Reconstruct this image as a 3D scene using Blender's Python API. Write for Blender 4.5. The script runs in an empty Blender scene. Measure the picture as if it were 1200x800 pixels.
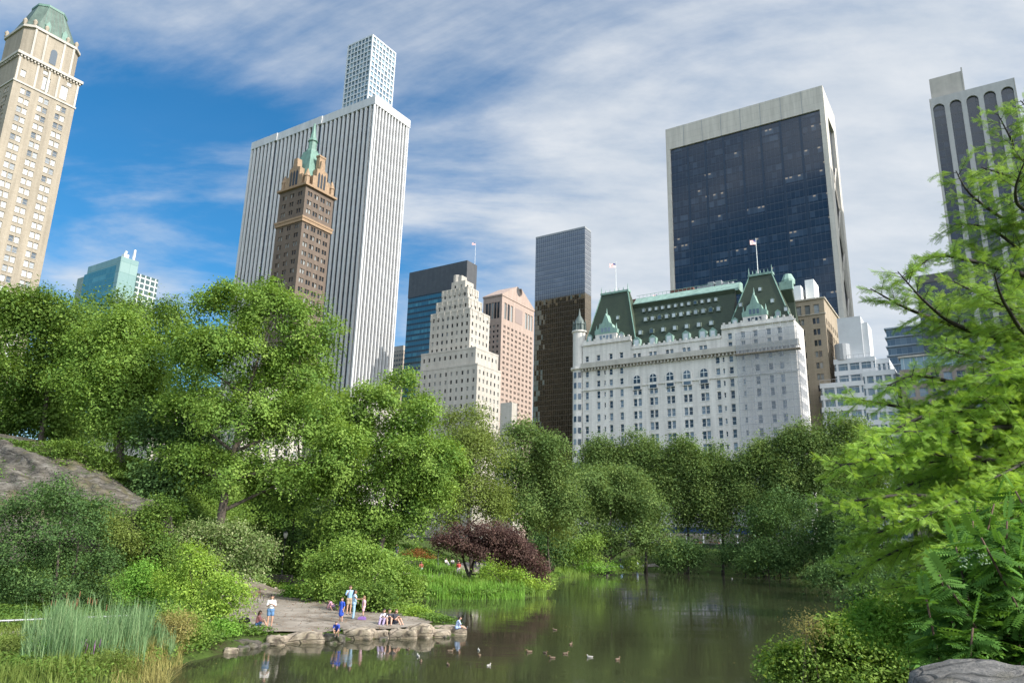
import bpy, bmesh, math, random
import numpy as np
from mathutils import Vector, Matrix, noise
from mathutils.bvhtree import BVHTree

random.seed(7)
SC = bpy.context.scene
COL = SC.collection
R = math.radians

# ------------------------------------------------------------------ camera
FPX = 870.0
PITCH = math.atan(235.0 / FPX)
ROLL = R(1.5)
CAM = Vector((0, 0, 5.2))
_r = Vector((1, 0, 0))
FWD = Vector((0, math.cos(PITCH), math.sin(PITCH)))
_u = Vector((0, -math.sin(PITCH), math.cos(PITCH)))
RIGHT = _r * math.cos(ROLL) + _u * math.sin(ROLL)
UP = -_r * math.sin(ROLL) + _u * math.cos(ROLL)
cam_d = bpy.data.cameras.new('camera')
cam_o = bpy.data.objects.new('camera', cam_d)
COL.objects.link(cam_o)
cam_o.matrix_world = Matrix(((RIGHT.x, UP.x, -FWD.x, CAM.x), (RIGHT.y, UP.y, -FWD.y, CAM.y), (RIGHT.z, UP.z, -FWD.z, CAM.z), (0, 0, 0, 1)))
cam_d.sensor_width = 36
cam_d.lens = FPX / 1200 * 36
cam_d.clip_start = 0.1
cam_d.clip_end = 12000
SC.camera = cam_o

def ray(px, py):
    return FWD + RIGHT * ((px - 600) / FPX) - UP * ((py - 400) / FPX)
def at_z(px, py, z=0.0):
    d = ray(px, py); return CAM + d * ((z - CAM.z) / d.z)
def at_y(px, py, Y):
    d = ray(px, py); return CAM + d * (Y / d.y)
def proj(p):
    v = p - CAM; w = v.dot(FWD)
    return 600 + FPX * v.dot(RIGHT) / w, 400 - FPX * v.dot(UP) / w
def pxsize(Y, px=600, py=600):
    return (at_y(px + 1, py, Y) - at_y(px, py, Y)).length

# ------------------------------------------------------------------ materials
def newmat(name):
    m = bpy.data.materials.new(name); m.use_nodes = True
    nt = m.node_tree; nt.nodes.clear()
    out = nt.nodes.new('ShaderNodeOutputMaterial')
    return m, nt, out
def N(nt, typ, **kw):
    n = nt.nodes.new('ShaderNode' + typ)
    for k, v in kw.items():
        if k.startswith('i_'):
            n.inputs[k[2:].replace('_', ' ')].default_value = v
        else: setattr(n, k, v)
    return n
def lk(nt, a, b): nt.links.new(a, b)
def math_n(nt, op, a, b=None, c=None):
    n = nt.nodes.new('ShaderNodeMath'); n.operation = op
    for i, v in enumerate((a, b, c)):
        if v is None: continue
        if isinstance(v, (int, float)): n.inputs[i].default_value = v
        else: nt.links.new(v, n.inputs[i])
    return n.outputs[0]
def mixc(nt, f, a, b):
    n = nt.nodes.new('ShaderNodeMix'); n.data_type = 'RGBA'
    for s, v in ((n.inputs[0], f), (n.inputs[6], a), (n.inputs[7], b)):
        if isinstance(v, (int, float)): s.default_value = v
        elif isinstance(v, tuple): s.default_value = (*v[:3], 1)
        else: nt.links.new(v, s)
    return n.outputs[2]
def ramp(nt, f, stops):
    n = nt.nodes.new('ShaderNodeValToRGB')
    e = n.color_ramp.elements
    e[0].position, e[0].color = stops[0][0], (*stops[0][1], 1)
    e[1].position, e[1].color = stops[-1][0], (*stops[-1][1], 1)
    for p, c in stops[1:-1]:
        q = e.new(p); q.color = (*c, 1)
    nt.links.new(f, n.inputs[0])
    return n.outputs[0]
def noise_n(nt, vec, scale, detail=4, rough=.55):
    n = nt.nodes.new('ShaderNodeTexNoise')
    n.inputs['Scale'].default_value = scale; n.inputs['Detail'].default_value = detail; n.inputs['Roughness'].default_value = rough
    if vec is not None: nt.links.new(vec, n.inputs['Vector'])
    return n.outputs['Fac']
def bump_n(nt, h, strength, dist=.1):
    b = nt.nodes.new('ShaderNodeBump'); b.inputs['Strength'].default_value = strength; b.inputs['Distance'].default_value = dist
    nt.links.new(h, b.inputs['Height']); return b.outputs[0]

def plain(name, col, rough=.7, var=.12, scale=3.0, bump=0.0, metal=0.0, streak=False):
    m, nt, out = newmat(name)
    p = N(nt, 'BsdfPrincipled'); p.inputs['Roughness'].default_value = rough; p.inputs['Metallic'].default_value = metal
    tc = N(nt, 'TexCoord'); vec = tc.outputs['Object']
    f = noise_n(nt, vec, scale, 5, .6)
    if streak:
        mp = N(nt, 'Mapping'); mp.inputs['Scale'].default_value = (1.2, 1.2, .06); lk(nt, vec, mp.inputs[0])
        f2 = noise_n(nt, mp.outputs[0], scale * .7, 4, .6)
        f = math_n(nt, 'MULTIPLY_ADD', f2, .6, math_n(nt, 'MULTIPLY', f, .4))
    lo = tuple(c * (1 - var * 1.6) for c in col); hi = tuple(min(1, c * (1 + var)) for c in col)
    lk(nt, ramp(nt, f, [(.3, lo), (.7, hi)]), p.inputs['Base Color'])
    if bump: lk(nt, bump_n(nt, f, bump), p.inputs['Normal'])
    lk(nt, p.outputs[0], out.inputs[0])
    return m

def brickwall(name, col, col2, bw, bh, mortar=.03, rough=.8, var=.1):
    """stone or brick courses in the building's own coordinates"""
    m, nt, out = newmat(name)
    p = N(nt, 'BsdfPrincipled'); p.inputs['Roughness'].default_value = rough
    tc = N(nt, 'TexCoord'); sp = N(nt, 'SeparateXYZ'); lk(nt, tc.outputs['Object'], sp.inputs[0])
    u = math_n(nt, 'ADD', sp.outputs[0], sp.outputs[1])
    cb = N(nt, 'CombineXYZ'); lk(nt, u, cb.inputs[0]); lk(nt, sp.outputs[2], cb.inputs[1])
    b = N(nt, 'TexBrick'); lk(nt, cb.outputs[0], b.inputs['Vector'])
    b.inputs['Color1'].default_value = (*col, 1); b.inputs['Color2'].default_value = (*col2, 1)
    b.inputs['Mortar'].default_value = (*[c * .72 for c in col], 1)
    b.inputs['Scale'].default_value = 1; b.inputs['Brick Width'].default_value = bw; b.inputs['Row Height'].default_value = bh
    b.inputs['Mortar Size'].default_value = mortar
    mp = N(nt, 'Mapping'); mp.inputs['Scale'].default_value = (1, 1, .08); lk(nt, tc.outputs['Object'], mp.inputs[0])
    f = noise_n(nt, mp.outputs[0], .5, 6, .65)
    d = ramp(nt, f, [(.3, (1 - var * 2.2,) * 3), (.68, (1 + var * .4,) * 3)])
    mm = N(nt, 'Mix', data_type='RGBA', blend_type='MULTIPLY'); mm.inputs[0].default_value = 1
    lk(nt, b.outputs[0], mm.inputs[6]); lk(nt, d, mm.inputs[7])
    lk(nt, mm.outputs[2], p.inputs['Base Color']); lk(nt, p.outputs[0], out.inputs[0])
    return m

def glassmat(name, dark, light, lit=.5, rough=.08, spec=.6, islands=False):
    """window panes: each pane its own tone (blinds, curtains, dark rooms, painted-in reflection)"""
    m, nt, out = newmat(name)
    p = N(nt, 'BsdfPrincipled'); p.inputs['Roughness'].default_value = rough; p.inputs['Specular IOR Level'].default_value = spec
    if islands: r = N(nt, 'NewGeometry').outputs['Random Per Island']
    else: r = N(nt, 'ObjectInfo').outputs['Random']
    tc = N(nt, 'TexCoord')
    c = ramp(nt, r, [(0, dark), (max(.02, lit - .12), dark), (min(.98, lit + .1), light), (1, tuple(min(1, x * 1.25) for x in light))])
    f = noise_n(nt, tc.outputs['Object'], .8, 3)
    c = mixc(nt, math_n(nt, 'MULTIPLY', f, .5), c, dark)
    lk(nt, c, p.inputs['Base Color']); lk(nt, p.outputs[0], out.inputs[0])
    return m

def curtain(name, bay, fl, glass, glass2, spandrel, mull, mull_w=.12, sp_h=.35, rough=.06, spec=.8, metal=0.0, lit=0.0, wav=0.0, vmull=True, z0=0.0):
    """a glass curtain wall laid out in the building's own coordinates: storeys, bays, mullions"""
    m, nt, out = newmat(name)
    p = N(nt, 'BsdfPrincipled'); p.inputs['Roughness'].default_value = rough
    p.inputs['Specular IOR Level'].default_value = spec; p.inputs['Metallic'].default_value = metal
    tc = N(nt, 'TexCoord'); sp = N(nt, 'SeparateXYZ'); lk(nt, tc.outputs['Object'], sp.inputs[0])
    u = math_n(nt, 'DIVIDE', math_n(nt, 'ADD', sp.outputs[0], sp.outputs[1]), bay)
    v = math_n(nt, 'DIVIDE', math_n(nt, 'ADD', sp.outputs[2], z0), fl)
    fu = math_n(nt, 'FRACT', u); fv = math_n(nt, 'FRACT', v)
    cu = math_n(nt, 'FLOOR', u); cv = math_n(nt, 'FLOOR', v)
    cb = N(nt, 'CombineXYZ'); lk(nt, cu, cb.inputs[0]); lk(nt, cv, cb.inputs[1])
    wn = N(nt, 'TexWhiteNoise', noise_dimensions='2D'); lk(nt, cb.outputs[0], wn.inputs['Vector'])
    cb2 = N(nt, 'CombineXYZ'); lk(nt, math_n(nt, 'FLOOR', math_n(nt, 'DIVIDE', u, 5.0)), cb2.inputs[0]); lk(nt, cv, cb2.inputs[1])
    wn2 = N(nt, 'TexWhiteNoise', noise_dimensions='2D'); lk(nt, cb2.outputs[0], wn2.inputs['Vector'])
    r = math_n(nt, 'MULTIPLY_ADD', wn2.outputs[0], .55, math_n(nt, 'MULTIPLY', wn.outputs[0], .45))
    c = ramp(nt, r, [(0, glass), (.55, glass), (1, glass2)])
    spm = math_n(nt, 'LESS_THAN', fv, sp_h)
    c = mixc(nt, spm, c, spandrel)
    hm = math_n(nt, 'LESS_THAN', fv, .06)
    if vmull:
        vm = math_n(nt, 'LESS_THAN', fu, mull_w)
        hm = math_n(nt, 'MAXIMUM', hm, vm)
    c = mixc(nt, hm, c, mull)
    lk(nt, c, p.inputs['Base Color'])
    rr = math_n(nt, 'MULTIPLY_ADD', hm, .4, rough); lk(nt, rr, p.inputs['Roughness'])
    if metal: lk(nt, math_n(nt, 'MULTIPLY', math_n(nt, 'SUBTRACT', 1.0, hm), metal), p.inputs['Metallic'])
    if wav:
        # every pane hangs a little out of true
        ge = N(nt, 'NewGeometry'); va = N(nt, 'VectorMath', operation='MULTIPLY_ADD'); lk(nt, wn.outputs['Color'], va.inputs[0]); va.inputs[1].default_value = (wav,) * 3
        vb = N(nt, 'VectorMath', operation='ADD'); lk(nt, ge.outputs['Normal'], vb.inputs[0]); vb.inputs[1].default_value = (-wav / 2,) * 3; lk(nt, vb.outputs[0], va.inputs[2])
        vn = N(nt, 'VectorMath', operation='NORMALIZE'); lk(nt, va.outputs[0], vn.inputs[0]); lk(nt, vn.outputs[0], p.inputs['Normal'])
    if lit:
        e = math_n(nt, 'GREATER_THAN', wn.outputs[0], 1 - lit)
        g = math_n(nt, 'MULTIPLY', e, math_n(nt, 'GREATER_THAN', wn2.outputs[0], .72))
        band = math_n(nt, 'MULTIPLY', math_n(nt, 'GREATER_THAN', fv, .82), math_n(nt, 'LESS_THAN', fu, .6))
        p.inputs['Emission Color'].default_value = (1, .78, .5, 1)
        lk(nt, math_n(nt, 'MULTIPLY', math_n(nt, 'MULTIPLY', g, band), .16), p.inputs['Emission Strength'])
    lk(nt, p.outputs[0], out.inputs[0])
    return m

def leafmat(name, c0, c1, c2, trans=.35, gloss=.06):
    m, nt, out = newmat(name)
    a = N(nt, 'Attribute', attribute_name='tint')
    c = ramp(nt, a.outputs['Fac'], [(0, c0), (.5, c1), (1, c2)])
    d = N(nt, 'BsdfDiffuse'); lk(nt, c, d.inputs[0])
    t = N(nt, 'BsdfTranslucent')
    hs = N(nt, 'HueSaturation'); hs.inputs['Hue'].default_value = .485; hs.inputs['Saturation'].default_value = 1.1; hs.inputs['Value'].default_value = 1.25
    lk(nt, c, hs.inputs['Color']); lk(nt, hs.outputs[0], t.inputs[0])
    hs.inputs['Value'].default_value = .34 + trans
    mx = N(nt, 'AddShader'); lk(nt, d.outputs[0], mx.inputs[0]); lk(nt, t.outputs[0], mx.inputs[1])
    g = N(nt, 'BsdfGlossy'); g.inputs['Roughness'].default_value = .68; g.inputs[0].default_value = (.7, .85, .6, 1)
    m2 = N(nt, 'MixShader'); m2.inputs[0].default_value = gloss * .35
    lk(nt, mx.outputs[0], m2.inputs[1]); lk(nt, g.outputs[0], m2.inputs[2])
    lk(nt, m2.outputs[0], out.inputs[0])
    return m

# ------------------------------------------------------------------ object helpers
def tag(o, label=None, cat=None, group=None, kind=None):
    if label: o['label'] = label
    if cat: o['category'] = cat
    if group: o['group'] = group
    if kind: o['kind'] = kind
    return o
def empty(name, loc=(0, 0, 0), rz=0.0, label=None, cat=None, group=None):
    o = bpy.data.objects.new(name, None); COL.objects.link(o)
    o.empty_display_size = .2
    o.location = loc; o.rotation_euler = (0, 0, rz)
    return tag(o, label, cat, group)
def link_mesh(name, me, mats, parent=None):
    for m in (mats if isinstance(mats, (list, tuple)) else [mats]): me.materials.append(m)
    o = bpy.data.objects.new(name, me); COL.objects.link(o)
    if parent: o.parent = parent
    return o
def children(o): return [c for c in COL.objects if c.parent == o]
def copy_tree(o, parent=None):
    c = o.copy(); COL.objects.link(c); c.parent = parent
    for ch in list(o.children): copy_tree(ch, c)
    return c

class MB:
    def __init__(s): s.v = []; s.f = []; s.m = []
    def poly(s, pts, m=0):
        i = len(s.v); s.v.extend([tuple(p) for p in pts]); s.f.append(tuple(range(i, i + len(pts)))); s.m.append(m)
    def box(s, x0, x1, y0, y1, z0, z1, m=0):
        s.prism([(x0, y0), (x1, y0), (x1, y1), (x0, y1)], z0, z1, m)
    def prism(s, pl, z0, z1, m=0, top=None):
        tp = top or pl; n = len(pl); i = len(s.v)
        s.v += [(x, y, z0) for x, y in pl] + [(x, y, z1) for x, y in tp]
        s.f.append(tuple(i + k for k in range(n - 1, -1, -1))); s.f.append(tuple(i + n + k for k in range(n)))
        for k in range(n):
            k2 = (k + 1) % n
            s.f.append((i + k, i + k2, i + n + k2, i + n + k))
        s.m += [m] * (n + 2)
    def ext_xz(s, pl, y0, y1, m=0):
        """outline in x,z extruded along y"""
        n = len(pl); i = len(s.v)
        s.v += [(x, y0, z) for x, z in pl] + [(x, y1, z) for x, z in pl]
        s.f.append(tuple(i + k for k in range(n))); s.f.append(tuple(i + n + k for k in range(n - 1, -1, -1)))
        for k in range(n):
            k2 = (k + 1) % n
            s.f.append((i + k2, i + k, i + n + k, i + n + k2))
        s.m += [m] * (n + 2)
    def ext_yz(s, pl, x0, x1, m=0):
        n = len(pl); i = len(s.v)
        s.v += [(x0, y, z) for y, z in pl] + [(x1, y, z) for y, z in pl]
        s.f.append(tuple(i + k for k in range(n - 1, -1, -1))); s.f.append(tuple(i + n + k for k in range(n)))
        for k in range(n):
            k2 = (k + 1) % n
            s.f.append((i + k, i + k2, i + n + k2, i + n + k))
        s.m += [m] * (n + 2)
    def lathe(s, prof, n=16, c=(0, 0), m=0):
        i = len(s.v)
        for r, z in prof:
            for k in range(n):
                a = 2 * math.pi * k / n
                s.v.append((c[0] + r * math.cos(a), c[1] + r * math.sin(a), z))
        for j in range(len(prof) - 1):
            for k in range(n):
                k2 = (k + 1) % n
                s.f.append((i + j * n + k, i + j * n + k2, i + (j + 1) * n + k2, i + (j + 1) * n + k)); s.m.append(m)
        s.f.append(tuple(i + k for k in range(n - 1, -1, -1))); s.m.append(m)
        b = i + (len(prof) - 1) * n
        s.f.append(tuple(b + k for k in range(n))); s.m.append(m)
    def tube(s, pts, rads, n=6, m=0):
        pts = [Vector(p) for p in pts]
        i = len(s.v); L = len(pts)
        if not isinstance(rads, (list, tuple)): rads = [rads] * L
        up = Vector((0, 0, 1)); prev = None
        for j, p in enumerate(pts):
            t = (pts[min(j + 1, L - 1)] - pts[max(j - 1, 0)])
            t = t.normalized() if t.length > 1e-9 else Vector((0, 0, 1))
            if prev is None:
                a = t.cross(up)
                if a.length < 1e-3: a = t.cross(Vector((1, 0, 0)))
            else: a = prev - t * prev.dot(t)
            a.normalize(); prev = a; b = t.cross(a)
            for k in range(n):
                an = 2 * math.pi * k / n
                q = p + (a * math.cos(an) + b * math.sin(an)) * rads[j]
                s.v.append((q.x, q.y, q.z))
        for j in range(L - 1):
            for k in range(n):
                k2 = (k + 1) % n
                s.f.append((i + j * n + k2, i + j * n + k, i + (j + 1) * n + k, i + (j + 1) * n + k2)); s.m.append(m)
        s.f.append(tuple(i + k for k in range(n))); s.m.append(m)
        b = i + (L - 1) * n
        s.f.append(tuple(b + k for k in range(n - 1, -1, -1))); s.m.append(m)
    def mesh(s, name, smooth=False):
        me = bpy.data.meshes.new(name); me.from_pydata(s.v, [], s.f)
        if any(s.m): me.polygons.foreach_set('material_index', s.m)
        if smooth: me.polygons.foreach_set('use_smooth', [True] * len(s.f))
        me.update(); return me
    def build(s, name, mats, parent=None, smooth=False):
        return link_mesh(name, s.mesh(name, smooth), mats, parent)

def np_quads(name, V, tint=None):
    """V: (n,4,3) loose quads with one tint value per face"""
    n = len(V); me = bpy.data.meshes.new(name)
    me.vertices.add(n * 4); me.loops.add(n * 4); me.polygons.add(n)
    me.vertices.foreach_set('co', V.reshape(-1).astype(np.float32))
    me.loops.foreach_set('vertex_index', np.arange(n * 4, dtype=np.int32))
    me.polygons.foreach_set('loop_start', np.arange(0, n * 4, 4, dtype=np.int32))
    if tint is not None:
        at = me.attributes.new('tint', 'FLOAT', 'FACE'); at.data.foreach_set('value', tint.astype(np.float32))
    me.update(calc_edges=True); me.validate()
    return me

# ------------------------------------------------------------------ light and sky
SUN_AZ = Vector((.86, -.51, 0)).normalized()
SUN_EL = R(36)
sd = SUN_AZ * math.cos(SUN_EL) + Vector((0, 0, math.sin(SUN_EL)))
sl = bpy.data.lights.new('sun', 'SUN'); sl.energy = 3.4; sl.angle = R(.5); sl.color = (1, .945, .86)
so = bpy.data.objects.new('sun', sl); COL.objects.link(so)
so.rotation_euler = sd.to_track_quat('Z', 'Y').to_euler()
so.location = (60, -20, 60)

def build_world():
    w = bpy.data.worlds.new('World'); SC.world = w; w.use_nodes = True
    nt = w.node_tree; nt.nodes.clear()
    out = nt.nodes.new('ShaderNodeOutputWorld'); bg = nt.nodes.new('ShaderNodeBackground')
    sky = nt.nodes.new('ShaderNodeTexSky'); sky.sky_type = 'NISHITA'; sky.sun_disc = False
    sky.sun_elevation = SUN_EL; sky.sun_rotation = math.atan2(SUN_AZ.x, SUN_AZ.y)
    sky.air_density = 1.0; sky.dust_density = .25; sky.ozone_density = 3.0
    tc = nt.nodes.new('ShaderNodeTexCoord'); vec = tc.outputs['Generated']
    sp = nt.nodes.new('ShaderNodeSeparateXYZ'); lk(nt, vec, sp.inputs[0])
    zz = math_n(nt, 'ADD', math_n(nt, 'MAXIMUM', sp.outputs[2], 0.0), .22)
    cx = math_n(nt, 'DIVIDE', sp.outputs[0], zz); cy = math_n(nt, 'DIVIDE', sp.outputs[1], zz)
    cb = nt.nodes.new('ShaderNodeCombineXYZ'); lk(nt, cx, cb.inputs[0]); lk(nt, cy, cb.inputs[1])
    mp = nt.nodes.new('ShaderNodeMapping'); mp.inputs['Rotation'].default_value = (0, 0, R(32)); mp.inputs['Scale'].default_value = (.75, 1.9, 1)
    mp.inputs['Location'].default_value = (CLOUD_OFF[0], CLOUD_OFF[1], 0)
    lk(nt, cb.outputs[0], mp.inputs[0])
    n1 = nt.nodes.new('ShaderNodeTexNoise'); lk(nt, mp.outputs[0], n1.inputs['Vector'])
    n1.inputs['Scale'].default_value = 1.1; n1.inputs['Detail'].default_value = 9; n1.inputs['Roughness'].default_value = .58; n1.inputs['Distortion'].default_value = .7
    mp2 = nt.nodes.new('ShaderNodeMapping'); mp2.inputs['Rotation'].default_value = (0, 0, R(28)); mp2.inputs['Scale'].default_value = (1.0, 1.9, 1)
    lk(nt, cb.outputs[0], mp2.inputs[0])
    n2 = nt.nodes.new('ShaderNodeTexNoise'); lk(nt, mp2.outputs[0], n2.inputs['Vector'])
    n2.inputs['Scale'].default_value = 4.2; n2.inputs['Detail'].default_value = 7; n2.inputs['Roughness'].default_value = .6
    # more cover to the right of the view, a clear gap in the east
    side = math_n(nt, 'MULTIPLY_ADD', sp.outputs[0], .22, .025)
    def lump(px, py, k, amt):
        d = ray(px, py).normalized()
        dp = nt.nodes.new('ShaderNodeVectorMath'); dp.operation = 'DOT_PRODUCT'; lk(nt, vec, dp.inputs[0]); dp.inputs[1].default_value = d
        return math_n(nt, 'MULTIPLY', math_n(nt, 'POWER', math_n(nt, 'MAXIMUM', dp.outputs['Value'], 0.0), k), amt)
    f = math_n(nt, 'MULTIPLY_ADD', n2.outputs['Fac'], .22, math_n(nt, 'ADD', n1.outputs['Fac'], .04))
    f = math_n(nt, 'ADD', f, side)
    for args in CLOUD_LUMPS: f = math_n(nt, 'ADD', f, lump(*args))
    mr = nt.nodes.new('ShaderNodeMapRange'); mr.interpolation_type = 'SMOOTHSTEP'
    lk(nt, f, mr.inputs[0]); mr.inputs[1].default_value = .435; mr.inputs[2].default_value = .82; mr.inputs[3].default_value = 0.05; mr.inputs[4].default_value = .92
    cc = ramp(nt, n2.outputs['Fac'], [(.3, CLOUD_DARK), (.7, CLOUD_LIGHT)])
    # unseen clouds behind the camera, brightened to add fill on facing walls and leaves
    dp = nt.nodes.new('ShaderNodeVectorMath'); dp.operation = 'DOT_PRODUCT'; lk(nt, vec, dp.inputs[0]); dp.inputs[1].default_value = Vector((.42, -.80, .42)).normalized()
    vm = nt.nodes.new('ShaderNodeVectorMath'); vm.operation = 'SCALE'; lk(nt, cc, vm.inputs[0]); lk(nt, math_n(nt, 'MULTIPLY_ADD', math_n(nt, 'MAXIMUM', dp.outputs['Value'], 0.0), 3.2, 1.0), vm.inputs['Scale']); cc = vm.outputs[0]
    hs = nt.nodes.new('ShaderNodeHueSaturation'); hs.inputs['Saturation'].default_value = 1.42; hs.inputs['Hue'].default_value = .494; hs.inputs['Value'].default_value = .60; lk(nt, sky.outputs[0], hs.inputs['Color'])
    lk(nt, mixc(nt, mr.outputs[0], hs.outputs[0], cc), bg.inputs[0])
    bg.inputs[1].default_value = .15
    lk(nt, bg.outputs[0], out.inputs[0])
CLOUD_OFF = (3.1, 1.7)
CLOUD_LUMPS = [(300, 60, 50, .13), (400, 200, 120, .08), (190, 250, 60, -.30), (150, 320, 200, .30), (560, 20, 60, .1), (1020, 250, 40, .12), (700, 200, 60, .06), (560, 230, 120, -.10)]
CLOUD_DARK = (2.25, 2.5, 2.8)
CLOUD_LIGHT = (3.0, 3.12, 3.25)
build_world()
vs = SC.view_settings
vs.view_transform = 'Standard'; vs.look = 'None'; vs.exposure = 0.88; vs.gamma = 1.0; vs.use_curve_mapping = False
SC.cycles.max_bounces = 6; SC.cycles.transparent_max_bounces = 8

# ------------------------------------------------------------------ terrain
YAW = R(33)
AX = Vector((-math.cos(YAW), math.sin(YAW), 0))      # along the streets, to the left and away
BX = Vector((math.sin(YAW), math.cos(YAW), 0))       # down the avenues
NN = -BX                                              # the way the north fronts face
WN = Vector((math.cos(YAW), -math.sin(YAW), 0))      # the way the west fronts face
SHORE_PX = [(120, 806), (165, 792), (215, 776), (262, 765), (300, 758), (335, 753), (385, 750), (440, 748), (490, 747), (526, 746), (546, 740), (530, 734),
            (507, 728), (503, 722), (484, 716), (458, 712), (452, 707), (470, 703), (520, 701), (580, 702), (622, 699), (645, 691), (653, 677), (690, 672), (745, 669),
            (800, 667), (870, 669), (930, 675), (975, 686), (1005, 700), (1030, 713), (990, 735), (925, 768), (890, 800)]
shore = [at_z(x, y) for x, y in SHORE_PX]
shore = [(-13, -14), (-13, 8), (-14.5, 24)] + [(p.x, p.y) for p in shore] + [(9.5, 26), (9, 8), (9, -14)]
SH = np.array(shore)
def sdist(X, Y):
    """signed distance to the pond's edge, positive on land"""
    P = np.stack([X, Y], -1).astype(float)
    dm = np.full(X.shape, 1e9); inside = np.zeros(X.shape, bool)
    n = len(SH)
    for i in range(n):
        a = SH[i]; b = SH[(i + 1) % n]; ab = b - a
        t = np.clip(((P - a) @ ab) / (ab @ ab), 0, 1)
        q = P - (a + t[..., None] * ab)
        dm = np.minimum(dm, np.hypot(q[..., 0], q[..., 1]))
        c = ((a[1] > Y) != (b[1] > Y))
        with np.errstate(divide='ignore', invalid='ignore'):
            xi = (b[0] - a[0]) * (Y - a[1]) / (b[1] - a[1] + 1e-12) + a[0]
        inside ^= c & (X < xi)
    return np.where(inside, -dm, dm)
def S(x):
    x = np.clip(x, 0, 1); return x * x * (3 - 2 * x)
# the park wall line, parallel to the fronts of the hotel row
STREET_P = Vector((30, 205, 0))
def street_s(X, Y):
    return (X - STREET_P.x) * NN.x + (Y - STREET_P.y) * NN.y      # metres on the park side
def H(X, Y):
    X = np.asarray(X, float); Y = np.asarray(Y, float)
    d = sdist(X, Y)
    h = np.where(d < 0, np.maximum(-1.3, d * .55), .42 * (1 - np.exp(-np.maximum(d, 0) / .5)) + .022 * np.clip(d - 1, 0, 14))
    hill = 11.6 * S((-17 - X) / 23) * S((Y - 47) / 18)
    rise = 3.4 * S((Y - 64) / 40) * S((-2 - X) / 14)
    right = 3.0 * S((X - 14 - np.maximum(0, (Y - 60) * .9)) / 10) * S(d / 9)
    land = np.maximum(np.maximum(hill, rise), right) * S(np.maximum(d, 0) / 6)
    h = h + land
    bump = .10 * np.sin(X * .9 + 1.3 * np.sin(Y * .4)) * np.sin(Y * .7 + X * .21)
    h = h + bump * S((d - 7) / 8)
    s = street_s(X, Y)
    k = S((30 - s) / 24)
    h = h * (1 - k) + 5.0 * k
    far = S((np.hypot(X, Y - 80) - 260) / 60)
    return h * (1 - far) + 5.0 * far
def h1(x, y): return float(H(np.array([x]), np.array([y]))[0])

def axis(lo, hi, step, ext):
    c = list(np.arange(lo, hi + .01, step)); g = step
    a = [hi]; b = [lo]
    while a[-1] < ext: g *= 1.35; a.append(a[-1] + g)
    g = step
    while b[-1] > -ext: g *= 1.35; b.append(b[-1] - g)
    return np.array(b[:0:-1] + c + a[1:])
def grid_mesh(name, xs, ys, fz):
    X, Y = np.meshgrid(xs, ys); Z = fz(X, Y)
    nx, ny = len(xs), len(ys)
    me = bpy.data.meshes.new(name)
    V = np.stack([X, Y, Z], -1).reshape(-1, 3)
    i = np.arange((ny - 1) * nx).reshape(ny - 1, nx)[:, :-1].reshape(-1)
    F = np.stack([i, i + 1, i + nx + 1, i + nx], -1)
    me.from_pydata(V.tolist(), [], F.tolist())
    me.polygons.foreach_set('use_smooth', [True] * len(F)); me.update()
    return me

def ground_mat():
    m, nt, out = newmat('ground_earth_and_grass')
    p = N(nt, 'BsdfPrincipled'); p.inputs['Roughness'].default_value = .95; p.inputs['Specular IOR Level'].default_value = .1
    tc = N(nt, 'TexCoord'); v = tc.outputs['Object']
    f = noise_n(nt, v, .35, 8, .65); g = noise_n(nt, v, 6, 5, .7)
    mix = math_n(nt, 'MULTIPLY_ADD', g, .35, math_n(nt, 'MULTIPLY', f, .75))
    c = ramp(nt, mix, [(.38, (.05, .038, .022)), (.48, (.045, .06, .018)), (.62, (.06, .10, .02)), (.75, (.09, .14, .03))])
    lk(nt, c, p.inputs['Base Color']); lk(nt, bump_n(nt, g, .8, .08), p.inputs['Normal'])
    lk(nt, p.outputs[0], out.inputs[0]); return m
gme = grid_mesh('ground', axis(-62, 100, .9, 4000), axis(-12, 190, .9, 4000), H)
ground = tag(link_mesh('ground', gme, ground_mat()), kind='structure')
GBVH = None

def water_mat():
    m, nt, out = newmat('pond_water')
    p = N(nt, 'BsdfPrincipled'); p.inputs['Base Color'].default_value = (.034, .035, .020, 1)
    p.inputs['Roughness'].default_value = .03; p.inputs['IOR'].default_value = 1.33
    tc = N(nt, 'TexCoord')
    mp = N(nt, 'Mapping'); mp.inputs['Scale'].default_value = (.55, 1.5, 1); lk(nt, tc.outputs['Object'], mp.inputs[0])
    a = noise_n(nt, mp.outputs[0], 1.5, 3, .55); b = noise_n(nt, mp.outputs[0], 7.5, 3, .6)
    pm = N(nt, 'Mapping'); pm.inputs['Scale'].default_value = (.05, .16, 1); lk(nt, tc.outputs['Object'], pm.inputs[0]); pt = noise_n(nt, pm.outputs[0], 1.6, 4, .6)
    k = ramp(nt, pt, [(.44, (.14,) * 3), (.58, (1,) * 3)])
    h = math_n(nt, 'MULTIPLY', math_n(nt, 'MULTIPLY_ADD', b, .55, a), k)
    lk(nt, bump_n(nt, h, .09, .05), p.inputs['Normal'])
    lk(nt, p.outputs[0], out.inputs[0]); return m
wb = MB(); wb.poly([(-70, -40, 0), (75, -40, 0), (75, 172, 0), (-70, 172, 0)])
tag(wb.build('pond_water', water_mat()), kind='structure')

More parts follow.
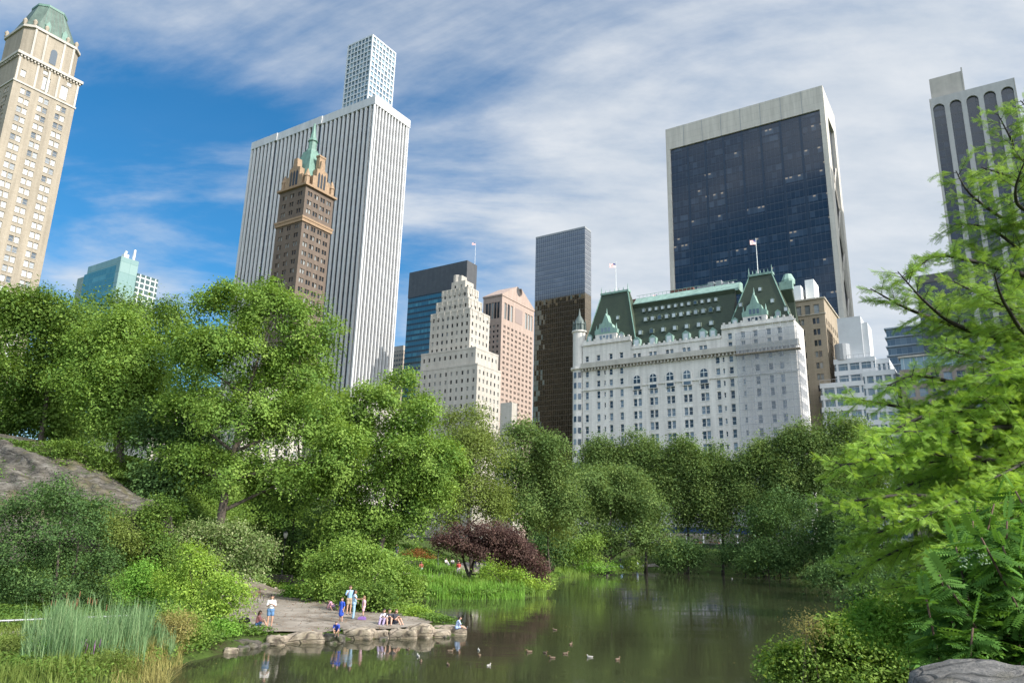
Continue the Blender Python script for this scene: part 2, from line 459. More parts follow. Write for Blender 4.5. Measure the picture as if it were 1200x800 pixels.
dg_cache = {}
def hit(px, py, extra=None):
    """where the sight line through a point of the photo meets the ground (or a listed solid)"""
    global GBVH
    if GBVH is None:
        GBVH = BVHTree.FromPolygons([v.co[:] for v in gme.vertices], [tuple(p.vertices) for p in gme.polygons])
    d = ray(px, py).normalized()
    best = GBVH.ray_cast(CAM, d)
    loc, dist = best[0], best[3]
    for t in (extra or []):
        q = t.ray_cast(CAM, d)
        if q[0] is not None and (loc is None or q[3] < dist): loc, dist = q[0], q[3]
    return loc
def ribbon(name, pts, widths, mat, dz=.05, seg=10, cross=6, crown=0.0, z=None):
    """a path laid over the ground along a centre line"""
    P = [Vector((p[0], p[1], 0)) for p in pts]; C = []; Wd = []
    for i in range(len(P) - 1):
        p0 = P[max(i - 1, 0)]; p1 = P[i]; p2 = P[i + 1]; p3 = P[min(i + 2, len(P) - 1)]
        for k in range(seg):
            t = k / seg
            q = .5 * ((2 * p1) + (-p0 + p2) * t + (2 * p0 - 5 * p1 + 4 * p2 - p3) * t * t + (-p0 + 3 * p1 - 3 * p2 + p3) * t ** 3)
            C.append(q); Wd.append(widths[i] * (1 - t) + widths[i + 1] * t)
    C.append(P[-1]); Wd.append(widths[-1])
    mb = MB(); n = cross + 1
    for i, c in enumerate(C):
        t = (C[min(i + 1, len(C) - 1)] - C[max(i - 1, 0)]).normalized(); s = Vector((-t.y, t.x, 0))
        for k in range(n):
            q = c + s * Wd[i] * (k / cross - .5)
            mb.v.append((q.x, q.y, (h1(q.x, q.y) if z is None else z) + dz))
    for i in range(len(C) - 1):
        for k in range(cross):
            a = i * n + k; mb.f.append((a, a + n, a + n + 1, a + 1)); mb.m.append(0)
    me = mb.mesh(name, True)
    for pl in me.polygons:
        if pl.normal.z < 0: me.flip_normals(); break
    return link_mesh(name, me, mat), C, Wd
# ------------------------------------------------------------------ buildings
G0 = 5.0
class Bld:
    """one building: an Empty at its near bottom corner; local x runs along the north front (negative to the left), y down the west side"""
    def __init__(s, name, label, cat, cpx, cpy, ztop=None, Y=None, yaw=YAW, group=None):
        d = ray(cpx, cpy)
        s.C = CAM + d * (((G0 + ztop - CAM.z) / d.z) if ztop else (Y / d.y))
        s.H = s.C.z - G0; s.Y = s.C.y
        s.yaw = yaw
        s.root = empty(name, (s.C.x, s.C.y, G0), -yaw, label, cat, group)
        s.ax = Vector((math.cos(yaw), -math.sin(yaw), 0)); s.by = Vector((math.sin(yaw), math.cos(yaw), 0))
        s.o = Vector((s.C.x, s.C.y, G0))
        s.wall = MB(); s.wins = []
    def _hit(s, px, py, nrm, off):
        d = ray(px, py); t = ((s.o - CAM).dot(nrm) + off) / d.dot(nrm)
        return CAM + d * t - s.o
    def N(s, px, py, off=0.0):
        q = s._hit(px, py, s.by, off); return q.dot(s.ax), q.z
    def W(s, px, py, off=0.0):
        q = s._hit(px, py, s.ax, -off); return q.dot(s.by), q.z
    def P(s, x, y, z): return s.o + s.ax * x + s.by * y + Vector((0, 0, z))
    def part(s, name, mb, mats, parent=None, smooth=False):
        if name in ('cornice', 'parapet', 'string_course'):      # each run of moulding is a part of its own
            fa = list(range(len(mb.v)))
            def fd(i):
                while fa[i] != i: fa[i] = fa[fa[i]]; i = fa[i]
                return i
            for f in mb.f:
                for k in f[1:]: fa[fd(k)] = fd(f[0])
            gr = {}
            for f in mb.f: gr.setdefault(fd(f[0]), []).append(f)
            if len(gr) <= 40:
                for fs in gr.values():
                    q = MB(); mp = {}
                    for f in fs:
                        for k in f:
                            if k not in mp: mp[k] = len(q.v); q.v.append(mb.v[k])
                        q.f.append(tuple(mp[k] for k in f)); q.m.append(0)
                    q.build(name, mats, parent or s.root, smooth)
                return None
        return mb.build(name, mats, parent or s.root, smooth)
    def m(s, face, u, w, v, off): return (u, off + w, v) if face == 'N' else (-off - w, u, v)
    def facade(s, face, u0, u1, v0, v1, rects, rev=.35, off=0.0, mb=None, glaze=True, kind='window'):
        """a wall face with real openings; rects are (u0,u1,v0,v1)"""
        mb = mb or s.wall
        rects = [r for r in rects if r[0] > u0 + .05 and r[1] < u1 - .05 and r[2] > v0 and r[3] < v1]
        us = sorted(set([round(u0, 3), round(u1, 3)] + [round(x, 3) for r in rects for x in r[:2]]))
        vv = sorted(set([round(v0, 3), round(v1, 3)] + [round(x, 3) for r in rects for x in r[2:4]]))
        occ = np.zeros((len(us) - 1, len(vv) - 1), bool); uc = np.array([(us[i] + us[i + 1]) / 2 for i in range(len(us) - 1)]); vc = np.array([(vv[i] + vv[i + 1]) / 2 for i in range(len(vv) - 1)])
        for r in rects: occ |= ((uc > r[0]) & (uc < r[1]))[:, None] & ((vc > r[2]) & (vc < r[3]))[None, :]
        for j in range(len(vv) - 1):
            i = 0
            while i < len(us) - 1:
                if occ[i, j]: i += 1; continue
                k = i
                while k + 1 < len(us) - 1 and not occ[k + 1, j]: k += 1
                mb.poly([s.m(face, us[i], 0, vv[j], off), s.m(face, us[k + 1], 0, vv[j], off), s.m(face, us[k + 1], 0, vv[j + 1], off), s.m(face, us[i], 0, vv[j + 1], off)])
                i = k + 1
        for a, b, c, d in rects:
            q = lambda u, w, v: s.m(face, u, w, v, off)
            mb.poly([q(a, 0, c), q(b, 0, c), q(b, rev, c), q(a, rev, c)]); mb.poly([q(a, rev, d), q(b, rev, d), q(b, 0, d), q(a, 0, d)])
            mb.poly([q(a, 0, c), q(a, rev, c), q(a, rev, d), q(a, 0, d)]); mb.poly([q(b, rev, c), q(b, 0, c), q(b, 0, d), q(b, rev, d)])
            if glaze: s.wins.append((face, a, b, c, d, off + rev, kind))
    def glaze(s, pane, pane_isl, frame, cap=100, style='cross', fr=.09, sill=0):
        byk = {}
        for w in s.wins: byk.setdefault(w[6], []).append(w)
        for kind, ws in byk.items():
            def size(w):
                u = (w[1] + w[2]) / 2; v = (w[3] + w[4]) / 2
                p = s.P(*s.m(w[0], u, 0, v, w[5])); q = p - CAM; n = s.by if w[0] == 'N' else s.ax
                a = abs(q.normalized().dot(n)) / q.length_squared * (w[2] - w[1]) * (w[4] - w[3])
                x, y = proj(p)
                if not (-5 < x < 1205 and -5 < y < VIS_Y): a *= .01
                return -a
            ws.sort(key=size); cache = {}; rest = MB()
            for i, (f, a, b, c, d, off, _) in enumerate(ws):
                hw, hh = round((b - a) / 2, 2), round((d - c) / 2, 2)
                def draw(mb, M, hw=hw, hh=hh):
                    pm, fm = 0, 1
                    mb.poly([M(-hw, .05, -hh), M(hw, .05, -hh), M(hw, .05, hh), M(-hw, .05, hh)], pm)
                    if style == 'none': return
                    def bar(x0, x1, z0, z1):
                        mb.poly([M(x0, -.03, z0), M(x1, -.03, z0), M(x1, -.03, z1), M(x0, -.03, z1)], fm)
                        mb.poly([M(x0, .05, z0), M(x1, .05, z0), M(x1, -.03, z0), M(x0, -.03, z0)], fm); mb.poly([M(x0, -.03, z1), M(x1, -.03, z1), M(x1, .05, z1), M(x0, .05, z1)], fm)
                    bar(-hw, hw, hh - fr, hh); bar(-hw, hw, -hh, -hh + fr); bar(-hw, -hw + fr, -hh + fr, hh - fr); bar(hw - fr, hw, -hh + fr, hh - fr)
                    bar(-hw + fr, hw - fr, -fr / 2, fr / 2)
                    if sill: mb.poly([M(-hw - .1, -sill, -hh), M(hw + .1, -sill, -hh), M(hw + .1, -.04, -hh), M(-hw - .1, -.04, -hh)], fm); mb.poly([M(-hw - .1, -sill, -hh - .16), M(hw + .1, -sill, -hh - .16), M(hw + .1, -sill, -hh), M(-hw - .1, -sill, -hh)], fm)
                    if style == 'cross2': bar(-fr / 2, fr / 2, fr / 2, hh - fr); bar(-fr / 2, fr / 2, -hh + fr, -fr / 2)
                u, v = (a + b) / 2, (c + d) / 2; loc = s.m(f, u, 0, v, off)
                if i < cap:
                    if (hw, hh) not in cache:
                        mb = MB(); draw(mb, lambda x, y, z: (x, y, z)); cache[(hw, hh)] = mb.mesh(kind)
                        me = cache[(hw, hh)]; me.materials.append(pane); me.materials.append(frame)
                    o = bpy.data.objects.new(kind, cache[(hw, hh)]); COL.objects.link(o); o.parent = s.root
                    o.location = loc; o.rotation_euler = (0, 0, 0 if f == 'N' else math.pi / 2)
                else:
                    draw(rest, (lambda x, y, z, L=loc: (L[0] + x, L[1] + y, L[2] + z)) if f == 'N' else (lambda x, y, z, L=loc: (L[0] - y, L[1] + x, L[2] + z)))
            if rest.f: tag(s.part(kind, rest, [pane_isl, frame]), kind='stuff')
        s.wins = []
VIS_Y = 640
def cols(u0, u1, n, w):
    """n openings of width w spread evenly between u0 and u1"""
    st = (u1 - u0) / n
    return [(u0 + st * (i + .5) - w / 2, u0 + st * (i + .5) + w / 2) for i in range(n)]
def rows(v0, v1, pitch, h):
    r = []; v = v1 - pitch
    while v > v0: r.append((v + (pitch - h) / 2, v + (pitch + h) / 2)); v -= pitch
    return r
def cross(cs, rs): return [(a, b, c, d) for a, b in cs for c, d in rs]

M_stone = brickwall('limestone_ashlar', (.46, .41, .33), (.42, .37, .29), 1.6, .7)
M_tan = brickwall('tan_brick_ashlar', (.355, .305, .235), (.32, .272, .205), 1.2, .5, var=.14)
M_brown = brickwall('brown_brick', (.155, .115, .088), (.135, .10, .074), .9, .35, var=.14)
M_white = brickwall('white_glazed_brick', (.73, .685, .635), (.675, .635, .59), 1.4, .6, .02, var=.14)
M_cream = brickwall('pale_limestone', (.49, .455, .40), (.455, .42, .365), 1.6, .8, .02)
M_pink = brickwall('pink_granite', (.41, .31, .26), (.38, .285, .235), 2.4, 1.2, .03)
M_marble = plain('white_marble_cladding', (.53, .525, .52), .5, .11, .4, streak=True)
M_traver = brickwall('travertine_panels', (.56, .52, .46), (.53, .49, .43), 9.0, 3.6, .05, var=.12)
M_conc = plain('grey_concrete', (.40, .37, .33), .8, .15, .4, streak=True)
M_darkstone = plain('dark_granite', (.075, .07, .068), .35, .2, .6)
M_darkmetal = plain('dark_metal', (.03, .03, .032), .5, .1)
M_grey = plain('grey_paint', (.28, .29, .30), .6, .1)
M_wpaint = plain('white_paint', (.74, .74, .72), .55, .05)
M_copper = plain('green_copper', (.13, .235, .19), .6, .25, 1.2, streak=True)
M_copper_p = plain('pale_green_copper', (.23, .35, .295), .6, .25, 1.0, streak=True)
M_slate = brickwall('dark_green_roof_tiles', (.030, .046, .026), (.039, .056, .030), .7, .35, .02, .6)
M_redbrick = brickwall('red_brick', (.17, .07, .05), (.14, .06, .045), .6, .25)
G_dark = glassmat('window_glass_dark', (.025, .03, .035), (.30, .31, .30), .62)
G_dark_i = glassmat('window_glass_dark_rest', (.025, .03, .035), (.30, .31, .30), .62, islands=True)
G_blue = glassmat('window_glass_blue', (.025, .038, .055), (.20, .25, .30), .6)
G_blue_i = glassmat('window_glass_blue_rest', (.025, .038, .055), (.20, .25, .30), .6, islands=True)
G_bright = glassmat('window_glass_bright', (.06, .08, .10), (.62, .63, .62), .22, spec=1.0)  # white reflection is put into the pale pane colour
G_bright_i = glassmat('window_glass_bright_rest', (.06, .08, .10), (.62, .63, .62), .35, spec=1.0, islands=True)

def stack(b, tiers, mats, wspec, rev=.3):
    """set back storeys: tiers of (N left u, N offset, W offset, W depth, v0, v1)"""
    for (uL, on, ow, D, v0, v1) in tiers:
        # walls: north, west, east, south, top
        b.facade('N', uL, -ow, v0, v1, wspec('N', uL, -ow, v0, v1), rev, on)
        b.facade('W', on, D, v0, v1, wspec('W', on, D, v0, v1), rev, ow)
        w = b.wall
        w.poly([(uL, D, v0), (uL, on, v0), (uL, on, v1), (uL, D, v1)]); w.poly([(-ow, D, v0), (uL, D, v0), (uL, D, v1), (-ow, D, v1)])
        w.poly([(uL, on, v1), (-ow, on, v1), (-ow, D, v1), (uL, D, v1)])

# ---- the big striped white tower
def gm_tower():
    b = Bld('striped_tower', 'broad tower of narrow white vertical piers with dark strips between, behind the brown spired tower', 'skyscraper', 440, 112, ztop=214)
    W = -b.N(298, 160)[0]; D = b.W(481, 140)[0]; Hh = b.H
    gl = curtain('striped_tower_glass', 50, 3.9, (.012, .014, .018), (.05, .06, .075), (.03, .03, .033), (.02, .02, .022), sp_h=.4, rough=.12, vmull=False)
    segs = [(-W * .40, 0, 0.0), (-W * .77, -W * .40, .5), (-W, -W * .77, 1.0)]
    nb = 30; pit = W / nb; gb = MB(); top = MB()
    for u0, u1, pr in segs:
        gb.box(u0, u1, .9 - pr, D - .9 + 0, 0, Hh - 5)
        top.box(u0 + .01, u1 + (.25 if pr == 0 else -.01), -pr - .1, D, Hh - 4.5, Hh)
    for u0, u1, pr in segs: pass
    b.part('dark_glass', _inset(gb), gl)
    b.part('roof_band', top, M_marble)
    me = None
    def pier_mesh(w):
        mb = MB(); mb.prism([(-w / 2, .85), (-w * .34, 0), (w * .34, 0), (w / 2, .85)], 0, Hh - 4.5); x = mb.mesh('pier'); x.materials.append(M_marble); return x
    me = pier_mesh(pit * .44)
    for i in range(nb + 1):
        u = -W + i * pit
        pr = next((p for a, c, p in segs if a - 1e-6 <= u <= c + 1e-6), 0)
        o = bpy.data.objects.new('pier', me); COL.objects.link(o); o.parent = b.root; o.location = (u if 0 < i < nb else (u + .5 if i == 0 else u - .62), -pr, 0)
    n2 = 12; p2 = D / n2; me2 = pier_mesh(p2 * .5)
    for i in range(1, n2 + 1):
        o = bpy.data.objects.new('pier', me2); COL.objects.link(o); o.parent = b.root; o.location = (0, i * p2 - (.8 if i == n2 else 0), 0); o.rotation_euler = (0, 0, math.pi / 2)
def _inset(mb):
    # keep the glass just behind the west piers
    mx = max(v[0] for v in mb.v)
    mb.v = [((v[0] - .9, v[1], v[2]) if abs(v[0] - mx) < 1e-6 else v) for v in mb.v]
    return mb
gm_tower()

# ---- the pale lattice tower above it
def lattice_tower():
    b = Bld('slender_lattice_tower', 'slender white tower with a grid of square windows, rising above the striped tower', 'skyscraper', 437, 40, ztop=426)
    W = -b.N(408, 50)[0]; D = b.W(465, 54)[0]; z0 = b.H - 84
    pn = W / 7; pw = D / 7
    rs = rows(z0, b.H - 1.0, 4.9, 3.75)
    b.facade('N', -W, 0, z0, b.H, cross(cols(-W + .8, -.8, 7, pn * .74), rs), .6); b.facade('W', 0, D, z0, b.H, cross(cols(.8, D - .8, 7, pw * .74), rs), .6)
    w = b.wall
    w.poly([(-W, 0, b.H), (0, 0, b.H), (0, D, b.H), (-W, D, b.H)]); w.poly([(-W, D, 0), (-W, 0, 0), (-W, 0, b.H), (-W, D, b.H)]); w.poly([(0, D, 0), (-W, D, 0), (-W, D, b.H), (0, D, b.H)])
    w.poly([(-W, 0, 0), (0, 0, 0), (0, 0, z0), (-W, 0, z0)]); w.poly([(0, 0, 0), (0, D, 0), (0, D, z0), (0, 0, z0)])
    b.part('wall', w, plain('pale_concrete_lattice', (.50, .53, .56), .6, .05, .3))
    gg = glassmat('lattice_glass', (.11, .17, .23), (.22, .31, .38), .5); gi = glassmat('lattice_glass_rest', (.12, .17, .21), (.24, .32, .37), .5, islands=True)
    b.glaze(gg, gi, M_wpaint, style='none')
lattice_tower()

# ---- brown brick tower with the green spire
def spire_tower():
    b = Bld('spired_brick_tower', 'brown brick hotel tower with ornate gables and a thin green copper spire', 'tower', 358.7, 217, Y=272)
    W = -b.N(328.5, 226)[0]; D = b.W(391.5, 230)[0]; Hh = b.H
    def spec(f, u0, u1, v0, v1):
        n = 3 if f == 'N' else 4
        r = []
        for a, c in cols(u0 + .8, u1 - .8, n, 0):
            x = (a + c) / 2; r += [(x - 1.15, x - .15), (x + .15, x + 1.15)]
        return cross(r, rows(max(v0, 30), v1 - 1, 3.75, 1.9))
    zc = b.N(358.7, 254)[1]        # string cornice
    stack(b, [(-W - 1.0, -.6, -.6, D + 1, 0, zc - 60), (-W, 0, 0, D, zc - 60, zc), (-W, 0, 0, D, zc + .9, Hh)], None, spec)
    b.part('wall', b.wall, M_brown); b.wall = MB()
    b.glaze(G_dark, G_dark_i, M_stone, style='none')
    c = MB(); c.box(-W - .7, .7, -.7, D + .7, zc, zc + .9); c.box(-W - .5, .5, -.5, D + .5, zc - 1.3, zc - .02)
    c.box(-W - 1.0, 1.0, -1.0, D + 1.0, Hh, Hh + .9); b.part('cornice', c, plain('tan_terracotta', (.28, .185, .11), .7, .15, 1.5))
    cx, cy = -W / 2, D / 2; M_ter = plain('tan_terracotta_gable', (.30, .20, .12), .7, .2, 1.2)
    # steep gables, one above each front, with slit openings
    def gable(f, u, w, h):
        mb = MB(); z = Hh + .9
        pl = [(u - w, z), (u + w, z), (u + w, z + h * .38), (u + w * .62, z + h * .40), (u + w * .62, z + h * .66), (u + w * .28, z + h * .70), (u + w * .2, z + h), (u - w * .2, z + h), (u - w * .28, z + h * .70), (u - w * .62, z + h * .66), (u - w * .62, z + h * .40), (u - w, z + h * .38)]
        if f == 'N': mb.ext_xz(pl, -.2, 2.2)
        else: mb.ext_yz(pl, -2.2, .2)
        g = b.part('gable', mb, M_ter); o = MB()
        for k in (-1, 0, 1):
            p2 = [(u + k * w * .34 - w * .11, z + h * .06), (u + k * w * .34 + w * .11, z + h * .06), (u + k * w * .34 + w * .11, z + h * .5), (u + k * w * .34, z + h * .58), (u + k * w * .34 - w * .11, z + h * .5)]
            if f == 'N': o.ext_xz(p2, -.3, -.21)
            else: o.ext_yz(p2, .21, .3)
        b.part('gable_opening', o, G_dark, g)
    gable('N', cx, W * .33, 13); gable('W', cy, D * .30, 13)
    for x in (-W + .9, -.9):
        for y in (.9, D - .9):
            mb = MB(); mb.lathe([(1.1, Hh + .9), (1.1, Hh + 4.4), (1.35, Hh + 4.5), (.2, Hh + 8)], 8, (x, y)); b.part('corner_turret', mb, M_ter)
    mb = MB(); mb.prism([(-W + 1.6, 1.6), (-1.6, 1.6), (-1.6, D - 1.6), (-W + 1.6, D - 1.6)], Hh + .9, Hh + 6)
    b.part('attic', mb, M_brown)
    ztip = b.N(372, 149, D / 2)[1]
    s = 2.4; r = MB()
    r.prism([(-W + 2.0, 2.0), (-2.0, 2.0), (-2.0, D - 2.0), (-W + 2.0, D - 2.0)], Hh + 6, Hh + 20, 0, [(cx - s, cy - s), (cx + s, cy - s), (cx + s, cy + s), (cx - s, cy + s)])
    b.part('steep_roof', r, M_copper)
    r = MB(); z = Hh + 20.02
    r.lathe([(2.5, z), (2.4, z + 1), (1.7, z + 1.2), (1.7, z + 5), (2.2, z + 5.3), (1.3, z + 7), (.8, z + 10), (.35, z + 14), (.1, ztip)], 8, (cx, cy)); b.part('spire', r, M_copper)
    mb = MB(); mb.box(-2.8, -.9, D * .42, D * .62, Hh + 6, Hh + 16); mb.box(-3.0, -.7, D * .40, D * .64, Hh + 16.02, Hh + 16.8); b.part('chimney', mb, M_ter)
spire_tower()

# ---- tan tower at the far left with the copper mansard
def tan_tower():
    b = Bld('tan_tower', 'tall tan brick hotel tower with a faceted green copper roof at the far left', 'tower', 23, 63, Y=262)
    D = b.W(94, 95)[0]; W = D * 1.0; Hh = b.H
    zl = Hh
    cs = []
    for a, c in cols(1.5, D - 1.5, 3, 0):
        x = (a + c) / 2; cs += [(x - 1.95, x - .15), (x + .15, x + 1.95)]
    rs = rows(4, Hh - 13, 4.1, 2.5)
    R_w = cross(cs, rs)
    tall = [(a, c, Hh - 10.5, Hh - 4.3) for a, c in cols(D * .33, D - 1.6, 2, 2.9)] + [(1.8, 3.8, Hh - 9, Hh - 6), (D * .4, D * .4 + 2, Hh - 3.4, Hh - 1.6), (D * .8, D * .8 + 2, Hh - 3.4, Hh - 1.6)]
    b.facade('W', 0, D, 0, Hh, R_w + tall, .3)
    b.facade('N', -W, 0, 0, Hh, [(-u1, -u0, c, d) for u0, u1, c, d in R_w], .3)
    w = b.wall
    w.poly([(-W, D, 0), (-W, 0, 0), (-W, 0, Hh), (-W, D, Hh)]); w.poly([(0, D, 0), (-W, D, 0), (-W, D, Hh), (0, D, Hh)]); w.poly([(-W, 0, Hh), (0, 0, Hh), (0, D, Hh), (-W, D, Hh)])
    # upper set back block, corners cut
    k = 3.2; zu = Hh + 15
    oct_ = lambda i, ch: [(-W + i + ch, i), (-i - ch, i), (-i, i + ch), (-i, D - i - ch), (-i - ch, D - i), (-W + i + ch, D - i), (-W + i, D - i - ch), (-W + i, i + ch)]
    w.prism(oct_(1.0, k), Hh + 1.2, zu)
    b.part('wall', w, M_tan)
    c = MB(); c.box(-W - 1.0, 1.0, -1.0, D + 1.0, Hh - .02, Hh + 1.2); c.box(-W - .35, .35, -.35, D + .35, Hh - 12.2, Hh - 11.5); c.box(-W - .3, .3, -.3, D + .3, Hh * .22, Hh * .22 + .8); c.prism(oct_(.4, k), zu, zu + 1.1)
    b.part('cornice', c, M_cream)
    dn = MB(); pl = MB()
    for y in np.arange(.6, D, 1.3): dn.box(.02, .7, y - .3, y + .3, Hh - .9, Hh - .03)
    for x in np.arange(-W + .6, 0, 1.3): dn.box(x - .3, x + .3, -.7, -.02, Hh - .9, Hh - .03)
    for y in (.5, D * .31, D * .5, D * .66, D - .5): pl.box(.004, .3, y - .4, y + .4, Hh - 11.4, Hh - 1.0)
    for y in (k + 1.2, D * .36, D * .66, D - k - 1.2): pl.box(-.996, -.72, y - .4, y + .4, Hh + 1.25, zu - .05)
    b.part('dentils', dn, M_cream); b.part('pilasters', pl, M_cream)
    mb = MB(); yc = D * .52; mb.ext_yz([(yc - 1.3, Hh + 3), (yc + 1.3, Hh + 3), (yc + 1.3, Hh + 8.6), (yc + .9, Hh + 9.6), (yc, Hh + 10), (yc - .9, Hh + 9.6), (yc - 1.3, Hh + 8.6)], -1.0, -.85); b.part('arched_window', mb, G_bright)
    b.glaze(G_bright, G_bright_i, M_cream, style='cross', fr=.12, sill=.45)
    for (x, y) in [(-1.6, 3.6), (-1.6, D - 3.6), (-4.2, .9), (-W + 4, .9), (-1.5, D * .34), (-1.5, D * .70)]:
        u = MB(); u.lathe([(.5, zu + 1.1), (.9, zu + 1.5), (.45, zu + 2), (.95, zu + 3), (.7, zu + 3.6), (.2, zu + 4.3)], 8, (x, y)); b.part('urn', u, M_tan, smooth=True)
    zt = b.W(73, 22, 9)[1]
    r = MB(); r.prism(oct_(1.3, k), zu + 1.1, zt, 0, [(-W + 6.2 + 3, 6.2), (-6.2 - 3, 6.2), (-6.2, 6.2 + 3), (-6.2, D - 9.2), (-9.2, D - 6.2), (-W + 9.2, D - 6.2), (-W + 6.2, D - 9.2), (-W + 6.2, 9.2)])
    rf = b.part('copper_roof', r, plain('weathered_copper', (.085, .125, .10), .6, .3, .6, streak=True))
    q = MB(); q.prism(oct_(6.0, 3), zt, zt + 1.0); b.part('roof_rim', q, M_copper, rf)
    h = (zt - zu) * .45
    for yy in (D * .36, D * .64):
        q = MB(); q.ext_yz([(yy - 1, zu + 2), (yy + 1, zu + 2), (yy + 1, zu + 5), (yy, zu + 6.6), (yy - 1, zu + 5)], -5.2, -1.6); b.part('roof_dormer', q, M_copper, rf)
    q = MB()
    for yy in np.linspace(7, D - 7, 6): q.tube([(-1.4, yy, zu + 1.2), (-6.25, 9 + (yy - 7) * (D - 18) / (D - 14), zt - .1)], .14, 4)
    b.part('roof_seam', q, M_copper, rf)
tan_tower()

# ---- green glass block low on the left
def green_glass():
    b = Bld('green_glass_building', 'green glass office block with a silver pipe above the trees at far left', 'building', 143, 300, Y=430)
    gl = curtain('teal_glass', 3.0, 3.6, (.03, .16, .20), (.09, .28, .32), (.04, .19, .22), (.06, .16, .17), .05, .25, .12, .9)
    gl2 = curtain('pale_green_glass', 6, 7, (.18, .29, .28), (.24, .35, .33), (.20, .31, .30), (.14, .24, .23), .04, .1, .3, .5)
    lat = curtain('white_grid_glass', 3.4, 3.5, (.04, .08, .08), (.08, .13, .13), (.55, .6, .57), (.55, .6, .57), .2, .25, .3, .5)
    W = -b.N(100, 316)[0]; D = b.W(163, 306)[0]
    mb = MB(); mb.box(-W, -4, 0, D, 0, b.H - 5); b.part('glass_block', mb, gl)
    mb = MB(); mb.box(-3.98, 0, -.3, D, 0, b.H); mb.box(-W, -4.0, 1.5, D, b.H - 4.98, b.H + 1); b.part('stair_tower', mb, gl2)
    zl = b.W(172, 324)[1]; mb = MB(); mb.box(-6, .8, D + .02, D + 14, 0, zl); b.part('grid_wing', mb, lat)
    zz = b.N(82, 326)[1]; mb = MB(); mb.box(-W - 14, -W - .02, 3, D, 0, zz); b.part('low_wing', mb, plain('grey_green_panel', (.22, .28, .25), .6, .1, .3))
    mb = MB(); mb.lathe([(.9, b.H - 4), (.9, b.H + 7)], 10, (-1.5, D * .75)); b.part('flue_pipe', mb, plain('bright_steel', (.6, .62, .62), .3, .05, metal=.8))
    mb = MB(); mb.box(-8, -5, 4, 7, b.H + 1.02, b.H + 4); mb.tube([(-6, 5, b.H + 4), (-5, 5, b.H + 6)], .9); b.part('rooftop_tank', mb, M_wpaint)
green_glass()

# ---- dark topped slab with blue glass bands
def banded_slab():
    b = Bld('banded_slab', 'dark grey topped office slab with bands of blue glass behind the white stepped building', 'skyscraper', 547.6, 305, ztop=184)
    W = -b.N(480.5, 317)[0]; D = b.W(559, 308.5)[0]
    gl = curtain('blue_band_glass', 1.6, 4.0, (.03, .12, .185), (.09, .27, .34), (.028, .035, .04), (.03, .05, .06), .08, .42, .1, .9)
    zt = b.N(547, 336)[1]; mb = MB(); mb.box(-W, 0, 0, D, 0, zt); b.part('glass_bands', mb, gl)
    mb = MB(); mb.box(-W - .2, .2, -.2, D, zt + .01, b.H); b.part('granite_top', mb, brickwall('grey_granite_panels', (.085, .085, .088), (.07, .07, .073), 3, 2, .03, .4))
    flag(b.P(-1.0, D * .9, b.H), 17, 'flag on a thin pole above the dark topped slab', 1.5)
STARS = None
def flag_mat():
    global STARS
    if STARS: return STARS
    m, nt, out = newmat('flag_cloth'); p = N(nt, 'BsdfPrincipled'); p.inputs['Roughness'].default_value = .8
    a = N(nt, 'TexCoord'); sp = N(nt, 'SeparateXYZ'); lk(nt, a.outputs['Object'], sp.inputs[0])
    st = math_n(nt, 'LESS_THAN', math_n(nt, 'FRACT', math_n(nt, 'MULTIPLY', sp.outputs[2], 6.5)), .5)
    c = mixc(nt, st, (.7, .68, .66), (.45, .03, .04))
    cn = math_n(nt, 'MULTIPLY', math_n(nt, 'LESS_THAN', sp.outputs[0], .78), math_n(nt, 'GREATER_THAN', sp.outputs[2], .46))
    lk(nt, mixc(nt, cn, c, (.02, .03, .12)), p.inputs['Base Color']); lk(nt, p.outputs[0], out.inputs[0]); STARS = m; return m
def flag(p, h, label, fw=2.0):
    r = empty('flagpole', p, R(-150), label, 'flag')
    mb = MB(); mb.tube([(0, 0, 0), (0, 0, h)], [.14, .07], 6); mb.lathe([(.05, h), (.18, h + .12), (.05, h + .3)], 8); mb.build('pole', M_wpaint, r)
    mb = MB(); n = 10; hw = 1.0
    for i in range(n):
        x0, x1 = i / n * 1.9, (i + 1) / n * 1.9; f = lambda x: .22 * math.sin(x * 3.6) * x / 1.9; g = lambda x: -.22 * x
        mb.poly([(x0, f(x0), g(x0)), (x1, f(x1), g(x1)), (x1, f(x1), g(x1) + hw), (x0, f(x0), g(x0) + hw)])
    o = mb.build('flag', flag_mat(), r, True); o.location = (.1, 0, h - fw * 1.0 - .4); o.scale = (fw, fw, fw)
banded_slab()

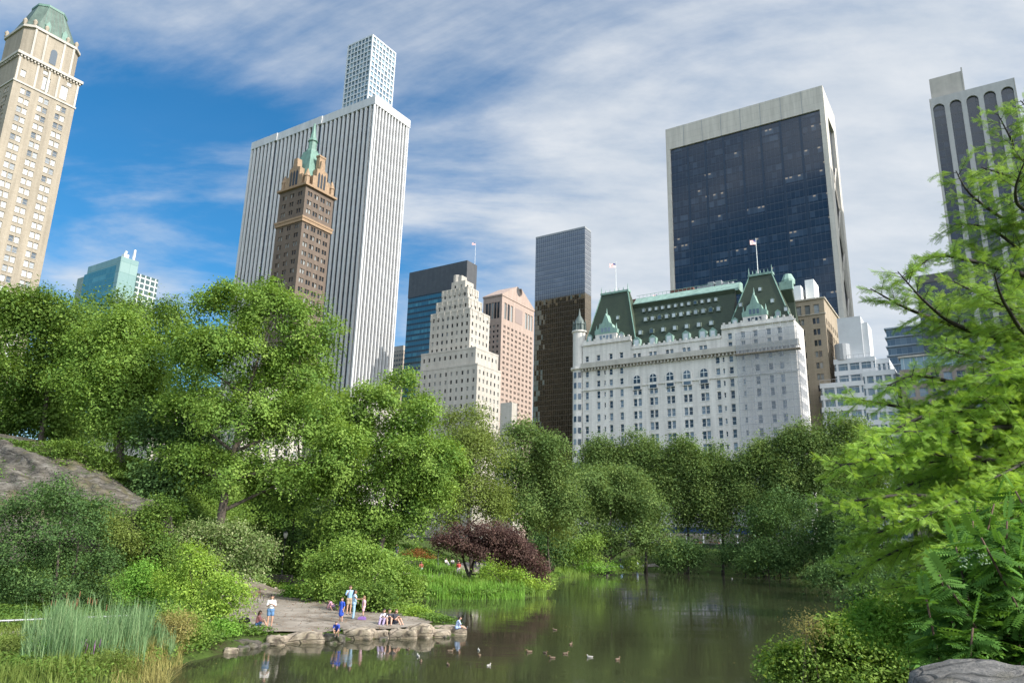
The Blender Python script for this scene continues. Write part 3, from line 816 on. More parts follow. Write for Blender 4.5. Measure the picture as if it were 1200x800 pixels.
# ---- white stepped building
def stepped_white():
    b = Bld('stepped_white_building', 'white stone building stepping back in tiers, in front of the dark topped slab', 'building', 559.6, 427, Y=300)
    def tier(xl, xc, yc, xr, v0):
        """tier whose near top corner shows at (xc,yc); offsets found from the corner's sight line"""
        d = ray(xc, yc); k = TIER[0]
        # offset equally from the north and west planes along the corner's diagonal
        return None
    W = -b.N(488, 436)[0]; D = b.W(587, 437)[0]
    T = [(488, 559.6, 427, 587, 0, 0), (493.6, 557.8, 407.7, 584, 1.0, .8), (505, 551.6, 362, 574, 4.4, 3.2), (511.4, 549.8, 349.7, 565, 5.6, 4.3), (518, 548.7, 337, 560.7, 7.0, 5.4), (529, 545.5, 328, 555, 9.5, 7.6)]
    tiers = []; v0 = 0
    for i, (xl, xc, yc, xr, on, ow) in enumerate(T):
        uc, v1 = b.N(xc, yc, on); ul = b.N(xl, yc + 9, on)[0]
        yr = b.W(xr, yc + 10, -uc)[0]
        tiers.append((ul, on, -uc, max(yr, on + 6), v0, v1)); v0 = v1 + .02
    def spec(f, u0, u1, v0, v1):
        n = max(2, int((u1 - u0) / 2.75)); return cross(cols(u0 + .4, u1 - .4, n, 1.0), rows(max(v0, 8), v1 - .9, 3.55, 1.7))
    stack(b, tiers, None, spec); b.part('wall', b.wall, M_cream)
    b.glaze(G_dark, G_dark_i, M_grey, style='none')
    c = MB()
    for (ul, on, ow, D2, a, z) in tiers[:-1]:
        c.box(ul - .12, -ow + .12, on - .12, on + .5, z + .0, z + .7); c.box(-ow - .5, -ow + .12, on + .52, D2, z + .0, z + .7)
    b.part('parapet', c, M_cream)
    ul, on, ow, D2, a, z = tiers[-1]
    c = MB(); c.box(ul + 2, -ow - 3, on + 1, on + 5, z, z + 3.2); c.lathe([(1.5, z), (1.5, z + 3.6)], 10, (ul + 1.6, on + 1.6)); b.part('rooftop_tank', c, M_conc)
    # finials along the upper terraces
    for (ul, on, ow, D2, a, z) in tiers[2:5]:
        c = MB()
        for x in np.linspace(ul + .4, -ow - .4, 7): c.box(x - .35, x + .35, on - .3, on + .4, z - 2.6, z + .55)
        for y in np.linspace(on + 1.6, D2 - .6, 4): c.box(-ow - .4, -ow + .3, y - .35, y + .35, z - 2.6, z + .55)
        b.part('buttress', c, M_cream)
stepped_white()
def blank_white():
    b = Bld('blank_white_block', 'small windowless white stone block with stepped top beside the white stepped building', 'building', 600, 471, Y=270)
    W = -b.N(586.5, 474)[0]; D = b.W(606.5, 474)[0]; z1 = b.N(600, 486)[1]
    mb = MB(); mb.box(-W, 0, 0, D, z1 - 9, b.H); b.part('upper_block', mb, M_cream)
    mb = MB(); mb.box(-W - 1, 1, -1, D + 2, 0, z1 - 9.02); mb.box(-W - .5, .5, -.5, D + .5, z1 - 9, z1 - 8); b.part('wall', mb, M_cream)
blank_white()

# ---- pink granite tower with the round notch
def notch_tower():
    b = Bld('notched_tower', 'pinkish granite tower with a gabled top and a round notch at the peak', 'skyscraper', 588.6, 346, ztop=176)
    W = -b.N(566.5, 352)[0]; D = b.W(626, 366)[0]; Hh = b.H
    cs = []
    for a, c in cols(1.5, D - 1.5, 8, 0):
        x = (a + c) / 2; cs += [(x - 1.35, x - .12), (x + .12, x + 1.35)]
    rs = rows(20, Hh - 21, 3.9, 1.9)
    big = [(a, c, Hh - 17, Hh - 4.5) for x0, x1 in ((.06, .34), (.70, .96)) for a, c in cols(D * x0, D * x1, 3, D * .066)]
    b.facade('W', 0, D, 0, Hh, cross(cs, rs) + big, .5)
    nc = cols(-W + 1.5, -1.5, max(3, int(W / 4)), 1.7)
    b.facade('N', -W, 0, 0, Hh, cross(nc, rs) + [(a, c, Hh - 17, Hh - 4.5) for a, c in cols(-W + 2, -2, 5, 2.2)], .5)
    w = b.wall; w.poly([(-W, D, 0), (-W, 0, 0), (-W, 0, Hh), (-W, D, Hh)]); w.poly([(0, D, 0), (-W, D, 0), (-W, D, Hh), (0, D, Hh)])
    b.part('wall', w, M_pink)
    hz = b.W(608.5, 338.5)[1]; yc = D / 2
    pl = [(-.6, Hh + .02), (D + .6, Hh + .02), (D + .6, Hh + 1.2)]
    r = 4.2; zc = hz - r * .55
    for k in range(13):
        a = R(50 - k * (280) / 12); pl.append((yc + r * math.cos(a), zc + r * math.sin(a)))
    pl.append((-.6, Hh + 1.2)); mb = MB(); mb.ext_yz(pl, -W - .4, .4); b.part('gable_roof', mb, M_pink)
    # dark hollow of the notch
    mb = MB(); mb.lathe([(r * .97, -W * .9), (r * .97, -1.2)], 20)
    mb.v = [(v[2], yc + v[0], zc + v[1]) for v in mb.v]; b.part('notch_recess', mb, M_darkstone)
    mb = MB(); mb.box(-.3, .15, D * .40, D * .62, Hh - 16, Hh - 4.5); b.part('louvre_panel', mb, plain('grey_pink_louvres', (.26, .20, .18), .7, .05))
    b.glaze(G_dark, G_dark_i, M_pink, style='none')
notch_tower()

# ---- bronze glass tower
def bronze_tower():
    b = Bld('bronze_glass_tower', 'slim bronze glass tower with fine grid, left of the big white hotel', 'skyscraper', 685.5, 267, ztop=202)
    W = -b.N(628, 279)[0]; D = b.W(692.6, 274)[0]
    up = curtain('upper_glass_reflection_tint', 1.55, 3.4, (.16, .17, .19), (.22, .23, .25), (.13, .14, .155), (.30, .31, .32), .1, .3, .12, .9, metal=.55)  # grey-blue reflection on the upper half is put into the glass colour
    lo = curtain('lower_bronze_glass', 1.55, 3.4, (.24, .185, .115), (.30, .23, .145), (.145, .11, .07), (.13, .095, .06), .09, .16, .03, .9, metal=.88, wav=.035)
    zm = b.N(685, 343)[1]
    mb = MB(); mb.box(-W, 0, 0, D, zm + .01, b.H); b.part('upper_glass', mb, up)
    mb = MB(); mb.box(-W, 0, 0, D, 30, zm); b.part('lower_glass', mb, lo)
    mb = MB()
    x0 = b.N(624, 482)[0]
    for i in range(6): mb.box(x0, -3 - i * 5, -2.5 - i * 0.0, 0 - .02, 0 + 0 * i, 58 - i * 6) if i == 0 else None
    mb.box(-W, 0, 0, D, 0, 29.98); b.part('base_block', mb, curtain('brown_glass', 1.5, 3.4, (.05, .035, .02), (.16, .09, .04), (.03, .022, .015), (.05, .035, .02), .08, .2, .1, .9))
    mb = MB(); mb.box(-W - .1, .1, -.1, D, b.H + .01, b.H + 1.2); b.part('roof_band', mb, M_grey)
bronze_tower()

# ---- the dark blue glass slab in a white frame
def blue_slab():
    b = Bld('white_framed_glass_slab', 'huge dark blue glass slab in a white stone frame behind the green roofed hotel', 'skyscraper', 963.5, 100, ztop=210)
    W = -b.N(779.5, 144)[0]; D = b.W(978, 140)[0]; Hh = b.H
    # the south end of the side wall swings out towards the street as it goes down
    zt = b.N(965, 127)[1]
    gl = curtain('navy_glass', 1.9, 3.9, (.014, .022, .038), (.055, .078, .115), (.011, .018, .032), (.03, .042, .062), .05, .3, .05, .75, lit=.2)
    mw = b.N(784.5, 240)[0] - b.N(779.8, 240)[0]
    mb = MB(); mb.box(-W + mw + .02, -mw - .02, .8, 1.4, 0, zt - .02); g = b.part('glass_front', mb, gl)
    rb = MB()
    for i in range(1, 8): x = -W + mw + (W - 2 * mw) * i / 8; rb.box(x - .5, x + .5, .62, .8, 0, zt - .02)
    b.part('column_strip', rb, plain('dark_blue_strip', (.02, .035, .06), .15, .1), g)
    fr = MB(); fr.box(-W, -W + mw, 0, D - .0, 0, zt - .01); fr.box(-mw, 0, 0, D * .26, 0, zt - .01); fr.box(-W, 0, 0, D, zt, Hh); fr.box(-3, 0, D * .80, D, 0, zt - .01); fr.box(-W + mw + .01, -3.02, D - 2, D, 0, zt - .02)
    b.part('stone_frame', fr, M_traver)
    pb = MB()
    for i in range(1, 8): x = -W + W * i / 8; pb.box(x - .12, x + .12, -.06, -.003, zt, Hh)
    b.part('panel_joint', pb, M_grey)
    sg = MB(); sg.box(-2.4, -1.4, D * .26 + .02, D * .80 - .02, 0, zt - .02); b.part('side_glass', sg, gl)
    x = MB(); y0, y1 = D * .28, D * .78; zz = zt - 20; 
    for k in range(7):
        a, c = zz - k * 22, zz - (k + 1) * 22
        if c < 0: break
        x.tube([(-1.0, y0, a), (-1.0, y1, c)], .5, 4); x.tube([(-.9, y1, a), (-.9, y0, c)], .5, 4)
    b.part('cross_brace', x, M_conc)
blue_slab()

# ---- right hand tower with arched bays
def arched_tower():
    b = Bld('arched_bay_tower', 'grey stone tower with tall dark glass bays ending in round arches, at the far right', 'skyscraper', 1188.5, 91, Y=262)
    W = -b.N(1088, 111)[0]; Hh = b.H; D = 42
    n = 5; gl = curtain('dark_bay_glass', 2.2, 3.7, (.012, .017, .026), (.04, .05, .07), (.016, .018, .022), (.05, .055, .06), .06, .35, .1, .8)
    st = plain('pale_grey_stone', (.40, .39, .38), .75, .12, .5, streak=True)
    def bays(f, u0, u1, n):
        wl = MB(); pit = (u1 - u0) / n; bw = pit * .70; ztop = Hh - 3.2; r = bw / 2; zs = ztop - r
        mk = lambda u, w, v: b.m(f, u, w, v, 0)
        for i in range(n):
            uc = u0 + pit * (i + .5)
            a = MB()
            a.poly([mk(uc - r, .9, 0), mk(uc + r, .9, 0), mk(uc + r, .9, zs)] + [mk(uc + r * math.cos(t), .9, zs + r * math.sin(t)) for t in np.linspace(0, math.pi, 13)[1:]])
            b.part('arched_bay', a, gl)
            # spandrel above the arch and jambs
            L, Rr = u0 + pit * i, u0 + pit * (i + 1)
            arc = [(uc + r * math.cos(t), zs + r * math.sin(t)) for t in np.linspace(0, math.pi, 17)]
            for k in range(16):
                p, q = arc[k], arc[k + 1]
                wl.poly([mk(p[0], 0, p[1]), mk(p[0], 0, Hh), mk(q[0], 0, Hh), mk(q[0], 0, q[1])]); wl.poly([mk(p[0], 0, p[1]), mk(q[0], 0, q[1]), mk(q[0], .9, q[1]), mk(p[0], .9, p[1])])
            wl.poly([mk(L, 0, 0), mk(uc - r, 0, 0), mk(uc - r, 0, Hh), mk(L, 0, Hh)]); wl.poly([mk(uc + r, 0, 0), mk(Rr, 0, 0), mk(Rr, 0, Hh), mk(uc + r, 0, Hh)])
            wl.poly([mk(uc - r, 0, 0), mk(uc - r, .9, 0), mk(uc - r, .9, zs), mk(uc - r, 0, zs)]); wl.poly([mk(uc + r, .9, 0), mk(uc + r, 0, 0), mk(uc + r, 0, zs), mk(uc + r, .9, zs)])
        return wl
    w1 = bays('N', -W, 0, n); w2 = bays('W', 0, D, 6)
    i = len(w1.v); w1.v += w2.v; w1.f += [tuple(k + i for k in f) for f in w2.f]; w1.m += w2.m
    w1.poly([(-W, 0, Hh), (0, 0, Hh), (0, D, Hh), (-W, D, Hh)]); w1.poly([(-W, D, 0), (-W, 0, 0), (-W, 0, Hh), (-W, D, Hh)]); w1.poly([(0, D, 0), (-W, D, 0), (-W, D, Hh), (0, D, Hh)])
    b.part('wall', w1, st)
    x0 = b.N(1090, 104, 5)[0]; x1 = b.N(1129, 97, 5)[0]; zt = b.N(1090, 93, 5)[1]
    mb = MB(); mb.box(x0, x1, 5, 16, Hh + .01, zt); mb.box(x1 - .3, x1 + .2, 4.8, 5.3, Hh + .01, zt + 1.6); b.part('plant_room', mb, M_conc)
    e = MB(); e.box(-W - .01, -W + .25, -.12, -.003, 0, Hh); e.box(-.3, 0, -.12, -.003, 0, Hh); b.part('edge_trim', e, M_conc)
arched_tower()
def dark_block():
    b = Bld('dark_glass_block', 'lower dark glass block in front of the arched tower, behind feathery branches', 'building', 1120, 317, Y=240)
    W = -b.N(1072, 320)[0]; mb = MB(); mb.box(-W, 0, 0, 26, 0, b.H - 3)
    b.part('glass_walls', mb, curtain('black_glass', 1.6, 3.6, (.012, .016, .02), (.03, .04, .05), (.014, .016, .018), (.04, .045, .05), .06, .3, .1, .8))
    mb = MB(); mb.box(-W - .2, .2, -.2, 26.2, b.H - 2.98, b.H); b.part('roof_band', mb, M_darkstone)
dark_block()

# ---- low blocks along the street on the right
def beige_block():
    b = Bld('beige_block', 'beige brick apartment block with small paired windows, tucked behind the hotel on the right', 'building', 965, 349.5, Y=222)
    W = -b.N(926, 355)[0]; D = 30
    def spec(f, u0, u1): 
        r = []
        for a, c in cols(u0 + .5, u1 - .5, max(2, int((u1 - u0) / 3.6)), 0):
            x = (a + c) / 2; r += [(x - 1.0, x - .1), (x + .1, x + 1.0)]
        return cross(r, rows(8, b.H - 5.2, 3.6, 1.9))
    b.facade('N', -W, 0, 0, b.H, spec('N', -W, 0) + cross(cols(-W + 1, -1, 3, 1.6), [(b.H - 4.6, b.H - 1.6)])); b.facade('W', 0, D, 0, b.H, spec('W', 0, D))
    w = b.wall; w.poly([(-W, 0, b.H), (0, 0, b.H), (0, D, b.H), (-W, D, b.H)]); w.poly([(-W, D, 0), (-W, 0, 0), (-W, 0, b.H), (-W, D, b.H)]); w.poly([(0, D, 0), (-W, D, 0), (-W, D, b.H), (0, D, b.H)])
    b.part('wall', w, brickwall('beige_brick', (.36, .29, .21), (.32, .26, .18), 1, .4)); b.glaze(G_dark, G_dark_i, M_darkmetal, style='none')
    c = MB(); c.box(-W - .3, .3, -.3, .5, b.H - 5.0, b.H - 4.7); c.box(-W - .4, .4, -.4, D, b.H + .01, b.H + .5); b.part('cornice', c, M_stone)
    m = MB(); m.box(-W * .62, -W * .35, 6, 14, b.H + .51, b.H + 9); m.box(-W + .5, -W * .7, 3, 14, b.H + .51, b.H + 6.5); b.part('rooftop_bulkhead', m, M_wpaint)
beige_block()
def modern_white():
    b = Bld('white_terraced_building', 'white modern building stepping down in terraces with ribbon windows, right of the beige block', 'building', 1046, 415, Y=208)
    z = b.H; W = -b.N(959, 428)[0]; D = 26; wm = plain('white_render', (.50, .51, .52), .6, .05, .4)
    wl = MB()
    x1 = b.N(972, 408)[0]
    steps = [(-W, -W * .42, 0, b.N(990, 447)[1]), (-W * .80, -W * .25, 2.5, b.N(980, 419)[1]), (-W * .42, 0, .8, b.N(1030, 433)[1]), (-W * .34, -1.5, 4, z)]
    gl = MB()
    for i, (a, c, off, zt) in enumerate(steps):
        prev = 0
        v = zt
        wl.box(a, c, off + .6, D - i * .3, 0, zt - .01)
        k = 0
        while v > 6:
            wl.box(a - .1, c + .1, off, off + .58, v - 1.5, v - .01)
            for t in np.linspace(0, 1, 4): xx = a + .5 + (c - a - 1.6) * t; wl.box(xx, xx + .6, off + .06, off + .58, v - 3.6, v - 1.52)
            v -= 3.6; k += 1
        gl.box(a + .1, c - .1, off + .45, off + .59, 4, zt - .3)
    b.part('wall', wl, wm); b.part('ribbon_window', gl, curtain('ribbon_glass', 1.5, 3.6, (.08, .12, .15), (.2, .26, .3), (.1, .14, .17), (.3, .32, .33), .06, .1, .1, .9))
    t = MB(); xa = b.N(983, 400, 6)[0]; xb = b.N(1010, 390, 6)[0]; zt = b.N(1000, 371, 6)[1]; t.box(xa, xb, 6, 16, 0, zt); xc = b.N(1017, 390, 6)[0]; t.box(xb + .02, xc, 7, 16, 0, zt - 2); b.part('blank_core', t, wm)
    t = MB(); t.lathe([(2.2, zt - 14), (2.2, zt - 9)], 14, (xa + 1.0, 4.2)); b.part('water_tank', t, M_grey)
    r = MB()
    for i, (a, c, off, zt) in enumerate(steps[:3]):
        r.tube([(a, off - .05, zt + 1), (c, off - .05, zt + 1)], .05, 4)
        for x in np.linspace(a, c, 9): r.tube([(x, off - .05, zt), (x, off - .05, zt + 1)], .04, 4)
    b.part('terrace_rail', r, M_grey)
modern_white()
def glass_terraces():
    b = Bld('grey_glass_terraced_block', 'grey blue glass block with thin floor slabs showing behind the white terraced building', 'building', 1079, 380, Y=262)
    W = -b.N(1014, 392)[0]; wl = MB(); gl = MB(); z = b.H; i = 0
    while z > 20:
        a = -W * (.62 if i < 4 else 1.0); wl.box(a - .6, .6, -.6, 20.6, z - .5, z); gl.box(a, 0, 0, 20, z - 3.5, z - .51); z -= 3.5; i += 1
    wl.box(-W, 0, 0, 20, 0, z); b.part('floor_slabs', wl, plain('pale_blue_slab', (.42, .48, .53), .5, .05)); b.part('glass_walls', gl, curtain('grey_blue_glass', 1.8, 3.5, (.07, .12, .17), (.18, .25, .30), (.09, .14, .19), (.2, .25, .3), .06, .1, .08, .9))
glass_terraces()
def taupe_block():
    b = Bld('taupe_block', 'grey brown block with a glazed top storey at the right, partly behind feathery branches', 'building', 1150, 408, Y=195)
    W = -b.N(1053, 427)[0]; zg = b.N(1053, 441)[1]
    z1 = b.H - 4
    cs = cols(-W + .8, -.8, int(W / 3.4), 2.1)
    b.facade('N', -W, 0, 0, z1, cross(cs, rows(5, z1 - .8, 4.0, 2.5))); w = b.wall; D = 22
    w.poly([(0, 0, 0), (0, D, 0), (0, D, z1), (0, 0, z1)]); w.poly([(-W, D, 0), (-W, 0, 0), (-W, 0, z1), (-W, D, z1)]); w.poly([(0, D, 0), (-W, D, 0), (-W, D, z1), (0, D, z1)]); w.poly([(-W, 0, z1), (0, 0, z1), (0, D, z1), (-W, D, z1)])
    b.part('wall', w, brickwall('taupe_stone', (.26, .22, .19), (.23, .19, .165), 1.6, .7)); b.glaze(G_blue, G_blue_i, M_grey, style='cross2', fr=.1)
    g = MB(); g.box(-W + .5, -.5, .5, D, z1 + .01, b.H - .5); b.part('glazed_storey', g, curtain('pale_glazing', 1.7, 4.5, (.16, .24, .28), (.3, .38, .42), (.2, .28, .32), (.4, .42, .43), .08, .05, .08, .9)); g = MB(); g.box(-W, .2, 0, D, b.H - .49, b.H); b.part('roof_slab', g, M_conc)
taupe_block()
def far_slab():
    b = Bld('far_brown_slab', 'distant brown office building showing in the gap right of the striped tower', 'building', 473, 410, Y=520)
    D = 30; mb = MB(); mb.box(-34, 0, 0, D, 0, b.H); b.part('wall', mb, curtain('brown_stone_bands', 2.4, 3.6, (.10, .10, .10), (.2, .2, .2), (.40, .33, .27), (.40, .33, .27), .3, .5, .3, .4))
    mb = MB(); mb.box(-24, -4, 4, 22, b.H + .01, b.H + 5); b.part('roof_block', mb, M_conc)
far_slab()
def cream_rows():
    for (px, py, Y, Wd, lab) in [(290, 452, 225, 40, 'cream stone apartment block glimpsed between the leaves left of the largest tree'), (182, 468, 232, 34, 'pale stone mansion half hidden by the trees on the left hill'), (420, 470, 240, 44, 'low white block hidden behind the large trees under the striped tower')]:
        b = Bld('stone_apartment_block', lab, 'building', px, py, Y=Y)
        r = cross(cols(-Wd + 1, -1, int(Wd / 3.4), 1.5), rows(6, b.H - 2, 3.7, 2.1)); b.facade('N', -Wd, 0, 0, b.H, r); r2 = cross(cols(1, 23, 6, 1.5), rows(6, b.H - 2, 3.7, 2.1)); b.facade('W', 0, 24, 0, b.H, r2)
        w = b.wall; D = 24; w.poly([(-Wd, 0, b.H), (0, 0, b.H), (0, D, b.H), (-Wd, D, b.H)]); w.poly([(-Wd, D, 0), (-Wd, 0, 0), (-Wd, 0, b.H), (-Wd, D, b.H)]); w.poly([(0, D, 0), (-Wd, D, 0), (-Wd, D, b.H), (0, D, b.H)])
        b.part('wall', w, M_cream); b.glaze(G_dark, G_dark_i, M_wpaint, cap=60, style='none'); c = MB(); c.box(-Wd - .5, .5, -.5, D, b.H + .01, b.H + .9); b.part('cornice', c, M_cream)
cream_rows()

# ---- the big white hotel
def hotel():
    b = Bld('grand_white_hotel', 'long white hotel with steep dark green roofs, copper gables and a round corner turret', 'hotel', 930, 374, Y=205)
    Z = lambda y, x=859, off=0: b.N(x, y, off)[1]
    X = lambda px, py=470: b.N(px, py)[0]
    D = max(13.0, b.W(940, 377)[0])
    xl = X(683); xlp = X(741); xrp = X(849.5)
    zeR = b.N(925, 374)[1]; zeL = b.N(700, 402)[1]; zeC = b.N(800, 402)[1]
    # window rows, from the photograph, then on down to the street
    zr = [Z(y) for y in (420, 433.5, 448, 462, 477.7, 492.8, 507.8)]
    p = (zr[2] - zr[-1]) / 4
    while zr[-1] - p > 7: zr.append(zr[-1] - p)
    zbal = Z(411)
    w1, h1_ = 1.2, 2.4
    def rc(px, z, w=w1, h=h1_): x = X(px); return (x - w / 2, x + w / 2, z - h / 2, z + h / 2)
    lc = [688, 701.5, 716.3, 728.8]; cp = [(744.6, 750), (763.7, 769), (783.7, 789), (803.7, 809.3), (824, 829.2)]; rcx = [843.2, 859.3]; rc2 = [890, 906.2, 919.5]
    rects = []
    zu = Z(394.8)
    for z in zr:
        hh = h1_ if z < zr[2] + .1 else 2.0
        rects += [rc(x, z, h=hh) for x in lc + rcx + rc2] + [rc(850.2, z, .6, 1.5), rc(874, z, .8, 1.6), rc(709, z, .6, 1.5)]
        if z < zr[2] + .5 or z <= zr[2]: rects += [rc(x, z) for pr in cp for x in pr]
    b.facade('N', xl, 0, 0, zbal - .6, rects, .35)
    # upper storeys above the balcony
    z2 = [zu]; up = []
    for x in lc: up.append(rc(x, Z(414, 700), h=1.7))
    b.facade('N', xl, xlp, zbal + .6, zeL, [rc(x, zbal + (zeL - zbal) * .36, h=1.9) for x in lc], .35)
    b.facade('N', xlp, xrp, zbal + .6, zeC, [rc(x, zbal + (zeC - zbal) * .5, 1.1, 1.3) for pr in cp for x in pr], .35)
    b.facade('N', xrp, 0, zbal + .6, zeR, [rc(x, zbal + (zeR - zbal) * f, h=2.0) for x in [856] + rcx[1:] + [875] + rc2 for f in (.28, .62)] and [rc(x, zbal + (zeR - zbal) * f, h=1.9) for x in [859.3, 875] + rc2 for f in (.25, .62)], .35)
    rw = cross(cols(2, D - 2, 9, 1.4), [(z - 1.05, z + 1.05) for z in zr])
    b.facade('W', 0, D, 0, zeR, rw, .35)
    w = b.wall
    w.poly([(xl, D, 0), (xl, 0, 0), (xl, 0, zeL), (xl, D, zeL)]); w.poly([(0, D, 0), (xl, D, 0), (xl, D, zeC), (0, D, zeC)])
    w.box(xl, 0, .4, .9, zbal - .6, zbal + .6)
    for (a, c, z) in ((xl, xlp, zeL), (xlp, xrp, zeC), (xrp, 0, zeR)): w.poly([(a, 0, z), (c, 0, z), (c, D, z), (a, D, z)])
    w.poly([(xlp, 0, zeC), (xlp, 0, zeL), (xlp, 12, zeL), (xlp, 12, zeC)]); w.poly([(xrp, 0, zeC), (xrp, 12, zeC), (xrp, 12, zeR), (xrp, 0, zeR)])
    b.part('wall', w, M_white)
    b.glaze(G_blue, G_blue_i, M_wpaint, cap=100, style='cross', fr=.065, sill=.5)
    # tall arched windows in the middle
    for (a, c) in cp:
        x = (X(a) + X(c)) / 2; r = 1.12; z0 = Z(446.5); z1 = Z(428.5) - r
        f = MB(); arc = [(x + (r + .45) * math.cos(t), z1 + (r + .45) * math.sin(t)) for t in np.linspace(0, math.pi, 13)]
        f.ext_xz([(x - r - .45, z0), (x + r + .45, z0)] + arc[0:], -.28, -.02)
        o = b.part('arched_window', f, M_white)
        g = MB(); arc = [(x + r * math.cos(t), z1 + r * math.sin(t)) for t in np.linspace(0, math.pi, 13)]; g.ext_xz([(x - r, z0 + 2.1), (x + r, z0 + 2.1)] + arc, -.33, -.281); g.ext_xz([(x - r, z0 + .2), (x + r, z0 + .2), (x + r, z0 + 1.7), (x - r, z0 + 1.7)], -.33, -.281); b.part('pane', g, G_blue, o)
        g = MB(); g.box(x - .08, x + .08, -.4, -.331, z0 + 2.1, z1 + r - .1); g.box(x - r, x - .09, -.4, -.331, z1 - .1, z1 + .1); g.box(x + .09, x + r, -.4, -.331, z1 - .1, z1 + .1); b.part('glazing_bar', g, M_wpaint, o)
    # bands
    c = MB(); c.box(xl - .2, 1.2, -1.3, -.003, zbal - .5, zbal + .3); c.box(xl - .2, 1.2, -1.3, -1.1, zbal + .31, zbal + 1.2); b.part('balcony', c, M_cream)
    br = MB()
    for x in np.arange(xl + .4, .2, 1.15): br.box(x - .2, x + .2, -1.0, -.004, zbal - 1.3, zbal - .51)
    b.part('balcony_bracket', br, M_cream)
    c = MB(); zs = zr[2] + p * .5; c.box(xl - .1, .35, -.35, -.003, zs - .25, zs + .25); c.box(xl - .1, xlp, -.5, -.003, zeL - .5, zeL + .02); c.box(xrp, .5, -.5, -.003, zeR - .5, zeR + .02); b.part('string_course', c, M_white)
    c = MB()
    for (a, cc, z) in ((xl, xlp, zeL), (xlp, xrp, zeC), (xrp, 0, zeR)):
        c.box(a + .05, cc - .05, -.25, .25, z + .021, z + .9)
        k = int((cc - a) / 1.7)
        for i in range(k): xx = a + (i + .5) * (cc - a) / k; c.box(xx - .3, xx + .3, -.22, .22, z + .901, z + 1.5)
    b.part('parapet', c, M_white)
    # roofs
    zrC = b.N(800, 349, 7)[1]
    m = MB(); m.v = [(xlp - 3, .6, zeC), (xrp + 3, .6, zeC), (xrp + 3, D - 1, zeC), (xlp - 3, D - 1, zeC), (xlp - 3, 7, zrC), (xrp + 3, 7, zrC), (xrp + 3, D - 7, zrC), (xlp - 3, D - 7, zrC)]
    m.f = [(0, 1, 5, 4), (1, 2, 6, 5), (2, 3, 7, 6), (3, 0, 4, 7), (4, 5, 6, 7)]; m.m = [0] * 5
    mr = b.part('mansard_roof', m, M_slate)
    sk = MB(); sk.ext_yz([(6.6, zrC - .4), (7.04, zrC + .02), (12, zrC + .02), (12, zrC + 3.4), (9.6, zrC + 3.2), (6.7, zrC + .5)], xlp - 2, xrp + 4); b.part('copper_slope', sk, M_copper_p, mr)
    rl = MB()
    for x in np.arange(xlp - 1, xrp + 3, 1.4): rl.tube([(x, 9.7, zrC + 3.2), (x, 9.7, zrC + 4.2)], .06, 4)
    rl.tube([(xlp - 2, 9.7, zrC + 4.2), (xrp + 3, 9.7, zrC + 4.2)], .06, 4); b.part('roof_rail', rl, M_copper_p, mr)
    def pav(a, c, ze, zt, y0, ta, tc, dy, cut):
        q = MB(); q.prism([(a, y0), (c, y0), (c, y0 + dy), (a, y0 + dy)], ze, zt, 0, [(ta, y0 + cut), (tc, y0 + cut), (tc, y0 + dy - cut), (ta, y0 + dy - cut)])
        o = b.part('pavilion_roof', q, M_slate)
        k = MB(); k.box(ta - .3, tc + .3, y0 + cut - .3, y0 + dy - cut, zt + .01, zt + .7)
        n = 7
        for i in range(n):
            xx = ta + (tc - ta) * i / (n - 1); k.tube([(xx, y0 + cut, zt + .7), (xx, y0 + cut, zt + (3.0 if i in (0, n - 1) else 1.9))], [.22, .05], 5)
        b.part('roof_cresting', k, M_copper_p, o)
        e = MB(); e.tube([(a, y0, ze), (ta, y0 + cut, zt)], .2, 5); e.tube([(c, y0, ze), (tc, y0 + cut, zt)], .2, 5); b.part('hip_ridge', e, M_copper, o)
        return o
    off = 5.0
    ztL = b.N(715, 344, off)[1]; pL = pav(xl + .6, xlp + 1.2, zeL + .05, ztL, .6, b.N(704, 347, off)[0], b.N(735, 345, off)[0], min(20, D - 1.1), off)
    ztR = b.N(891, 322, off)[1]; pR = pav(b.N(853, 378)[0], -.8, zeR + .05, ztR, .6, b.N(877, 324, off)[0], b.N(904, 322, off)[0], min(20, D - 1.1), off)
    rs = MB(); q0 = b.N(905, 335, 8)[0]; rs.prism([(q0, 8), (-.8, 8), (-.8, D - 1), (q0, D - 1)], zeR + .05, b.N(925, 341, 10)[1], 0, [(q0, 10), (-1.5, 10), (-1.5, D - 5), (q0, D - 5)]); rs_o = b.part('side_roof', rs, M_slate)
    k = MB(); zz = b.N(925, 341, 10)[1]; k.box(q0 + 2, -1.2, 9.5, D - 5, zz + .01, zz + 2.6); k.lathe([(2, zz + 2.6), (2.1, zz + 4), (1.2, zz + 6)], 10, (-3.2, 12)); b.part('copper_attic', k, M_copper_p, rs_o)
    # copper gables on the pavilions
    def cgable(px0, px1, py_b, py_t, xt, pav_o, yo=-.1):
        x0, x1 = b.N(px0, py_b)[0], b.N(px1, py_b)[0]; z0 = b.N((px0 + px1) / 2, py_b)[1]; z1 = b.N(xt, py_t)[1]; xm = (x0 + x1) / 2; hw = (x1 - x0) / 2; h = z1 - z0
        g = MB(); g.ext_xz([(x0, z0), (x1, z0), (x1, z0 + h * .20), (xm + hw * .66, z0 + h * .26), (xm + hw * .56, z0 + h * .45), (xm + hw * .3, z0 + h * .55), (xm + hw * .1, z0 + h * .86), (xm, z1), (xm - hw * .1, z0 + h * .86), (xm - hw * .3, z0 + h * .55), (xm - hw * .56, z0 + h * .45), (xm - hw * .66, z0 + h * .26), (x0, z0 + h * .20)], yo, 4.5)
        o = b.part('copper_gable', g, M_copper_p)
        v = MB()
        for t in (-.3, 0, .3): v.box(xm + t * hw - hw * .1, xm + t * hw + hw * .1, yo - .06, yo - .003, z0 + h * .08, z0 + h * .30)
        b.part('pane', v, G_blue, o)
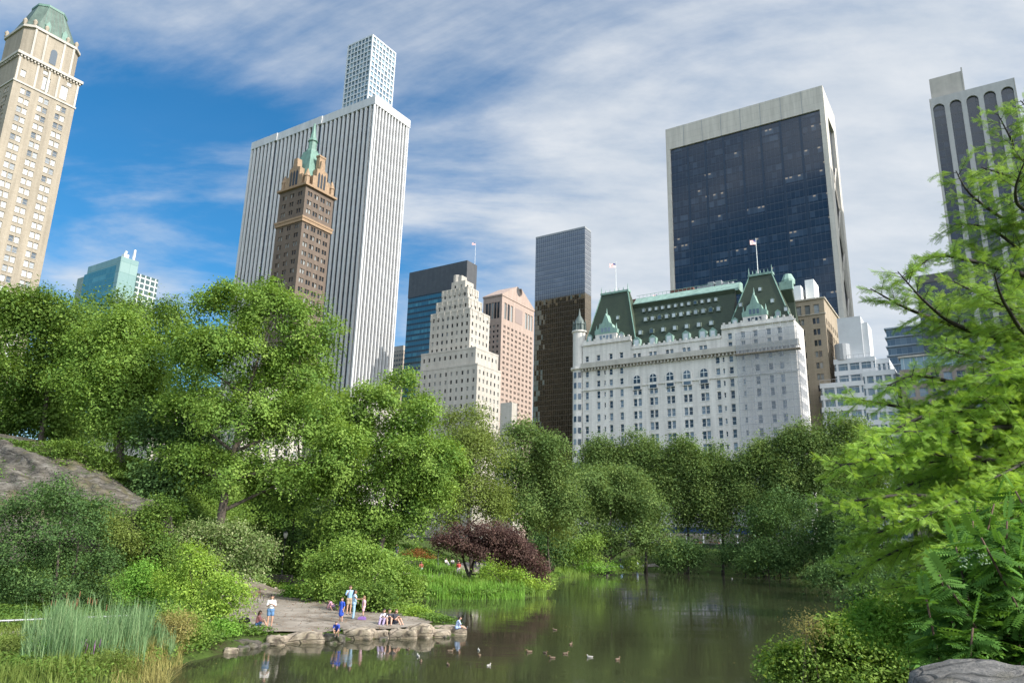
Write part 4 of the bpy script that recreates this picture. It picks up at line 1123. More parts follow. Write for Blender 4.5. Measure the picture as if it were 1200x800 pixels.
        v = MB(); v.tube([(xm, 1, z1 - .4), (xm, 1, z1 + 2)], [.3, .04], 6); 
        for t in (-1, 1): v.tube([(xm + t * hw * .9, .5, z0 + h * .2), (xm + t * hw * .9, .5, z0 + h * .48)], [.35, .04], 6)
        b.part('finial', v, M_copper_p, o)
        wb2 = MB(); wb2.box(x0 + .2, x1 - .2, yo + .05, 4.5, z0 - 3.2, z0 - .01); o2 = b.part('gable_wall', wb2, M_white); v = MB()
        for t in (-.45, -.15, .15, .45): v.box(xm + t * hw - hw * .1, xm + t * hw + hw * .1, yo - .02, yo + .047, z0 - 2.7, z0 - .5)
        b.part('pane', v, G_blue, o2)
    cgable(697, 723, 391, 367, 710.5, pL); cgable(869.5, 899, 370, 343, 884, pR)
    # dormers
    dm = {}
    def dormer(x, y, z, w, h, mat, par, deep=3.0, pitched=True):
        key = (w, h, mat.name)
        if key not in dm:
            q = MB(); q.ext_xz([(-w / 2, 0), (w / 2, 0), (w / 2, h * .8), (0, h * 1.1), (-w / 2, h * .8)], 0, deep)
            q.poly([(-w * .34, -.02, h * .12), (w * .34, -.02, h * .12), (w * .34, -.02, h * .74), (-w * .34, -.02, h * .74)], 1)
            me = q.mesh('dormer'); me.materials.append(mat); me.materials.append(G_bright); dm[key] = me
        o = bpy.data.objects.new('dormer', dm[key]); COL.objects.link(o); o.parent = par; o.location = (x, y, z)
    def yroof(z): return .6 + (z - zeC) / (zrC - zeC) * 6.4
    M_dorm = plain('dark_green_dormer', (.10, .13, .10), .6, .1)
    for r, (f, n, w, h) in enumerate(((.30, 7, 1.5, 1.9), (.58, 11, 1.5, 1.9), (.80, 12, 1.2, 1.5))):
        z = zeC + (zrC - zeC) * f
        for i in range(n): dormer(xlp + 2.2 + (xrp - xlp - 4) * (i + .5 * (r % 2)) / (n - .5), yroof(z) - .35, z, w, h, M_dorm, mr)
    for (a, c) in cp: dormer((X(a) + X(c)) / 2, -.05, zeC + .6, 2.3, 3.2, M_copper_p, mr, 3.0)
    dormer(X(839), -.05, zeC + .6, 2.0, 3.0, M_copper_p, mr)
    for px, py, s in ((866.5, 356, 1.3), (904, 351, 1.3), (912, 368, 1.6), (862, 378, 1.8), (888, 336, 1.2), (910, 376, 1.7), (921, 362, 1.3)):
        x, z = b.N(px, py, 1.5); dormer(x, max(.1, (z - zeR) / (ztR - zeR) * off + .2), z - s * .6, s, s * 1.3, M_copper_p if s > 1.55 else M_dorm, pR, 2.5)
    for px, py, s in ((692, 397, 1.8), (729, 394, 1.8), (722, 371, 1.3), (703, 381, 1.2)):
        x, z = b.N(px, py, 1.5); dormer(x, max(.1, (z - zeL) / (ztL - zeL) * off + .2), z - s * .6, s, s * 1.3, M_copper_p if s > 1.55 else M_dorm, pL, 2.5)
    # round corner turret
    xt = X(676); rt = abs(X(683) - X(669)) / 2; zt = b.N(676, 388)[1]
    t = MB(); t.lathe([(rt, 0), (rt, zbal - .6), (rt + .7, zbal - .3), (rt + .7, zbal + .4), (rt, zbal + .5), (rt, zt - .5), (rt + .4, zt - .2), (rt + .4, zt + .3)], 20, (xt, rt * .8)); to = b.part('corner_turret', t, M_white, smooth=False)
    t = MB(); t.lathe([(rt * .9, zt + .31), (rt * .85, zt + 2.5), (rt * .95, zt + 2.6), (rt * .6, zt + 4.5), (rt * .2, zt + 6), (.06, zt + 8.5)], 16, (xt, rt * .8))
    for k in range(8): a = k * math.pi / 4; t.tube([(xt + rt * math.cos(a), rt * .8 + rt * math.sin(a), zt + .3), (xt + rt * math.cos(a), rt * .8 + rt * math.sin(a), zt + 4)], [.3, .06], 5)
    b.part('turret_cap', t, plain('grey_green_lead', (.09, .12, .11), .5, .2), to)
    v = MB()
    for z in zr:
        for an in (-100, -60):
            a = R(an); c0 = Vector((xt + (rt + .02) * math.cos(a), rt * .8 + (rt + .02) * math.sin(a), z)); tx = Vector((-math.sin(a), math.cos(a), 0))
            v.poly([c0 - tx * .5 - Vector((0, 0, .95)), c0 + tx * .5 - Vector((0, 0, .95)), c0 + tx * .5 + Vector((0, 0, .95)), c0 - tx * .5 + Vector((0, 0, .95))])
    v.v = [(xt + (x - xt) * 1.03, rt * .8 + (y - rt * .8) * 1.03, z) for x, y, z in v.v]; b.part('turret_window', v, G_blue_i, to)
    # brick plant rooms on the flat roof, low shapes behind
    q = MB(); x0, x1 = b.N(785, 342, 15)[0], b.N(812, 338, 15)[0]; q.box(x0, x1, 15, 24, zrC + 3.4, zrC + 6.2); x0, x1 = b.N(735, 345, 16)[0], b.N(750, 345, 16)[0]; q.box(x0, x1, 16, 24, zrC + 1, zrC + 5.5); b.part('brick_plant_room', q, M_redbrick)
    q = MB()
    for px in (820, 826, 833, 842, 850): x = b.N(px, 336, 18)[0]; q.box(x - 1, x + 1, 18, 21, zrC + 3, zrC + 6 + (px % 3)); q.lathe([(.7, zrC + 3), (.7, zrC + 7)], 10, (x + 2, 19))
    b.part('rooftop_unit', q, M_grey)
    # street front: awning and shed
    q = MB(); q.box(xl, 0, -.25, -.003, 0, 6.0); b.part('base_course', q, M_stone)
    flag(b.P(b.N(888, 316, off + 3)[0], off + 3, ztR + .7), 12.5, 'flag on the tall white pole on top of the right green roof', 1.5)
    flag(b.P(b.N(722, 342, off + 4)[0], off + 4, ztL + .7), 12.0, 'flag flying on the pole above the left green roof of the hotel', 1.5)
    flag(b.P(b.N(771, 350, 20)[0], 20, zrC + 3), 4.5, 'small red striped flag low on the middle of the hotel roof', 1.2)
    # scaffold over the right pavilion
    zt = b.N(865, 392)[1]; x0, x1 = b.N(866, 430)[0], 1.0
    s = empty('scaffold', b.P(x0, -1.9, 0), -YAW, 'grey pipe scaffold with netting over the right end of the white hotel', 'scaffold')
    Lx = x1 - x0; nt_ = MB(); nt_.poly([(0, -.15, 0), (Lx, -.15, 0), (Lx, -.15, zt), (0, -.15, zt)]); nt_.poly([(Lx, -.15, 0), (Lx, 9, 0), (Lx, 9, zt * .98), (Lx, -.15, zt)])
    mm, ntt, out = newmat('scaffold_netting'); df = N(ntt, 'BsdfDiffuse'); df.inputs[0].default_value = (.42, .43, .46, 1); tr = N(ntt, 'BsdfTransparent'); mx = N(ntt, 'MixShader')
    tc = N(ntt, 'TexCoord'); f = noise_n(ntt, tc.outputs['Object'], .35, 5, .6); lk(ntt, math_n(ntt, 'MULTIPLY_ADD', f, .5, .12), mx.inputs[0]); lk(ntt, tr.outputs[0], mx.inputs[1]); lk(ntt, df.outputs[0], mx.inputs[2]); lk(ntt, mx.outputs[0], out.inputs[0])
    nt_.build('netting', mm, s)
    pm = MB()
    for x in np.linspace(.1, Lx - .1, 9): pm.tube([(x, 0, 0), (x, 0, zt + (1 if x < Lx * .6 else 2))], .06, 4)
    for y in (2.5, 5, 8): pm.tube([(Lx - .1, y, 0), (Lx - .1, y, zt)], .06, 4)
    for z in np.arange(3, zt, 2.1): pm.tube([(0, 0, z), (Lx, 0, z)], .05, 4); pm.tube([(Lx - .1, 0, z), (Lx - .1, 9, z)], .05, 4)
    pm.build('pipes', M_grey, s)
    pk = MB()
    zd = b.N(900, 413)[1]; pk.box(-.5, Lx + .6, -.6, 1.4, zd - .3, zd); pk.build('planks', plain('weathered_planks', (.25, .20, .15), .8, .2), s)
    return b
HOTEL = hotel()

# ------------------------------------------------------------------ vegetation
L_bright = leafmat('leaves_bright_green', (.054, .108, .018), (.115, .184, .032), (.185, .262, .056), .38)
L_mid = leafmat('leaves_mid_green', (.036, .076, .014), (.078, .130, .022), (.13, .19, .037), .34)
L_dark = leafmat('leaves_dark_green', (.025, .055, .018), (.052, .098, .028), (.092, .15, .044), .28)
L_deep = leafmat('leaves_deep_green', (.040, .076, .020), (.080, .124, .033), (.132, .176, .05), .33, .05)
L_olive = leafmat('leaves_olive_green', (.060, .085, .018), (.105, .140, .030), (.165, .205, .050), .35)
L_yellow = leafmat('leaves_yellow_green', (.085, .15, .022), (.155, .24, .035), (.26, .34, .065), .42)
L_lime = leafmat('leaves_lime_green', (.055, .125, .016), (.10, .205, .03), (.17, .29, .05), .40)
L_purple = leafmat('leaves_dark_purple', (.035, .014, .018), (.070, .037, .033), (.12, .065, .055), .25)
L_rust = leafmat('leaves_rusty_orange', (.07, .03, .012), (.15, .06, .02), (.22, .11, .03), .3)
L_cypress = leafmat('needles_yellow_green', (.10, .18, .03), (.175, .28, .048), (.28, .39, .09), .48, .03)
L_cypress_d = leafmat('needles_fresh_green', (.07, .13, .024), (.125, .21, .04), (.21, .30, .065), .45, .03)
L_sumac = leafmat('leaflets_glossy_green', (.028, .075, .013), (.055, .125, .022), (.10, .20, .04), .36, .05)
L_cream = leafmat('leaves_with_cream_flowers', (.06, .11, .03), (.12, .17, .05), (.30, .31, .17), .3)
L_reed = leafmat('reed_blades', (.055, .105, .045), (.105, .175, .075), (.20, .26, .13), .3)
L_straw = leafmat('dry_reed_blades', (.12, .11, .035), (.21, .19, .06), (.33, .28, .11), .3)
M_bark = plain('grey_brown_bark', (.085, .068, .052), .9, .3, 3.0, .6)
M_bark_d = plain('dark_bark', (.045, .038, .032), .9, .3, 3.0, .6)
M_bark_r = plain('reddish_bark', (.12, .075, .05), .9, .25, 3.0, .5)

def unit(v): return v / np.maximum(np.linalg.norm(v, axis=-1, keepdims=True), 1e-9)
def leaf_quads(rng, pos, nrm, L, W, curl=.12):
    n = len(pos)
    t = unit(np.cross(nrm, rng.normal(size=(n, 3)))); b = np.cross(nrm, t)
    L = L[:, None]; W = W[:, None]
    V = np.empty((n, 4, 3))
    V[:, 0] = pos - t * L * .5; V[:, 1] = pos + b * W * .5 - t * L * .06 + nrm * L * curl
    V[:, 2] = pos + t * L * .5; V[:, 3] = pos - b * W * .5 - t * L * .06 + nrm * L * curl
    return V
def crown_quads(rng, lobes, ncl, nleaf, leaf, spread, up=.45, shell=.55, flat=.6, droop=0.0, wr=.62, rag=.22):
    """clusters of single leaves through the outer part of each lobe; lobes: rows of cx,cy,cz,rx,ry,rz"""
    lobes = np.asarray(lobes, float)
    wgt = (lobes[:, 3] * lobes[:, 5]) ** .9; wgt = wgt / wgt.sum()
    k = rng.choice(len(lobes), ncl, p=wgt)
    d = unit(rng.normal(size=(ncl, 3))); d[:, 2] = np.where((d[:, 2] < -.35) & (rng.random(ncl) < .55), -d[:, 2], d[:, 2])
    # lumpy outline
    ph = rng.random((len(lobes), 6)) * 6.28
    lump = 1 + rag * (np.sin(d[:, 0] * 4.3 + ph[k, 0]) * np.sin(d[:, 1] * 4.7 + ph[k, 1]) + .7 * np.sin(d[:, 2] * 6.1 + ph[k, 2] + 2 * d[:, 0]) * np.sin(d[:, 0] * 7 + ph[k, 3]))
    rad = (shell + (1 - shell) * rng.random(ncl) ** .6) * lump
    rad = np.where(rng.random(ncl) < .13, rad * rng.uniform(1.04, 1.2, ncl), rad)
    cc = lobes[k, :3] + d * lobes[k, 3:6] * rad[:, None]
    cn = unit(d * .7 + np.array([0, 0, up]))
    ct = rng.normal(0, .22, ncl)
    idx = np.repeat(np.arange(ncl), rng.poisson(nleaf, ncl).clip(3))
    m = len(idx)
    g = rng.normal(size=(m, 3)) * spread
    # flatten each cluster along its own normal so that it reads as a leafy spray
    c = cn[idx]; g = g - c * (np.sum(g * c, 1) * (1 - flat))[:, None]
    rr = np.linalg.norm(g, axis=1)
    pos = cc[idx] + g; pos[:, 2] -= droop * rr
    nrm = unit(c + rng.normal(0, .38, (m, 3)))
    L = leaf * np.exp(rng.normal(0, .25, m)); V = leaf_quads(rng, pos, nrm, L, L * wr)
    tint = np.clip(.5 + ct[idx] + rng.normal(0, .13, m), 0, 1)
    return V, tint, cc

def curve(a, b, bend, n=6, rng=random):
    a = Vector(a); b = Vector(b); L = (b - a).length
    off = Vector((rng.uniform(-1, 1), rng.uniform(-1, 1), rng.uniform(-.2, .6))) * bend * L
    return [a.lerp(b, t) + off * math.sin(math.pi * t) for t in [i / (n - 1) for i in range(n)]]
def trunk_mesh(rng, base, lobes, cc, r0, stems=1, lean=None, fork=.35, twigs=24):
    pr = random.Random(int(rng.integers(1e9)))
    mb = MB(); lobes = np.asarray(lobes, float)
    top = Vector(lobes[np.argmax(lobes[:, 2]), :3]); cen = Vector(np.average(lobes[:, :3], axis=0, weights=lobes[:, 3]))
    anchors = []
    for s in range(stems):
        b = Vector(base) + (Vector((pr.uniform(-1, 1), pr.uniform(-1, 1), 0)) * r0 * 2.2 if stems > 1 else Vector((0, 0, 0)))
        e = Vector(cen).lerp(top, .5) if stems == 1 else Vector(lobes[s % len(lobes), :3])
        c = curve(b - Vector((0, 0, .4)), e, .05 if stems == 1 else .1, 9, pr); rs = [r0 * (1.35 if i == 0 else 1 - .80 * (i / 8)) for i in range(9)]
        mb.tube(c, rs, 9)
        anchors += [(c[i], rs[i]) for i in range(2, 9)]
    hub = []
    for l in lobes:
        t = Vector(l[:3])
        cand = [(a, r) for a, r in anchors if a.z < t.z + .2] or anchors[:1]
        a, r = min(cand, key=lambda q: (q[0] - t).length + abs((q[0].z - (t.z * .5 + base[2] * .5))) * .4)
        c = curve(a, t, .09, 7, pr); rr = r * .62; rs = [rr * (1 - .72 * i / 6) for i in range(7)]
        mb.tube(c, rs, 6); hub += [(c[i], rs[i]) for i in (2, 3, 4, 5, 6)]
    if len(cc):
        for q in cc[rng.choice(len(cc), min(twigs, len(cc)), replace=False)]:
            q = Vector(q); a, r = min(hub, key=lambda h: (h[0] - q).length)
            mb.tube(curve(a, q, .12, 5, pr), [max(.012, r * .55 * (1 - .8 * i / 4)) for i in range(5)], 4)
    return mb
SEED = [100]
def plant(name, label, cat, Y, lobes_px, leaf, leaves, mat, base=None, trunk=.3, bark=None, group=None, cluster=None, spread=None, stems=1, depth=1.0,
          ground_z=None, up=.45, shell=.55, wr=.62, droop=0.0, flat=.6, rag=.34, twigs=24, dy=.35, boughs=6, extra=None):
    """a tree or shrub; lobes_px rows: px, py, half width px, half height px at distance Y (plus optional depth shift in metres)"""
    SEED[0] += 1; rng = np.random.default_rng(SEED[0])
    L = []
    for l in lobes_px:
        yy = Y + (l[4] if len(l) > 4 else rng.uniform(-1, 1) * dy * l[2] * pxsize(Y))
        c = at_y(l[0], l[1], yy); s = pxsize(yy, l[0], l[1]); L.append((c.x, c.y, c.z, l[2] * s, (l[2] + l[3]) * .5 * s * depth, l[3] * s))
    L = np.array(L)
    if base is None: bx, by = np.average(L[:, 0], weights=L[:, 3]), Y
    else: p = at_y(base[0], base[1], Y); bx, by = p.x, p.y
    bz = h1(bx, by) if ground_z is None else ground_z
    root = empty(name, (bx, by, bz), 0, label, cat, group)
    Ll = L.copy(); Ll[:, :3] -= (bx, by, bz); big = []
    # boughs: every lobe swells into smaller ones towards its outside
    for l in Ll:
        big.append((*l[:3], *(l[3:6] * .80)))
        for k in range(boughs):
            d = unit(rng.normal(size=3)); d[2] = abs(d[2]) * .9 if rng.random() < .72 else d[2]; d = unit(d); f = rng.uniform(.30, .52)
            big.append((*(l[:3] + d * l[3:6] * rng.uniform(.62, .88)), *(l[3:6] * f)))
    spread = spread or leaf * 3.1; cluster = cluster or 75
    ncl = int(leaves / cluster)
    V, tint, cc = crown_quads(rng, big, ncl, cluster, leaf, spread, up, shell, flat, droop, wr, rag)
    keep = V[:, :, 2].min(1) > .03
    V = V[keep]; tint = tint[keep]
    tr = trunk_mesh(rng, (0, 0, 0), Ll, cc, trunk, stems, twigs=twigs)
    nm = 'trunk' if stems == 1 else 'stems'
    tr.build(nm, bark or M_bark, root, True)
    link_mesh('crown' if stems == 1 else 'foliage', np_quads('crown', V, tint), mat, root)
    return root

# ---- the big bright maples on the left bank
plant('broadleaf_tree', 'tallest bright green tree, left of centre, standing under the brown spired tower', 'tree', 62,
      [(262, 372, 40, 34), (322, 372, 48, 34), (372, 402, 34, 30), (232, 420, 34, 30), (292, 425, 58, 44), (355, 440, 48, 38), (228, 485, 44, 42), (295, 500, 60, 48), (362, 500, 56, 46), (215, 545, 34, 28), (262, 560, 50, 34), (330, 565, 60, 38), (395, 540, 34, 44), (312, 345, 22, 14), (268, 350, 24, 16)],
      .21, 105000, L_bright, base=(254, 625), trunk=.42, twigs=60, shell=.55, cluster=95, spread=.5)
plant('broadleaf_tree', 'wide bright green tree with drooping right side, right of the tallest bright tree', 'tree', 66,
      [(438, 478, 42, 32), (490, 492, 40, 32), (420, 520, 40, 36), (478, 540, 52, 42), (515, 545, 28, 38), (438, 580, 50, 40), (500, 590, 38, 36), (410, 620, 38, 26), (470, 620, 42, 26), (380, 575, 40, 36), (470, 452, 22, 14)],
      .21, 82000, L_bright, base=(440, 640), trunk=.36, twigs=50, shell=.55, cluster=95, spread=.5)
# ---- trees on the left hill
plant('broadleaf_tree', 'mid green tree with a rounded top at the left edge, above the rock outcrop', 'tree', 70,
      [(20, 390, 44, 40), (60, 372, 40, 30), (15, 450, 44, 38), (70, 430, 46, 40), (40, 485, 46, 26), (95, 402, 30, 28)], .27, 36000, L_mid, base=(50, 500), trunk=.26, twigs=36)
plant('broadleaf_tree', 'light green layered tree above the rock, second from the left edge', 'tree', 66,
      [(118, 420, 38, 34), (142, 392, 32, 26), (150, 455, 40, 36), (112, 472, 36, 30), (140, 500, 34, 22), (168, 425, 24, 28), (92, 450, 26, 28)], .22, 40000, L_bright, base=(139, 560), trunk=.26, twigs=36)
plant('broadleaf_tree', 'dark green tree with thin open top showing sky, in front of the green glass block', 'tree', 82,
      [(175, 372, 40, 24), (150, 358, 26, 15), (205, 385, 26, 22), (185, 420, 40, 34), (215, 432, 30, 32), (195, 480, 40, 40), (205, 365, 20, 14)], .27, 17000, L_mid, base=(190, 560), trunk=.25, twigs=46, shell=.4)
plant('broadleaf_tree', 'dark shaded tree low on the slope between the rock outcrop and the tallest tree', 'tree', 64,
      [(185, 520, 32, 44), (205, 560, 34, 36), (180, 575, 30, 24), (222, 520, 24, 40)], .25, 15000, L_dark, base=(196, 600), trunk=.2)
plant('broadleaf_tree', 'dark tree in the second row on the far left hill, behind the rounded one', 'tree', 92,
      [(35, 360, 34, 18), (5, 370, 30, 24), (85, 372, 34, 22), (120, 365, 24, 18), (60, 400, 60, 40), (120, 420, 50, 50), (20, 460, 50, 50), (80, 480, 60, 40), (0, 420, 40, 50)], .30, 30000, L_mid, base=(60, 520), trunk=.3)
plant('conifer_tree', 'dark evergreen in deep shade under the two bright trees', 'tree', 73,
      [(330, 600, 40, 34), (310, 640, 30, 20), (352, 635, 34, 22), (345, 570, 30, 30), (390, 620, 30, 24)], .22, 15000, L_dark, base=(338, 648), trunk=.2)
plant('leaning_trunk_tree', 'tree with a bare dark trunk leaning right on the slope above the rock', 'tree', 68,
      [(165, 470, 26, 24), (150, 440, 24, 22), (180, 450, 22, 20)], .25, 6000, L_mid, base=(143, 552), trunk=.26, bark=M_bark_d)
for i, (px, py, w, h, Y, mt, lab) in enumerate([(255, 500, 70, 90, 100, L_dark, 'dark back row tree directly behind the tallest tree'), (420, 560, 70, 70, 108, L_dark, 'dark back row tree behind the wide bright tree'), (345, 490, 60, 70, 115, L_mid, 'mid green tree showing between the two bright trees at the back'), (120, 480, 70, 70, 105, L_dark, 'dark tree behind the layered tree on the left hill')]):
    plant('broadleaf_tree', lab, 'tree', Y, [(px - w * .5, py, w * .6, h * .6), (px + w * .5, py + 6, w * .6, h * .6), (px, py - h * .45, w * .55, h * .5), (px, py + h * .45, w * .8, h * .5)], .34, 12000, mt, base=(px, 640), trunk=.3)
# ---- trees behind the lawn, centre
plant('broadleaf_tree', 'tall olive green tree with a feathery outline, just right of the wide bright tree', 'tree', 105,
      [(548, 500, 34, 24), (530, 530, 34, 34), (565, 540, 30, 44), (545, 580, 42, 40), (575, 600, 28, 30), (520, 600, 30, 30)], .30, 42000, L_olive, base=(555, 640), trunk=.3, shell=.4, wr=.45)
plant('broadleaf_tree', 'mid green tree with an open crown and dark straight trunk before the pale stepped building', 'tree', 120,
      [(612, 520, 30, 20), (645, 545, 30, 28), (595, 555, 28, 32), (632, 580, 34, 34), (605, 605, 32, 30), (660, 600, 28, 30), (650, 520, 18, 12)], .32, 42000, L_deep, base=(606, 645), trunk=.32, bark=M_bark_d, twigs=46, shell=.45)
plant('broadleaf_tree', 'dense rounded tree with a lit top, between the far bank bushes and the hotel', 'tree', 146,
      [(700, 580, 34, 28), (735, 578, 34, 24), (675, 605, 30, 30), (715, 615, 46, 34), (758, 608, 24, 34), (690, 638, 40, 20), (745, 638, 36, 22), (715, 562, 26, 12)], .36, 46000, L_deep, base=(715, 668), trunk=.4, shell=.6)
plant('broadleaf_tree', 'small tree with yellowish lower leaves between the straight trunk and the rounded tree', 'tree', 125,
      [(645, 590, 22, 24), (650, 622, 22, 22), (625, 610, 18, 20)], .26, 7000, L_olive, base=(645, 650), trunk=.2)
# ---- the row of street trees in front of the hotel
row = [(706, 534, 30, 32, 'leftmost'), (752, 528, 30, 36, 'second from the left'), (800, 534, 29, 36, 'third from the left'), (841, 538, 27, 34, 'fourth from the left'), (890, 534, 30, 40, 'third from the right'), (934, 520, 34, 40, 'second from the right'), (988, 514, 40, 42, 'rightmost')]
for i, (px, py, w, h, o) in enumerate(row):
    Y = 168 - (px - 700) * .035; py += (2, 8, 5, 12, 9, 4, 2)[i]
    plant('street_tree', 'dark green elm in the row before the white hotel, %s of seven' % o, 'tree', Y,
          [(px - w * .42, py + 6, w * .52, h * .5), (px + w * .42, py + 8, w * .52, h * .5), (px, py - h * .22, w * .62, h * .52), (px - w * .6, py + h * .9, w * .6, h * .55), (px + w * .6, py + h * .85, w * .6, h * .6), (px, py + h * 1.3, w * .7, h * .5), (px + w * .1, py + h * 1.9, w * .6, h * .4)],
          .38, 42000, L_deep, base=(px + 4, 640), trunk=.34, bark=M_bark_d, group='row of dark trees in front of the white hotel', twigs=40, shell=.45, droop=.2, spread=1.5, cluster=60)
# ---- shaded undergrowth on the far bank
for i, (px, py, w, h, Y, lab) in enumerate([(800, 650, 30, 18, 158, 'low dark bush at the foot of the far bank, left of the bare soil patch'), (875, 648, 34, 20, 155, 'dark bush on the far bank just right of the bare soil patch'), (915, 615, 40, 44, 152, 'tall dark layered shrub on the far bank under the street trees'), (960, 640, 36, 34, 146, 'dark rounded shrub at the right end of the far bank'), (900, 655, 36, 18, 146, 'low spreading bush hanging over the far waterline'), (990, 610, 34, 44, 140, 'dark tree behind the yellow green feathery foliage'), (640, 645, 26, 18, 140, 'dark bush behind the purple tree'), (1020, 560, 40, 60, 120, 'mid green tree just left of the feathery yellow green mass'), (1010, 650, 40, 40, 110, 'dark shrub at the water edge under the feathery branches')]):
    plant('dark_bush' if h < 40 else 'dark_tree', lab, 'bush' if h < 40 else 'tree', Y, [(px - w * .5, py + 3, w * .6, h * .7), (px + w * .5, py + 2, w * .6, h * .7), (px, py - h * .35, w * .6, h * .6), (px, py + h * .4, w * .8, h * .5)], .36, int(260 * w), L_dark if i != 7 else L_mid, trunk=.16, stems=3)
plant('round_bush', 'light green layered bush on the far bank, reflected in the water', 'bush', 140, [(680, 645, 20, 14), (695, 638, 14, 12), (665, 655, 18, 10), (690, 658, 22, 9)], .26, 6500, L_bright, stems=3, trunk=.12)
plant('round_bush', 'small round green bush right of the people on the far bank', 'bush', 143, [(739, 663, 9, 7), (733, 666, 8, 5), (746, 667, 7, 5)], .22, 1800, L_mid, stems=3, trunk=.08)
plant('round_bush', 'low bright green waterside plants left of the people on the far bank', 'bush', 139, [(705, 665, 20, 4), (688, 666, 14, 4)], .22, 1800, L_lime, stems=3, trunk=.06)
# ---- purple maple
plant('purple_maple', 'wide dark purple maple leaning over the pond', 'tree', 86, [(540, 632, 28, 18), (568, 628, 30, 17), (592, 636, 28, 18), (604, 648, 30, 22), (622, 662, 22, 24), (606, 674, 24, 16), (560, 646, 30, 13), (586, 654, 28, 16), (524, 640, 16, 13), (630, 680, 14, 14), (575, 642, 30, 14)], .19, 40000, L_purple, base=(553, 678), trunk=.22, bark=M_bark_d, stems=3, shell=.45, spread=.42)
plant('yellow_bush', 'yellow green bush under the purple maple at the water edge', 'bush', 82, [(575, 668, 16, 9), (600, 678, 14, 10), (636, 690, 10, 8), (620, 686, 12, 8)], .16, 5500, L_yellow, stems=3, trunk=.06)
# ---- orange and lime mounds by the lawn
plant('rusty_maple_bush', 'low rusty orange mound of leaves beside the lawn', 'bush', 96, [(487, 651, 16, 6), (498, 656, 10, 6), (478, 654, 10, 5)], .14, 5000, L_rust, stems=3, trunk=.07, droop=.3)
plant('yellow_bush', 'yellow green mound just below the rusty orange one', 'bush', 91, [(487, 664, 20, 9), (500, 668, 14, 8), (473, 668, 12, 7)], .15, 6500, L_yellow, stems=3, trunk=.07, droop=.3)
# ---- bushes around the terrace
plant('spreading_bush', 'large bright green bush behind the people on the terrace', 'bush', 58, [(385, 668, 34, 22), (425, 660, 40, 20), (455, 676, 30, 18), (395, 692, 30, 14), (440, 695, 38, 14), (370, 690, 18, 14), (412, 645, 24, 12), (470, 690, 20, 12)], .17, 24000, L_bright, stems=5, trunk=.08, shell=.5)
plant('spreading_bush', 'dark leafy bush low behind the seated group on the rocks', 'bush', 52, [(430, 705, 24, 14), (450, 702, 18, 12), (410, 700, 16, 12)], .15, 8500, L_mid, stems=4, trunk=.05)
plant('flowering_bush', 'pale cream flowering bush left of the paved terrace', 'bush', 58, [(215, 640, 34, 20), (260, 632, 36, 18), (300, 652, 24, 20), (240, 660, 40, 18), (285, 672, 30, 16), (195, 655, 22, 18)], .17, 21000, L_cream, stems=5, trunk=.08)
plant('yellow_green_tree', 'small yellow green tree with fine stems beside the terrace and bicycle', 'tree', 41, [(235, 664, 24, 16), (264, 688, 24, 14), (215, 696, 26, 14), (250, 712, 30, 14), (280, 702, 14, 18), (222, 650, 14, 10), (200, 682, 18, 14)], .11, 13000, L_yellow, base=(240, 745), stems=6, trunk=.06, shell=.35, spread=.3, cluster=40)
plant('lime_bush', 'bright lime green low bush at the left end of the shore rocks', 'bush', 38.5, [(258, 742, 14, 10), (246, 748, 14, 9), (268, 748, 8, 7)], .09, 5500, L_lime, stems=4, trunk=.03)
plant('dark_round_shrub', 'large dark green shrub at the left edge below the rock', 'shrub', 46, [(40, 612, 44, 40), (92, 628, 42, 40), (75, 590, 30, 26), (20, 660, 40, 40), (70, 670, 50, 34), (118, 668, 24, 28), (60, 694, 64, 22), (100, 700, 40, 14), (10, 698, 40, 18), (48, 590, 24, 22), (8, 610, 26, 26)], .125, 40000, L_dark, base=(60, 715), stems=5, trunk=.1, shell=.6)
plant('olive_shrub', 'yellowish olive shrub between the dark shrub and the cream flowering bush', 'shrub', 54, [(135, 625, 20, 16), (152, 640, 18, 18), (120, 615, 14, 10)], .14, 7000, L_olive, stems=4, trunk=.06)
plant('lime_bush', 'bright lime plants on the slope behind the reeds', 'bush', 44, [(155, 692, 22, 16), (180, 690, 18, 14), (168, 675, 14, 12), (190, 705, 20, 14)], .11, 10000, L_lime, stems=4, trunk=.04)
plant('dark_round_shrub', 'shaded shrub on the slope behind the lime plants', 'shrub', 56, [(185, 640, 22, 24), (170, 668, 24, 18), (200, 665, 18, 18), (150, 660, 16, 14)], .14, 9000, L_mid, stems=4, trunk=.06)
plant('slope_bush', 'green bush on the slope right beside the rock outcrop', 'bush', 63, [(90, 528, 30, 10), (120, 545, 26, 12), (150, 565, 26, 14), (180, 590, 24, 14)], .15, 11000, L_mid, stems=5, trunk=.05)
plant('slope_bush', 'bush hanging over the lower right end of the rock outcrop', 'bush', 56, [(110, 600, 18, 10), (140, 606, 16, 10), (172, 608, 18, 12), (198, 604, 16, 12), (188, 592, 10, 8)], .14, 8000, L_mid, stems=4, trunk=.05)
plant('slope_bush', 'bright little bush growing in a crack at the left of the rock', 'bush', 57, [(18, 566, 14, 6), (8, 562, 8, 5)], .11, 1500, L_lime, stems=3, trunk=.03)
plant('spreading_bush', 'bush at the back of the terrace, left of the benches', 'bush', 72, [(300, 625, 20, 14), (330, 660, 26, 12), (345, 672, 24, 10), (362, 655, 16, 14)], .16, 8500, L_mid, stems=4, trunk=.06)
plant('waterside_bush', 'small green bush on the point of the terrace behind the rocks', 'bush', 50, [(487, 722, 14, 5), (497, 724, 10, 4), (478, 724, 8, 4)], .11, 3200, L_yellow, stems=4, trunk=.03)
